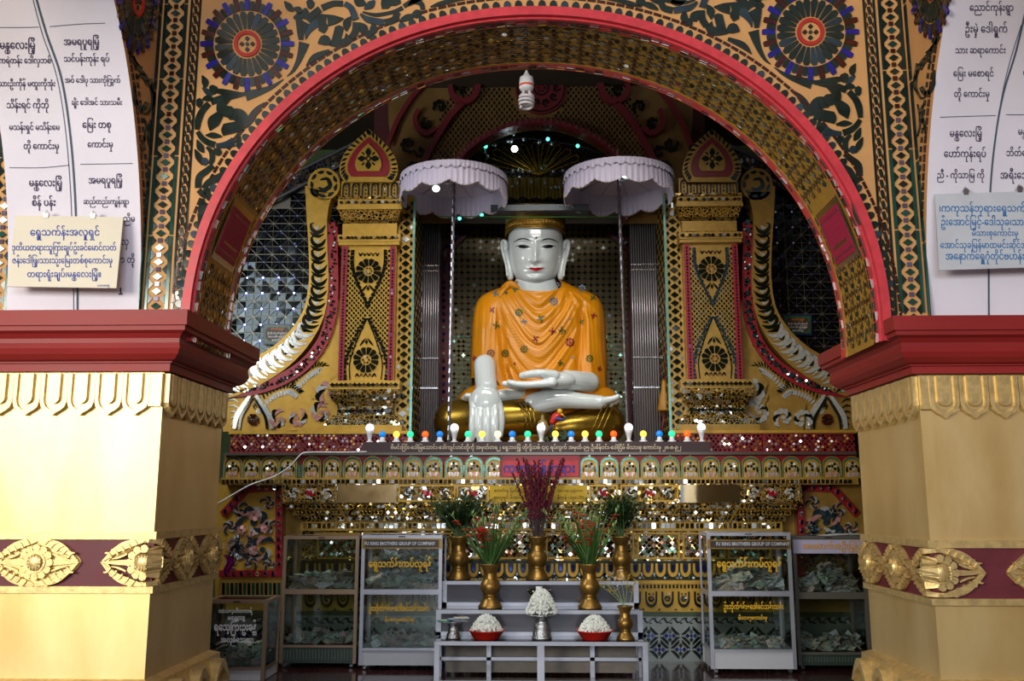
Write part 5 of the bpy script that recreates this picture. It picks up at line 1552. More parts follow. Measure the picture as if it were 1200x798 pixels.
# ---- neck and robe
b = MB(); b.grid(lambda u, v: W(HX+(22+9*v)*sin(2*pi*u), 324+24*v, -23*cos(2*pi*u)*KP*.9), 32, 6, True); b.build('neck', MARB, BUD, True)
rrows = [(326, 20, 20), (331, 31, 24), (336, 42, 28), (341, 56, 31), (346, 66, 33), (352, 71.5, 35), (362, 75.5, 37), (380, 78, 38), (400, 79, 38), (425, 80, 38), (445, 80, 38), (462, 80, 38)]
rrc = catmull(rrows, 5)
def rrow(py):
    for i in range(len(rrc)-1):
        if rrc[i+1][0] >= py: 
            t = (py-rrc[i][0])/(rrc[i+1][0]-rrc[i][0]); return tuple(rrc[i][k]*(1-t)+rrc[i+1][k]*t for k in (1, 2))
    return rrc[-1][1:]
RX = 631.5
def robedisp(px, py):
    x = px-RX; ax = abs(x)
    d = 0
    # arms apart from the chest
    gx = 46-(py-370)*.12 if x < 0 else 50-(py-370)*.05
    if py > 350: d -= 7*math.exp(-((ax-gx)/4.5)**2)*min(1, (py-350)/25)
    d += 5*math.exp(-((ax-64)/12)**2)*min(1, max(0, (py-345)/40))
    # swags hanging from both shoulders, irregular
    ph = py+.20*ax**1.5+3*noise.noise(Vector((x*.03, py*.02, 5)))
    sw = math.exp(-(ax/42)**6)*min(1, max(0, (py-336)/8))
    d += sw*(4.2*noise.noise(Vector((ph*.105, x*.012, 1.3)))+2.0*noise.noise(Vector((ph*.26, x*.02, 7.1)))+.9*noise.noise(Vector((ph*.6, x*.03, 3.1))))
    # long folds on arms and sides
    st = 1-math.exp(-(ax/46)**6)
    q = x+(py-340)*(.06 if x < 0 else -.10)+2*noise.noise(Vector((py*.03, x*.02, 2)))
    d += st*(2.4*noise.noise(Vector((q*.17, py*.006, 9.0)))+1.2*noise.noise(Vector((q*.42, py*.01, 4.0))))*min(1, max(0, (py-345)/30))
    # rays from the right-hand shoulder
    if x > 4:
        an = atan2(py-330, x-30); d += 3.0*noise.noise(Vector((an*5.5, 0, 11)))*math.exp(-(py-334)/60)*min(1, max(0, (py-338)/10))
    # collar roll
    d += 2.6*math.exp(-((py-(339-.006*x*x))/2.6)**2)*math.exp(-(ax/34)**4)
    # belly
    d += 5*g2(x, py, 0, 410, 40, 40)
    return d
def hem(px):
    x = px-RX
    if x < -48: return 441+.012*(x+64)**2
    if x < -30: return 441+.25*(x+48)+10*math.exp(-((x+38)/6)**2)
    if x < 48: return 458
    return 463
def robept(u, v):
    a = (u-.5)*2*pi
    top = 326+(8 if abs(a) < 1.9 else 0)*0
    # neckline dips in front
    dip = 15*math.exp(-(a/.9)**2)
    p0 = 326+dip
    hx = RX+80*sin(a)
    p1 = hem(hx) if cos(a) > -.2 else 463
    py = p0+(p1-p0)*v
    w_, d_ = rrow(py)
    if v < .001: pass
    sa, ca = sin(a), cos(a)
    sx2 = math.copysign(abs(sa)**.82, sa); cx2 = math.copysign(abs(ca)**.82, ca)
    px = RX+w_*sx2
    dd = d_*cx2
    if ca > -.1: dd += robedisp(px, py)*min(1, max(0, (ca+.1)/.35))
    return W(px, py, -dd*KP)
b = MB(); b.grid(robept, 260, 170, True); robe = b.build('robe', ROBE, BUD, True, fix=True)
rb = bvh_of(robe); mrb = onto(rb)
PR = [mat('print_crimson', (120, 10, 36), rough=.5), mat('print_olive', (74, 84, 20), rough=.5), mat('print_slate', (86, 104, 122), rough=.5), mat('print_green', (28, 84, 40), rough=.5), mat('print_brown', (110, 60, 20), rough=.5)]
mot = [(577, 363, 4, 0), (608, 366, 5.5, 3), (634, 373, 5, 1), (614, 377, 4, 2), (649, 353, 6, 2), (682, 338, 5.5, 2), (695, 349, 4, 3), (696, 370, 4, 0), (648, 388, 4.5, 0), (628, 397, 4.5, 0), (659, 387, 5, 1), (668, 401, 6.5, 0), (582, 381, 5, 1), (614, 409, 5.5, 1), (575, 414, 6, 4), (592, 414, 5.5, 1), (682, 377, 3.5, 1), (691, 420, 5.5, 1), (703, 432, 3.5, 0), (687, 443, 6.5, 1), (556, 420, 3.5, 0), (558, 437, 4, 4), (581, 344, 4, 2), (604, 339, 4, 3), (657, 425, 4, 1), (603, 426, 1.5, 0), (593, 343, 2, 3), (668, 374, 1.2, 2), (671, 419, 1.5, 2), (656, 333, 4, 2), (700, 451, 2.5, 0)]
for (x, y, r, c) in mot:
    b = MB()
    if r > 5: 
        for k in range(8):
            a = 2*pi*k/8; b.prism([(x+r*.62*cos(a)+r*.26*cos(q*pi/2), y+r*.62*sin(a)+r*.26*sin(q*pi/2)) for q in range(4)], .004, mrb)
        b.prism([(x+r*.28*cos(q*pi/3), y+r*.28*sin(q*pi/3)) for q in range(6)], .004, mrb)
    elif r > 2.5:
        o = R()*3
        for k in range(4):
            a = o+k*1.4; b.stroke([(x, y, .5), (x+r*.5*cos(a), y+r*.5*sin(a), r*.42), (x+r*cos(a+.5), y+r*sin(a+.5), .4)], .004, mrb, 3)
    else: b.prism([(x+r*cos(q*pi/3), y+r*sin(q*pi/3)) for q in range(6)], .004, mrb)
    b.build('printed_motif', PR[c], robe)
# knot on the left shoulder
b = MB(); limb(b, [(W(590, 337, -.18), .03), (W(598, 333, -.22), .045), (W(607, 338, -.22), .03)]); limb(b, [(W(596, 335, -.22), .025), (W(589, 342, -.25), .03), (W(586, 348, -.26), .02)])
blob('shoulder_knot', b, ROBE, robe, .012, 4)
# ---- hands
def Wr(px, py, dy, r): return (W(px, py, dy), r*KP)
b = MB()   # earth-touching hand: wrist, back of hand, four fingers, thumb
limb(b, [Wr(568, 428, -.36, 12.5), Wr(569, 444, -.44, 12.2), Wr(570, 455, -.50, 12.6)], 16)
ell(b, W(568.5, 472, -.56), (17.5*KP, 10*KP, 20*KP), 14)
for (x0, x1, y1, r) in ((554.0, 553.0, 515, 4.0), (562.8, 562.2, 520, 4.3), (571.7, 571.7, 521, 4.3), (580.2, 580.8, 517, 4.0)):
    limb(b, [Wr(x0, 466, -.54, r+.6), Wr(x0, 484, -.63, r+.1), Wr((x0+x1)/2, 500, -.665, r), Wr(x1, y1, -.65, r-.9)], 10)
limb(b, [Wr(578, 462, -.52, 6.5), Wr(584.5, 478, -.56, 5.6), Wr(586.5, 494, -.60, 5.0), Wr(585.5, 510, -.61, 3.8)], 10)
blob('right_hand', b, MARB, BUD, .009, 2)
b = MB()   # hand lying in the lap, palm up, fingers pointing to the left of the picture
limb(b, [Wr(690, 448, -.30, 12), Wr(674, 446, -.46, 11.5), Wr(664, 445, -.52, 11)], 16)
ell(b, W(655, 446, -.56), (19*KP, 13*KP, 10*KP), 14)
for k, (ty, ly) in enumerate(((450, -.70), (451.5, -.62), (451.5, -.54), (450, -.46))):
    tx = (597, 591, 592, 600)[k]
    limb(b, [Wr(648, 448.5, ly, 4.9), Wr(625, 450.5, ly-.0, 4.3), Wr(608, ty+.5, ly, 4.0), Wr(tx, ty-2, ly, 3.2)], 10)
limb(b, [Wr(650, 440, -.66, 6), Wr(634, 437.5, -.70, 5.0), Wr(620, 438.5, -.70, 4.4), Wr(612, 440, -.69, 3.8)], 10)
blob('left_hand', b, MARB, BUD, .009, 2)
# ---- feet
b = MB()
limb(b, [Wr(628, 474, -.42, 14), Wr(642, 470, -.46, 13), Wr(660, 468, -.47, 11), Wr(680, 470, -.47, 9), Wr(704, 471.5, -.46, 8)], 16)
limb(b, [Wr(640, 462, -.42, 8), Wr(654, 458, -.44, 7), Wr(668, 462, -.44, 6)], 12)
for (x, y, d_, r) in ((724, 464.5, -.50, 3.6), (725, 467.5, -.46, 3.2), (723.5, 470, -.44, 3.0), (720.5, 472.5, -.42, 2.9), (716, 475, -.42, 2.8)):
    limb(b, [Wr(704, 470, d_, r+1.6), Wr((704+x)/2+4, (470+y)/2, d_, r), Wr(x, y, d_, r-.3)], 8)
blob('right_foot', b, MARB, BUD, .012, 4)
b = MB()
limb(b, [Wr(616, 462, -.34, 8), Wr(598, 463, -.38, 8), Wr(575, 466, -.42, 8), Wr(556, 467, -.44, 6)], 12)
for k in range(5): limb(b, [Wr(556, 467-k*.6, -.40-.02*k, 4), Wr(547, 467.5-k, -.42-.02*k, 3.2), Wr(542.5+k*1.2, 466.5-k, -.42-.02*k, 2.6)], 8)
blob('left_foot', b, MARB, BUD, .014, 4)
# ---- legs
b = MB()
limb(b, [Wr(533, 493, -.22, 24), Wr(560, 491, -.30, 23), Wr(595, 489, -.34, 21), Wr(618, 488, -.36, 20), Wr(632, 490, -.36, 18)], 24)
limb(b, [Wr(533, 495, -.15, 25), Wr(570, 488, .1, 27), Wr(600, 478, .3, 24)], 20)
blob('left_leg', b, GLEG, BUD, .02, 6)
b = MB()
limb(b, [Wr(709, 497, -.20, 23), Wr(690, 499, -.28, 20), Wr(668, 501, -.34, 17), Wr(650, 503, -.36, 12)], 24)
limb(b, [Wr(709, 497, -.15, 24), Wr(690, 488, .1, 25), Wr(660, 480, .3, 24)], 20)
limb(b, [Wr(570, 512, -.1, 10), Wr(630, 510, -.15, 14), Wr(690, 512, -.1, 10)], 20)
blob('right_leg', b, GLEG, BUD, .02, 6)
def legfolds(b):
    for k in range(3):
        x = 616+k*5; b.tube([W(x-8, 472, -.62)+Vector((0, .10, 0)), W(x-2, 480, -.66), W(x+1, 492, -.685), W(x-2, 503, -.66)], .011, 6)
        x = 700+k*6; b.tube([W(x+8, 474, -.50), W(x+2, 486, -.57), W(x-3, 498, -.60), W(x-8, 508, -.58)], .010, 6)
def _lf(j):
    global b
    for k in range(3):
        b = MB()
        if j == 0: x = 616+k*5; b.tube([W(x-8, 472, -.52), W(x-2, 480, -.66), W(x+1, 492, -.685), W(x-2, 503, -.66)], .011, 6)
        else: x = 700+k*6; b.tube([W(x+8, 474, -.50), W(x+2, 486, -.57), W(x-3, 498, -.60), W(x-8, 508, -.58)], .010, 6)
        b.build('leg_fold', GLEG, BUD, True)
_lf(0); _lf(1)
b = MB(); ell(b, W(631, 470, .02), (95*KP, .45, 30*KP), 16); b.build('lap', ROBE, BUD, True)
# ================================================================ things on and before the altar
def emis(name, col, e): return mat(name, col, rough=.3, emit=e)
CERAM = mat('white_plastic', (214, 214, 216), rough=.3)
BRASS = mat('brass', (164, 126, 62), metal=.8, rough=.34, var=.3, vscale=9)
SILV = mat('embossed_silver', (176, 178, 182), metal=.95, rough=.2, bump=.8, bscale=70)
ALU = mat('aluminium_frame', (176, 178, 188), metal=.55, rough=.35, var=.08, vscale=4)
GLS = glass('clear_glass', (246, 250, 248), .03)
# ---- inscription board with its lamps
YS = 9.15; ms = plane(YS)
sg = thing('inscription_board', 'long dark brown board with one line of cream writing under the row of lamps', 'sign', P(629, 530, YS))
def sbox(px0, py0, px1, py1, Y, d, mt, name, par):
    a, c = P(px0, py0, Y), P(px1, py1, Y); b = MB(); b.box((min(a.x, c.x), Y, min(a.z, c.z)), (max(a.x, c.x), Y+d, max(a.z, c.z))); return b.build(name, mt, par)
sbox(425, 518, 832, 530.2, YS, .05, mat('board_brown', (58, 34, 34), rough=.5, var=.1), 'panel', sg)
lettering([('ဗိမင်းကြီး-ဒေါ်မြသောင်း-ဒေါ်ကျင်ဟင်တို့ကို အမှတ်တရ၂ ရွှေဘဝမြို့ တို့ဂျိုသစ် ၎၊၄ ရပ်ကွက် အမှတ်-၃၅-ဦးစိန်ဝင်း-ဒေါ်ငြိမ် မိသားစု ကောင်းမှု ၂၈-၈-၉၂', 628, 524.4, 340, -1.1)], ms, mat('cream_ink', (206, 190, 160), rough=.6), sg, 'lettering', .004, .012)
zb_s = P(600, 518, YS).z
def lamp_base(kind):
    b = MB(); 
    if kind == 'small': b.lathe([(.0, 0), (.042, 0), (.042, .012), (.026, .018), (.024, .045), (.018, .052), (.0, .052)], n=14)
    else: b.lathe([(0, 0), (.036, 0), (.036, .01), (.02, .014), (.018, .03), (.030, .085), (.042, .12), (0, .12)], n=14)
    return b.mesh('holder', CERAM, True)
LB = {k: lamp_base(k) for k in ('small', 'big')}
def globe(mt, r, z):
    b = MB(); b.lathe([(0.001, -r)]+[(r*sin(pi*i/8), -r*cos(pi*i/8)) for i in range(1, 8)]+[(.001, r)], (0, 0, z), 12); return b.mesh('globe', mt, True)
COLS = {'blue': ((10, 110, 190), .9), 'yellow': ((250, 200, 70), 1.6), 'green': ((40, 220, 150), 1.0), 'orange': ((255, 84, 20), 1.2), 'cream': ((250, 232, 160), 1.6), 'white': ((236, 230, 250), 1.3)}
GM_ = {k: globe(emis('lit_%s_globe' % k, *v), .043 if k == 'white' else .034, .145 if k == 'white' else .080) for k, v in COLS.items()}
rowl = [(35, 'white'), (78, 'blue'), (125, 'yellow'), (172, 'green'), (222, 'orange'), (271, 'blue'), (320, 'white'), (366, 'green'), (413, 'yellow'), (466, 'cream'), (515, 'blue'), (567, 'green'), (612, 'white'), (660, 'yellow'), (713, 'blue'), (760, 'yellow'), (807, 'green'), (856, 'orange'), (907, 'white'), (956, 'yellow'), (1010, 'blue'), (1052, 'green'), (1103, 'orange'), (1152, 'white')]
ordn = ['first', 'second', 'third', 'fourth', 'fifth', 'sixth', 'seventh', 'eighth', 'ninth', 'tenth', 'eleventh', 'twelfth']
tot = {}; 
for _, c in rowl: tot[c] = tot.get(c, 0)+1
cnt = {}
for cx, c in rowl:
    px = 420+cx/2.857; cnt[c] = cnt.get(c, 0)+1
    loc = P(px, 518, YS); loc.y = YS+.035; loc.z = zb_s
    kind = 'big' if c == 'white' else 'small'
    nm = {'white': 'large white lamp standing above the small coloured ones', 'cream': 'pale cream lit globe lamp'}.get(c, 'small %s lit globe lamp' % c)
    lab = nm if c == 'cream' else '%s, %s %s from the left in the row' % (nm, ordn[cnt[c]-1], 'of its colour')
    if c == 'white': lab = 'large white lamp, %s white one from the left in the lamp row' % ordn[cnt[c]-1]
    if c == 'cream': lab = 'pale cream lit globe lamp near the marble hand in the lamp row'
    r = thing('globe_lamp', lab, 'lamp', loc, 'lamps in the row on the inscription board')
    link('holder', LB[kind], r, True); link('globe', GM_[c], r, True)
# ---- parasols
LILAC = mat('lilac_satin', (190, 180, 200), rough=.5, var=.06, vscale=3, spec=.5)
tt_ = LILAC.node_tree.nodes['Principled BSDF']; tt_.inputs['Subsurface Weight'].default_value = 0
PEARL = mat('pearl_bead', (214, 200, 190), rough=.25)
POLEM = mat('beaded_pole', (128, 124, 130), metal=.85, rough=.25)
def parasol(cx, cy, rpx, footpx, side, lit):
    Yp = 9.42; c = P(cx, cy, Yp); Rr = rpx/F*Yp*.985
    foot = P(footpx, 505, Yp); 
    root = thing('parasol', 'white scalloped satin parasol with pearl edging, %s of the statue head' % side, 'parasol', (foot.x, Yp, ZT))
    b = MB(); NS_ = 48; nsc = 12
    def pf_(a, r, z): return Vector((c.x+r*cos(a), Yp+r*sin(a), c.z+z))
    def can(u, v):
        a = 2*pi*u; seg = abs(((a*nsc/2/pi) % 1)-.5)*2
        r = Rr*v*(1-.018*(1-seg**2)); return pf_(a, r, .17*(1-v**2.2)-.01+.02*seg*v*0)
    b.grid(can, 72, 10, True); b.build('canopy', LILAC, root, True)
    b = MB()
    def val(u, v):
        a = 2*pi*u; k = (a*nsc/2/pi) % 1
        drop = .19+.055*abs(sin(pi*k))
        rf = Rr*(1.005+.012*sin(a*60)*(.3+v)+.015*v)
        return pf_(a, rf, .0-drop*v)
    b.grid(val, 240, 6, True); b.build('valance', LILAC, root, True)
    b = MB()
    def fr(u, v):
        a = 2*pi*u; k = (a*nsc/2/pi) % 1; rf = Rr*(1.025+.014*sin(a*76)*v+.01*v); return pf_(a, rf, .015-(.075+.012*sin(a*38))*v)
    b.grid(fr, 300, 3, True); b.build('frill', LILAC, root, True)
    b = MB()
    for i in range(nsc*12):
        a = 2*pi*i/(nsc*12); k = (a*nsc/2/pi) % 1; p = pf_(a, Rr*1.02, -(.195+.055*abs(sin(pi*k)))); r = .0095
        b.add([p+Vector(v)*r for v in ((1, 0, 0), (-1, 0, 0), (0, 1, 0), (0, -1, 0), (0, 0, 1), (0, 0, -1))], [(0, 2, 4), (2, 1, 4), (1, 3, 4), (3, 0, 4), (2, 0, 5), (1, 2, 5), (3, 1, 5), (0, 3, 5)])
    stuff(b.build('pearl_edging', PEARL, root))
    for i in range(nsc):
        a = 2*pi*(i+.5)/nsc; b = MB(); b.tube([pf_(a, .05, -.02), pf_(a, Rr*.5, .02), pf_(a, Rr*.97, -.02)], .005, 5); b.build('rib', STEEL, root, True)
    b = MB(); n = 60
    pts = [Vector((foot.x, Yp, ZT))+(pf_(0, 0, .12)-Vector((foot.x, Yp, ZT)))*(i/n) for i in range(n+1)]
    b.tube(pts, [.021 if i % 2 else .016 for i in range(n+1)], 8); b.build('pole', POLEM, root)
    b = MB(); b.lathe([(0, .24), (.014, .235), (.02, .20), (.012, .17), (.03, .15), (.03, .13)], (c.x, Yp, c.z+.03), 10); b.tube([(c.x, Yp, c.z+.26), (c.x, Yp, c.z+.36)], .006, 5); b.build('finial', BRASS, root, True)
    b = MB(); q = P(lit[0], lit[1], Yp-.05); ell(b, q, (.04, .04, .035), 8); b.build('bulb', emis('parasol_bulb', (200, 235, 240), 5), root, True)
parasol(532, 211, 65, 526, 'left', (511, 221)); parasol(724.5, 208, 66, 736, 'right', (733, 205))
# ---- spiral lamp hanging from the crown of the arch
cf = thing('spiral_lamp', 'unlit white spiral energy-saving lamp with an orange band hanging from the arch', 'lamp', P(617, 82, YB-.12))
k = .0053*1.0; o = P(617, 82, YB-.12)
b = MB(); b.lathe([(0, 0), (.006*1, -.004), (.012, -.02), (.030, -.05), (.044, -.055), (.048, -.10), (.048, -.105)], o, 18); b.lathe([(.048, -.119), (.047, -.125), (.034, -.145), (0, -.146)], o, 18); b.build('base', CERAM, cf, True)
b = MB(); b.lathe([(.0485, -.105), (.0485, -.119)], o, 18); b.build('band', mat('orange_band', (214, 80, 40), rough=.4), cf, True)
b = MB()
for q in (-1, 1): b.tube([o+Vector((q*.018, 0, -.14)), o+Vector((q*.020, -.01, -.165)), o+Vector((q*.034, -.01, -.178))], .010, 8)
pts = [o+Vector((.038*(1+.18*sin(pi*min(1, i/70)))*cos(i*.3), .038*(1+.18*sin(pi*min(1, i/70)))*sin(i*.3), -.172-.085*i/75)) for i in range(76)]
b.tube(pts, .0095, 8); b.build('tube', mat('lamp_tube', (206, 200, 202), rough=.25), cf, True)
# ---- shelf, valance cloth, gold ray fan, string lights above the head
sh = thing('glass_shelf', 'grey glass shelf bar running just above the statue hair', 'shelf', P(632, 243, 9.75))
sbox(575, 240, 690, 246, 9.75, .3, mat('grey_glass_bar', (84, 92, 98), metal=.1, rough=.4), 'bar', sh)
gr = thing('green_string', 'thin green string stretched between the parasols over the hair', 'string', P(632, 254, 9.6))
b = MB(); b.tube([P(515, 253.5, 9.6), P(632, 254.5, 9.6), P(727, 254, 9.6)], .006, 5); b.build('strand', mat('green_strand', (60, 110, 40), rough=.5), gr)
cl = thing('gold_valance', 'pleated olive gold cloth valance hanging between the two parasols', 'cloth', P(630, 222, 10.4))
b = MB(); b.grid(lambda u, v: P(572+118*u, 208+(24+1.6*sin(u*50))*v, 10.4-.03*sin(u*90)*(.3+v)), 160, 8)
b.build('cloth', mat('olive_gold_cloth', (120, 104, 26), rough=.5, var=.2), cl, True)
fan = thing('ray_fan', 'fan of gold wire rays behind the statue head under the niche arch', 'ornament', P(634, 203, 10.5))
for k in range(9):
    a = radians(158-k*15.5); L = 62 if k < 3 else 50; c0 = (632, 205)
    b = MB(); ex, ey = c0[0]+L*cos(a)*1.05, c0[1]-L*sin(a)*.72
    nx, ny = -sin(a), -cos(a)
    b.tube([P(c0[0], c0[1], 10.87), P(ex-nx*4, ey-ny*4, 10.88), P(ex+3*cos(a), ey-3*sin(a), 10.88), P(ex+nx*4, ey+ny*4, 10.88), P(c0[0]+nx, c0[1], 10.87)], .007, 5); b.build('ray', mat('gold_wire', (200, 160, 20), metal=.6, rough=.3), fan)
sl_ = thing('string_lights', 'string of small white and turquoise bulbs draped under the niche arch', 'light string', P(632, 176, 10.2))
def bulbs(b):
    for (x, y, r, c) in SLP:
        b.cur = c; ell(b, P(x, y, 10.4), (r/F*10.5,)*3, 5)
SLP = [(603, 174.5, 4.2, 0), (569, 171.5, 2.6, 1), (677, 171, 2.4, 1), (642, 163, 2.4, 2), (564.5, 255.5-3.5, 2.4, 1), (538.5, 256, 2.3, 2)]+[(x, y, 2.6, 3) for x, y in ((602, 157), (599, 165), (614, 163), (595, 165), (632, 167), (647, 169), (560, 172), (568, 178), (571, 183), (579, 170), (608, 200), (613, 201), (622, 201), (601, 201), (635, 197), (649, 201), (660, 200), (606, 215), (600, 219), (623, 214), (639, 215), (646, 220), (651, 219.5), (656, 219.5))]
b = MB(); bulbs(b); stuff(b.build('bulbs', [emis('bulb_white_lit', (225, 245, 255), 7), emis('bulb_green_lit', (90, 235, 190), 2.2), emis('bulb_cyan_lit', (110, 230, 240), 2.2), mat('bulb_clear', (170, 190, 195), metal=.6, rough=.1)], sl_, True))
b = MB()
for pts in ([(565, 172), (560, 215), (564.5, 252), (552, 258), (538.5, 256), (535, 230)], [(548, 186), (565, 174), (590, 165), (615, 162), (645, 166), (677, 171), (705, 180)], [(585, 200), (605, 202), (630, 201), (655, 201), (680, 200)], [(590, 218), (610, 220), (640, 220), (662, 219)]):
    b.tube([P(x, y, 10.42) for x, y in catmull(pts, 3)], .006, 4)
stuff(b.build('wire', mat('dark_wire', (50, 58, 60), rough=.5), sl_))
# ---- tassel
ts = thing('gold_tassel', 'gold tassel with a red cord hanging before the right rod screen', 'tassel', P(779, 505, 9.7))
b = MB(); o = P(779, 482, 9.85); b.lathe([(0, .34), (.018, .33), (.026, .29), (.03, .24), (.055, .15), (.075, .02), (.07, 0), (0, .01)], o, 16, fl=lambda a, t: 1+.06*sin(a*8)); b.build('skirt', mat('tassel_gold', (160, 112, 20), rough=.5, var=.3, vscale=40), ts, True)
b = MB(); b.tube([P(779, 447, 9.85), P(781, 330, 9.85), P(786, 250, 9.85)], .006, 5); b.tube([P(779, 481, 9.85), P(777, 495, 9.8), P(775, 508, 9.8)], .008, 5); b.build('cord', mat('cord_red', (120, 20, 30), rough=.6), ts, True)
# ---- small altar figure and flowers by the foot
fg = thing('toy_bird', 'small red and yellow bird figure between the statue legs and the lamps', 'figure', P(655, 515, 9.6))
b = MB(); limb(b, [(P(648, 494, 9.5), .035), (P(652, 489, 9.5), .05), (P(656, 485, 9.5), .03)]); b.build('body', mat('toy_red', (190, 30, 24), rough=.4), fg, True)
b = MB(); ell(b, P(656, 482, 9.48), (.028, .028, .028), 8); b.tube([P(656, 484, 9.48), P(663, 489, 9.48)], [.014, .003], 6); b.build('head', mat('toy_yellow', (220, 170, 30), rough=.4), fg, True)
b = MB(); b.tube([P(651, 490, 9.45), P(660, 492, 9.45), P(664, 488, 9.45)], [.02, .012, .003], 6); b.tube([P(650, 493, 9.5), P(646, 499, 9.5), P(644, 507, 9.5)], [.012, .01, .008], 6); b.build('wing', mat('toy_blue', (40, 60, 130), rough=.4), fg, True)
b = MB(); b.tube([P(650, 496, 9.52), P(650, 506, 9.52), P(650, 516, 9.55)], .006, 5); b.build('stick', mat('stick_green', (50, 80, 30), rough=.6), fg, True)
gp = thing('glass_goblet', 'small gilt-rimmed glass goblet standing behind the middle white lamp', 'goblet', P(636, 515, 9.55))
b = MB(); o = P(636, 521, 9.55); b.lathe([(0, 0), (.05, 0), (.012, .02), (.010, .09), (.05, .12), (.065, .17), (.05, .24), (.02, .27), (.012, .31), (0, .32)], (o.x, o.y, ZT), 14); b.build('bowl', mat('gilt_glass', (180, 160, 110), metal=.5, rough=.15), gp, True)
lf = thing('leaf_posy', 'low posy of dark green leaves beside the goblet on the altar', 'plant', P(652, 518, 9.5))
LEAFD = mat('leaf_dark', (32, 62, 24), rough=.5, var=.4, vscale=20)
b = MB()
for i in range(46):
    x = 634+R()*34; y = 519-R()*13; a = R()*6; b.stroke([(x, y, .5), (x+3*cos(a), y+3*sin(a)*.8, 2.6), (x+6*cos(a), y+6*sin(a)*.8, .4)], .01, plane(9.5+R()*.12), 2)
stuff(b.build('leaves', LEAFD, lf))
# white cable across the left of the altar
cb_ = thing('white_cable', 'white cable running down across the left end of the altar front', 'cable', P(300, 566, 9.05))
b = MB(); b.tube([P(x, y, 9.08) for x, y in catmull([(430, 529.5), (400, 530), (362, 530), (352, 533), (340, 546), (322, 558), (296, 567), (284, 573), (262, 586), (250, 592)], 4)], .007, 6); b.build('strand', CERAM, cb_, True)
# ================================================================ donation cabinets
ALB = mat('bronze_aluminium', (150, 126, 104), metal=.5, rough=.35)
ALD = mat('dull_aluminium', (112, 108, 100), metal=.5, rough=.4)
WPAN = mat('white_panel', (176, 178, 184), rough=.45)
DPAN = mat('green_grey_panel', (52, 66, 60), rough=.4, metal=.2)
NOTE = [mat('note_%s' % n, c, rough=.75, var=.35, vscale=60) for n, c in (('green', (176, 198, 182)), ('grey_blue', (192, 202, 208)), ('rose', (208, 186, 178)), ('buff', (218, 212, 192)))]
NPR = mat('note_print', (70, 92, 84), rough=.8)
def note_mesh(v):
    b = MB(); L, Wd = .155, .070; cur = (R()-.5)*.05; tw = (R()-.5)*.03; fold = v % 3 == 0
    def q(u, t):
        x = (u-.5)*L; y = (t-.5)*Wd; z = cur*cos((u-.5)*pi)+tw*(u-.5)*(t-.5)*4+(.02*abs(u-.5) if fold else 0)
        return (x, y, z)
    b.grid(q, 6, 2); b.cur = 1
    for (u0, u1, t0, t1) in ((.06, .94, .08, .13), (.06, .94, .87, .92), (.56, .84, .28, .74), (.12, .30, .4, .6)):
        b.grid(lambda u, t: tuple(a+(0, 0, .0012)[i] for i, a in enumerate(q(u0+(u1-u0)*u, t0+(t1-t0)*t))), 3, 1)
        b.grid(lambda u, t: tuple(a-(0, 0, .0012)[i] for i, a in enumerate(q(u0+(u1-u0)*u, t0+(t1-t0)*t))), 3, 1)
    return b.mesh('banknote', [NOTE[v % 4], NPR])
NMESH = [note_mesh(v) for v in range(10)]
def heap(x0, x1, y0, y1, z, hfun, n, where, group):
    core = thing('banknote_heap', 'mound of banknotes %s' % where, 'banknotes', ((x0+x1)/2, (y0+y1)/2, z))
    b = MB()
    for i in range(n*3):
        x = x0+(x1-x0)*(.07+.86*R()); y = y0+(y1-y0)*(.18+.66*R()); hz = z+.012+hfun((x-x0)/(x1-x0))*R()*.9*(.6+.4*(y-y0)/(y1-y0))
        M = Matrix.LocRotScale(Vector((x, y, hz)), __import__('mathutils').Euler(((R()-.2)*1.6, (R()-.5)*1.0, R()*6.3)), Vector((1, 1, 1)))
        b.cur = int(R()*4); c_ = (R()-.5)*.05
        b.grid(lambda u, t: M @ Vector(((u-.5)*.15, (t-.5)*.07, c_*cos((u-.5)*pi))), 3, 1)
    stuff(b.build('notes', NOTE, core))
    for i in range(n):
        x = x0+(x1-x0)*(.08+.84*R()); y = y0+(y1-y0)*(.16+.6*R()**1.4); u = (x-x0)/(x1-x0)
        hz = z+.02+hfun(u)*(.30+.7*R())*(.7+.3*(y-y0)/(y1-y0))
        o = link('banknote', NMESH[i % 10], None); o.location = (x, y, hz); s_ = .8+.25*R()
        o.rotation_euler = ((R()-.25)*1.5, (R()-.5)*.8, R()*6.3); o.scale = (s_,)*3
        tag(o, '%s banknote heaped %s' % (('green', 'grey-blue', 'rose', 'buff')[(i % 10) % 4], where), 'banknote', group)
YTXT = mat('yellow_lettering', (216, 166, 20), rough=.5)
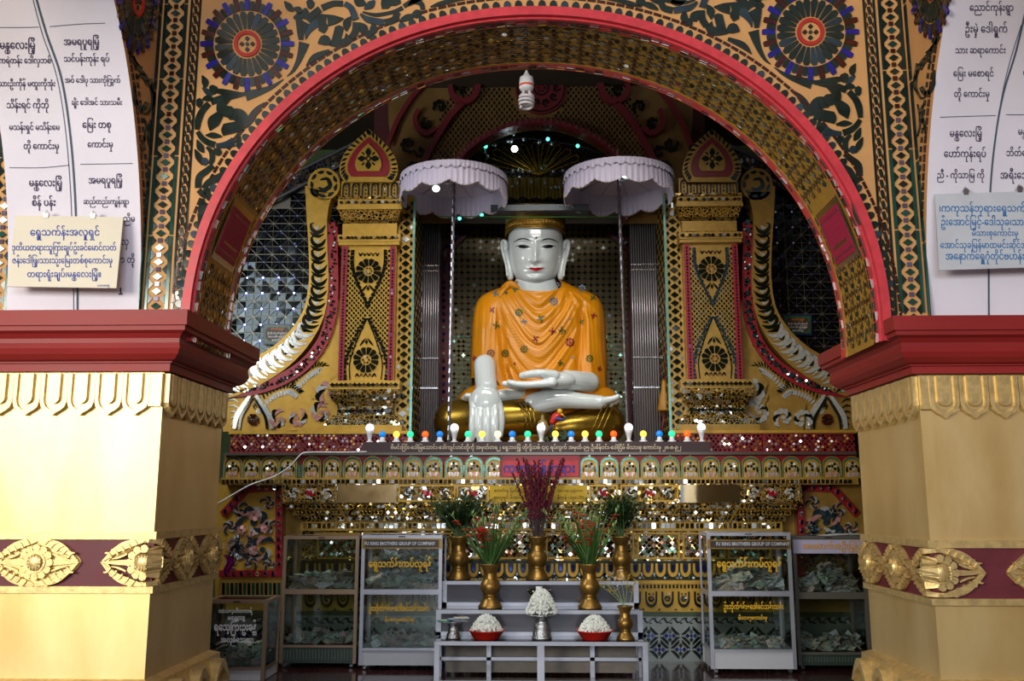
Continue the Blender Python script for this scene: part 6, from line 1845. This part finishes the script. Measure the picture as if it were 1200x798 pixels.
def cabinet(px0, px1, pyt, Yf, name_lab, fr, base_m, split, strip, heaps, legs=True, dpt=.42, bars=.032, base_y=760, loc_txt=()):
    x0, x1 = P(px0, 740, Yf).x, P(px1, 740, Yf).x; zt = P((px0+px1)/2, pyt, Yf).z; zb = .05 if legs else .012
    zm0, zm1 = P(600, split[1], Yf).z, P(600, split[0], Yf).z; zba = P(600, base_y, Yf).z
    root = thing('donation_cabinet', name_lab, 'donation box', ((x0+x1)/2, Yf+dpt/2, 0))
    b = MB(); t = bars
    for (xa, ya) in ((x0, Yf), (x1-t, Yf), (x0, Yf+dpt-t), (x1-t, Yf+dpt-t)): 
        b = MB(); b.box((xa, ya, zb), (xa+t, ya+t, zt)); b.build('post', fr, root)
    def ringbar(z0, z1, nm='rail'):
        b = MB()
        b.box((x0+t, Yf, z0), (x1-t, Yf+t, z1)); b.box((x0+t, Yf+dpt-t, z0), (x1-t, Yf+dpt, z1)); b.box((x0, Yf+t, z0), (x0+t, Yf+dpt-t, z1)); b.box((x1-t, Yf+t, z0), (x1, Yf+dpt-t, z1)); b.build(nm, fr, root)
    ringbar(zt-.03, zt); ringbar(zba-.02, zba)
    if split[0]: ringbar(zm0, zm1)
    b = MB(); b.box((x0+t, Yf+.01, zb), (x1-t, Yf+.03, zba-.02)); b.box((x0+.01, Yf+t, zb), (x0+.03, Yf+dpt-t, zba-.02)); b.box((x1-.03, Yf+t, zb), (x1-.01, Yf+dpt-t, zba-.02)); b.build('base_panel', base_m, root)
    if base_m is DPAN:
        n = 22; g = MB()
        for k in range(n): xx = x0+t+(x1-x0-2*t)*(k+.5)/n; g.box((xx-.006, Yf-.002, zb+.03), (xx+.006, Yf+.012, zba-.04))
        stuff(g.build('slats', mat('slat_green', (70, 84, 74), rough=.4), root))
    b = MB(); b.box((x0+t, Yf+t, zba-.012), (x1-t, Yf+dpt-t, zba)); b.build('floor_board', WPAN if base_m is WPAN else DPAN, root)
    if split[0]: b = MB(); b.box((x0+t, Yf+t, zm0), (x1-t, Yf+dpt-t, zm0+.01)); b.build('shelf', mat('shelf_glass_grey', (84, 98, 98), rough=.2), root)
    for (za, zc) in (((zm1, zt-.03), (zba, zm0)) if split[0] else ((zba, zt-.03),)):
        b = MB(); b.box((x0+t, Yf+.008, za), (x1-t, Yf+.012, zc)); b.build('front_pane', GLS, root)
        b = MB(); b.box((x0+.008, Yf+t, za), (x0+.012, Yf+dpt-t, zc)); b.build('side_pane', GLS, root)
        b = MB(); b.box((x1-.012, Yf+t, za), (x1-.008, Yf+dpt-t, zc)); b.build('side_pane', GLS, root)
        b = MB(); b.box((x0+t, Yf+dpt-.012, za), (x1-t, Yf+dpt-.008, zc)); b.build('back_pane', GLS, root)
    b = MB(); b.box((x0+t, Yf+t, zt-.008), (x1-t, Yf+dpt-t, zt-.002)); b.build('top_pane', GLS, root)
    b = MB(); xm = (x0+x1)/2; b.box((xm-.03, Yf-.006, zt-.018), (xm+.03, Yf, zt-.010)); b.build('coin_slot', BLACK, root)
    if legs:
        for xa in (x0+.05, x1-.05):
            for ya in (Yf+.05, Yf+dpt-.05):
                b = MB(); b.tube([(xa-.012, ya, .026), (xa+.012, ya, .026)], .025, 12); b.box((xa-.016, ya-.012, .03), (xa+.016, ya+.012, zb+.005)); b.build('caster', STEEL, root)
    if strip:
        (ya, yb, lm_, txt, tm, kw) = strip; m = plane(Yf-.001); za, zc = P(600, yb, Yf).z, P(600, ya, Yf).z
        b = MB(); b.box((x0+.005, Yf-.006, za), (x1-.005, Yf-.001, zc)); so = b.build('label_strip', lm_, root)
        if kw:
            b = MB(); tw = (P(px0+10, 640, Yf).x-x0); b.box((x0+.03, Yf-.009, za+.012), (x1-.03, Yf-.005, zc-.012)); b.build('dark_field', mat('strip_brown', (50, 38, 30), rough=.4), so)
        lettering([(txt, (px0+px1)/2, (ya+yb)/2, (px1-px0)*.86, -1.3 if kw else -1.1)], plane(Yf-.002), tm, so, 'lettering', .009, .022)
    if loc_txt: lettering(loc_txt[0], plane(Yf+.006), loc_txt[1], root, 'lettering', .003, .03)
    for hp in heaps:
        (lvl, hf, n, wh) = hp
        heap(x0+t, x1-t, Yf+t, Yf+dpt-t, zm1-.01 if lvl else zba, hf, n, wh, 'banknotes '+wh)
    return x0, x1, zt
goldstrip = mat('gilt_strip', (166, 130, 70), metal=.6, rough=.25)
sil = mat('silver_lettering', (196, 198, 204), metal=.3, rough=.4)
bump_ = lambda u: .26*math.exp(-((u-.55)/.28)**2)+.05
cabinet(421, 517, 627, 8.70, 'silver-framed glass cabinet directly left of the tiered stand, yellow writing on both panes', ALU, WPAN, (691, 697), (631, 643, goldstrip, 'FU XING BROTHERS GROUP OF COMPANY', sil, 1),
  [(1, lambda u: .27+.12*math.exp(-((u-.5)/.3)**2), 62, 'in the upper part of the cabinet left of the stand'), (0, lambda u: .07+.07*math.exp(-((u-.55)/.2)**2), 14, 'in the lower part of the cabinet left of the stand')],
  loc_txt=([('ရွှေသက်န်းကပ်လှူရန်', 469, 661, 74, -1.3), ('ဦးဘိုက်စန်း+ဒေါ်ခင်သန်းသန်း', 467, 713, 70, -1.5), ('မိသားစုကောင်းမှု', 468, 726, 34, -1.2)], YTXT))
cabinet(832, 932, 624, 8.60, 'silver-framed glass cabinet right of the tiered stand, yellow writing on both panes', ALU, WPAN, (692, 698), (632, 643, goldstrip, 'FU XING BROTHERS GROUP OF COMPANY', sil, 1),
  [(1, bump_, 46, 'in the upper part of the cabinet right of the stand'), (0, lambda u: .07, 26, 'in the lower part of the cabinet right of the stand')],
  loc_txt=([('ရွှေသက်န်းကပ်လှူရန်', 878, 661, 76, -1.3), ('ဦးဘိုက်စန်း+ဒေါ်ခင်သန်းသန်း', 883, 711, 70, -1.5), ('မိသားစုကောင်းမှု', 882, 724, 34, -1.2)], YTXT))
cabinet(328, 418, 628, 8.80, 'bronze-framed glass cabinet with a dark slatted base, second from the left', ALB, DPAN, (691, 697), None,
  [(1, lambda u: .11+.08*u, 30, 'in the upper part of the bronze-framed cabinet'), (0, lambda u: .07+.04*math.exp(-((u-.5)/.2)**2), 20, 'in the lower part of the bronze-framed cabinet')], base_y=757)
x0e, x1e, zte = cabinet(934, 1020, 628, 8.80, 'dull metal cabinet with lavender label strip, half hidden by the right pillar', ALD, DPAN, (693, 701), (632, 648, mat('lavender_strip', (176, 170, 196), rough=.25), 'အဆောက်အဦးပြုပြင်', mat('gold_lettering', (206, 150, 40), rough=.4), 0),
  [(1, bump_, 34, 'in the upper part of the dull metal cabinet'), (0, lambda u: .12, 26, 'in the lower part of the dull metal cabinet')], base_y=763)
cabinet(240, 312, 703, 8.15, 'low bronze-framed glass box with white writing, leftmost behind the left pillar', ALB, WPAN, (0, 0), None,
  [(0, lambda u: .18, 22, 'in the low box behind the left pillar')], legs=False, base_y=784,
  loc_txt=([('သာသနာ့ဟိတကာရီ', 276, 716, 40, -1.2), ('မန္တလေး', 277, 724, 20, -1.2), ('ရသေ့ကြီးဦးခန္တီ', 276, 735, 50, -1.6), ('အလှူခံသေတ္တာ', 278, 750, 38, -1.4)], mat('white_lettering', (216, 216, 220), rough=.5)))
pp = thing('paper_stack', 'loose white papers lying on top of the dull metal cabinet', 'papers', (x0e+.5, 8.95, zte))
for k in range(4):
    b = MB(); M = Matrix.Translation((x0e+.42+.05*k, 8.95, zte+.001+.004*k)) @ Matrix.Rotation(R()*.8, 4, 'Z'); b.box((-.12, -.08, 0), (.12, .08, .003), M); b.build('sheet', mat('paper', (190, 188, 190), rough=.7), pp)

# ================================================================ tiered stand
ST = thing('tiered_stand', 'three-step aluminium and dark glass offering stand in the middle before the altar', 'stand', (P(634, 798, 8.3).x, 8.4, 0))
DG = mat('dark_glass_shelf', (38, 38, 42), rough=.08, spec=.9)
GP = mat('grey_glass_panel', (74, 72, 78), rough=.15, spec=.7, metal=.2)
tiers = [(509, 759, 752, 8.10, 8.46), (511, 753, 715, 8.46, 8.80), (518, 748, 681, 8.80, 9.12)]
tz = []
for i, (a, c, y, Yf, Yb) in enumerate(tiers):
    xa, xc = P(a, y, Yf).x, P(c, y, Yf).x; z = P(634, y, Yf).z; tz.append(z); zlow = 0 if i == 0 else tz[i-1]
    t = .045
    b = MB(); b.box((xa+.005, Yf+.01, z-.012), (xc-.005, Yb, z-.0)); b.build('shelf', DG, ST)
    def bar(nm, p, q, mt=ALU): bb = MB(); bb.box(p, q); bb.build(nm, mt, ST)
    bar('rail', (xa, Yf-.004, z-.032), (xc, Yf+.03, z)); bar('rail', (xa, Yf, zlow+.0), (xc, Yf+.03, zlow+.03))
    for x_ in (xa, xc-t): bar('post', (x_, Yf, zlow), (x_+t, Yf+.03, z-.03)); bar('side_rail', (x_, Yf+.03, z-.035), (x_+t*.6, Yb, z-.012)); bar('post', (x_, Yb-.03, 0), (x_+t*.6, Yb, z-.012))
    if i == 0:
        xm = (xa+xc)/2; bar('post', (xm-.03, Yf, zlow+.03), (xm+.03, Yf+.03, z-.03))
        for px in (573, 694): x_ = P(px, 770, Yb).x; bar('post', (x_-.02, Yb-.03, 0), (x_+.02, Yb, z-.03))
        bar('rail', (xa, Yb-.03, .14), (xc, Yb, .17))
    else:
        b = MB(); b.box((xa+t, Yf+.012, zlow+.03), (xc-t, Yf+.018, z-.032)); b.build('panel', GP, ST)
        for px in (574, 693): x_ = P(px, y+20, Yf).x; bar('post', (x_-.012, Yf+.02, zlow+.03), (x_+.012, Yf+.04, z-.03))
b = MB(); xa, xc = P(509, 752, 8.1).x, P(759, 752, 8.1).x; b.box((xa+.06, 8.5, .03), (xc-.06, 8.506, tz[0]-.03)); b.build('back_panel', mat('beige_panel', (120, 112, 102), rough=.5, var=.25), ST)

# ---- vases
VP = [(0, 0), (.105, 0), (.112, .012), (.100, .03), (.072, .075), (.060, .10), (.066, .11), (.064, .122), (.084, .15), (.092, .19), (.086, .225), (.066, .25), (.062, .262), (.060, .31), (.070, .345), (.098, .385), (.100, .392), (.094, .392), (.064, .35), (.05, .30), (0, .29)]
def vase(px, Yv, z, h, label, grp='brass vases'):
    loc = P(px, 690, Yv); r = thing('brass_vase', label, 'vase', (loc.x, Yv, z), grp); k = h/.392
    b = MB(); b.lathe([(a*k, c*k) for a, c in VP[:8]], n=28); b.build('foot', BRASS, r, True, True)
    b = MB(); b.lathe([(a*k, c*k) for a, c in VP[7:14]], n=28); b.build('belly', BRASS, r, True, True)
    b = MB(); b.lathe([(a*k, c*k) for a, c in VP[13:]], n=28); b.build('mouth', BRASS, r, True, True)
    return loc.x, Yv, z+h
zs1, zs2, zs3 = tz
V1 = vase(537.5, 8.95, zs3, .40, 'brass vase at the left end of the top step, holding dark green foliage')
V2 = vase(630, 8.95, zs3, .40, 'brass vase in the centre of the top step, holding crimson twigs')
V3 = vase(729, 8.95, zs3, .40, 'brass vase at the right end of the top step, holding dark green foliage')
V4 = vase(574.5, 8.60, zs2, .39, 'brass vase left on the middle step, holding red gladioli')
V5 = vase(691, 8.60, zs2, .39, 'brass vase right on the middle step, holding red gladioli')
V6 = vase(732, 8.24, zs1, .28, 'small red-tinged brass vase at the right of the bottom step, with dried flowers')
STEMG = mat('stem_green', (62, 96, 38), rough=.5); REDP = mat('gladiolus_red', (196, 22, 18), rough=.5, var=.2, vscale=20); PALEG = mat('bud_green', (120, 146, 78), rough=.5)
CRIM = mat('crimson_bud', (110, 12, 40), rough=.5, var=.3, vscale=30); TWIG = mat('dark_twig', (44, 24, 24), rough=.7)
def blade(b, p, d, L, w_, droop=.3, n=4):
    d = Vector(d).normalized(); side = d.cross(Vector((0, -.3, 1))); side = side.normalized() if side.length > 1e-3 else Vector((1, 0, 0))
    vs = []; 
    for i in range(n+1):
        t = i/n; q = Vector(p)+d*L*t+Vector((0, 0, -droop*L*t*t)); ww = w_*sin(pi*min(.97, .12+t*.88))
        vs += [q-side*ww, q+side*ww]
    b.add(vs, [(2*i, 2*i+1, 2*i+3, 2*i+2) for i in range(n)])
def stemcurve(v, ax, ay, H, bend=.25, n=7):
    o = Vector((v[0]+(R()-.5)*.06, v[1]+(R()-.5)*.06, v[2]-.04)); out = []
    for i in range(n+1):
        t = i/n; out.append(o+Vector((ax*(t+bend*t*t)*H, ay*(t+bend*t*t)*H, H*t*(1-.12*(abs(ax)+abs(ay))*t))))
    return out
def bunch(name, label, v, n, H, spread, kind):
    root = thing(name, label, 'flowers', (v[0], v[1], v[2]))
    for i in range(n):
        a = R()*2*pi; s_ = spread*sqrt(R()); ax, ay = s_*cos(a), s_*sin(a)*.6; h = H*(.72+.3*R())
        c = stemcurve(v, ax, ay, h); b = MB(); b.tube(c, .005 if kind != 'twig' else .006, 4)
        if kind == 'fern':
            b.cur = 1
            for k in range(26):
                t = .30+.7*R(); j = min(int(t*7), 6); p = c[j]+(c[j+1]-c[j])*(t*7-j)
                an = R()*2*pi; blade(b, p, (cos(an)*.8, sin(an)*.6, .75), .10+.07*R(), .0065, .4, 3)
        elif kind == 'glad':
            b.cur = 0
            for k in range(2):
                blade(b, c[0], (ax*1.2+(R()-.5)*.3, ay+(R()-.5)*.3, 1), h*(.6+.35*R()), .016, .05, 6)
            L = 6
            for k in range(10):
                t = .45+.055*k; j = min(int(t*7), 6); p = c[j]+(c[j+1]-c[j])*(t*7-j)
                an = R()*2*pi; red = R() < (.62 if i % 3 == 0 else .10) and k < 8
                if red:
                    b.cur = 2
                    for q in range(5):
                        aa = an+q*1.25; blade(b, p+Vector((cos(an)*.015, sin(an)*.015, 0)), (cos(aa), sin(aa)*.8, .5), .045, .016, .5, 3)
                else:
                    b.cur = 3; blade(b, p, (cos(an)*.5, sin(an)*.4, 1), .05, .009, 0, 3)
        elif kind == 'twig':
            b.cur = 2
            for k in range(34):
                t = .32+.68*k/34; j = min(int(t*7), 6); p = c[j]+(c[j+1]-c[j])*(t*7-j)
                an = R()*2*pi; q = p+Vector((cos(an)*.010, sin(an)*.010, 0)); r = .0095
                b.add([q+Vector(w_)*r for w_ in ((1, 0, 0), (-1, 0, 0), (0, 1, 0), (0, -1, 0), (0, 0, 1.5), (0, 0, -1.2))], [(0, 2, 4), (2, 1, 4), (1, 3, 4), (3, 0, 4), (2, 0, 5), (1, 2, 5), (3, 1, 5), (0, 3, 5)])
        b.build('stem', {'fern': [STEMG, LEAFD], 'glad': [STEMG, STEMG, REDP, PALEG], 'twig': [TWIG, TWIG, CRIM]}[kind], root)
    return root
bunch('foliage_bunch', 'bushy dark green foliage in the brass vase at the top left of the stand', V1, 26, .42, .62, 'fern')
bunch('foliage_bunch', 'bushy dark green foliage in the brass vase at the top right of the stand', V3, 26, .44, .60, 'fern')
bunch('gladiolus_bunch', 'red gladioli with long green blades in the left middle-step vase', V4, 19, .58, .62, 'glad')
bunch('gladiolus_bunch', 'red gladioli with long green blades in the right middle-step vase', V5, 19, .60, .60, 'glad')
bunch('twig_bunch', 'tall crimson budded twigs in the central brass vase', V2, 34, .80, .30, 'twig')
dr = thing('dried_flowers', 'white feathery and yellow dried flowers in the small vase on the bottom step', 'flowers', V6)
for (ax, ay, h, c) in ((-.9, 0, .24, 1), (-.7, .1, .26, 1), (-.45, 0, .30, 2), (-.3, .1, .33, 2), (.1, 0, .30, 1), (.25, .1, .26, 1), (-.1, 0, .34, 2)):
    cc_ = stemcurve(V6, ax*.9, ay, h); b = MB(); b.tube(cc_, .003, 4); b.cur = 1
    for k in range(22):
        t = .55+.45*R(); j = min(int(t*7), 6); p = cc_[j]+(cc_[j+1]-cc_[j])*(t*7-j); an = R()*6.3; blade(b, p, (cos(an), sin(an), .9), .035, .005, .2, 2)
    b.build('stem', [PALEG, mat('dried_yellow', (190, 160, 50), rough=.6) if c == 1 else mat('feather_white', (200, 198, 210), rough=.6)], dr)
# ---- bowls of jasmine
JAS = mat('jasmine_white', (226, 230, 222), rough=.6, var=.12, vscale=40); RB = mat('red_plastic', (186, 34, 20), rough=.35)
def jasmine(mb, c, rx, h, n):
    for i in range(n):
        a = R()*2*pi; q = sqrt(R()); p = Vector(c)+Vector((rx*q*cos(a), rx*q*sin(a)*.8, h*(1-q**2.2)*.95+.008+R()*.012)); d = Vector((R()-.5, R()-.5, R()*.8)).normalized()
        s1 = d.orthogonal().normalized(); s2 = d.cross(s1); L, r = .03, .0105
        mb.add([p-d*L*.5, p+s1*r, p+s2*r, p-s1*r, p-s2*r, p+d*L*.6], [(0, 2, 1), (0, 3, 2), (0, 4, 3), (0, 1, 4), (1, 2, 5), (2, 3, 5), (3, 4, 5), (4, 1, 5)])
for px, lab in ((570, 'red plastic bowl on the bottom step, left of the silver stand'), (697, 'red plastic bowl on the bottom step, right of the silver stand')):
    p = P(px, 750, 8.25); r = thing('red_bowl', lab, 'bowl', (p.x, 8.25, zs1))
    b = MB(); b.lathe([(0, 0), (.10, 0), (.112, .01), (.150, .068), (.165, .074), (.165, .080), (.148, .076), (.10, .014), (0, .012)], n=36, fl=lambda a, t: 1+.02*sin(a*14)*t); b.build('bowl', RB, r, True, True)
    j = thing('jasmine_heap', 'heap of white jasmine buds in the %s red bowl' % ('left' if px < 600 else 'right'), 'flowers', (p.x, 8.25, zs1+.05))
    b = MB(); jasmine(b, (0, 0, 0), .138, .135, 520); ell(b, (0, 0, .05), (.11, .09, .055), 8); stuff(b.build('buds', JAS, j, False, True))
PED = [(0, 0), (.085, 0), (.09, .015), (.078, .03), (.078, .055), (.062, .08), (.070, .10), (.058, .125), (.05, .15), (.062, .165), (.10, .19), (.145, .20), (.15, .208), (.10, .204), (0, .20)]
p = P(635, 750, 8.26); r = thing('silver_pedestal', 'embossed silver pedestal dish carrying the tall jasmine heap in the middle', 'dish', (p.x, 8.26, zs1))
b = MB(); b.lathe(PED[:9], n=30, fl=lambda a, t: 1+.02*sin(a*12)); b.build('foot', SILV, r, True, True); b = MB(); b.lathe(PED[8:], n=30); b.build('dish', SILV, r, True, True)
j = thing('jasmine_heap', 'tall heap of white jasmine buds on the silver pedestal', 'flowers', (p.x, 8.26, zs1+.205)); b = MB(); jasmine(b, (0, 0, 0), .135, .20, 620); ell(b, (0, 0, .08), (.09, .07, .085), 8); stuff(b.build('buds', JAS, j, False, True))
p = P(531, 750, 8.26); r = thing('silver_pedestal', 'smaller embossed silver pedestal dish at the left end of the bottom step', 'dish', (p.x, 8.26, zs1))
k = .72; b = MB(); b.lathe([(a*k, c*k) for a, c in PED[:9]], n=26, fl=lambda a, t: 1+.02*sin(a*12)); b.build('foot', SILV, r, True, True); b = MB(); b.lathe([(a*k*1.3, c*k) for a, c in PED[8:]], n=26); b.build('dish', SILV, r, True, True)
for i, (dx, c, lab) in enumerate(((-.07, (40, 130, 110), 'green'), (.01, (60, 90, 150), 'blue'), (.07, (196, 200, 196), 'white'))):
    q = thing('gold_leaf_packet', 'flat %s packet lying on the small silver dish' % lab, 'packet', (p.x+dx, 8.24, zs1+.150+.012*i)); b = MB(); b.box((-.06, -.05, 0), (.06, .05, .006), Matrix.Rotation(.3*i-.3, 4, 'Z')); b.build('cover', mat('packet_'+lab, c, rough=.35), q, False, True)
    b = MB(); b.box((-.035, -.03, .006), (.035, .03, .0075), Matrix.Rotation(.3*i-.3, 4, 'Z')); b.build('label_patch', mat('packet_patch', (200, 190, 120), rough=.4), q, False, True)
p = P(632, 712, 8.62); r = thing('glass_dish', 'footed clear glass dish with a white candle behind the jasmine heap', 'dish', (p.x, 8.62, zs2))
b = MB(); b.lathe([(0, 0), (.06, 0), (.06, .008), (.015, .02), (.014, .09), (.05, .105), (.10, .125), (.115, .16), (.108, .16), (.09, .13), (0, .115)], n=28, fl=lambda a, t: 1+.015*sin(a*18)); b.build('bowl', glass('dish_glass', (190, 205, 205), .18, .05), r, True, True)
b = MB(); b.lathe([(0, .115), (.03, .115), (.03, .19), (0, .19)], n=14); b.build('candle', mat('candle_white', (214, 214, 218), rough=.5), r, True, True)
# ---- tinsel bow and magenta cloth on the left bay
r = thing('tinsel_bow', 'silver tinsel tuft with a magenta cloth tail hanging at the left altar bay', 'decoration', P(276, 640, 9.1))
b = MB(); c = P(278, 638, 9.12)
for i in range(150):
    d = Vector((R()-.5, -R()*.5, R()-.5)).normalized(); blade(b, c+Vector(((R()-.5)*.05, 0, (R()-.5)*.05)), d, .09+.09*R(), .006, .2, 2)
stuff(b.build('tinsel', mat('tinsel_silver', (190, 194, 200), metal=1, rough=.15), r, True))
b = MB(); b.grid(lambda u, v: P(268+3*sin(v*5)+(u-.5)*13*(1-.4*v), 650+22*v, 9.12-.03*sin(u*14)), 24, 10); b.build('cloth_tail', mat('magenta_cloth', (150, 14, 110), rough=.5, var=.25), r, True)
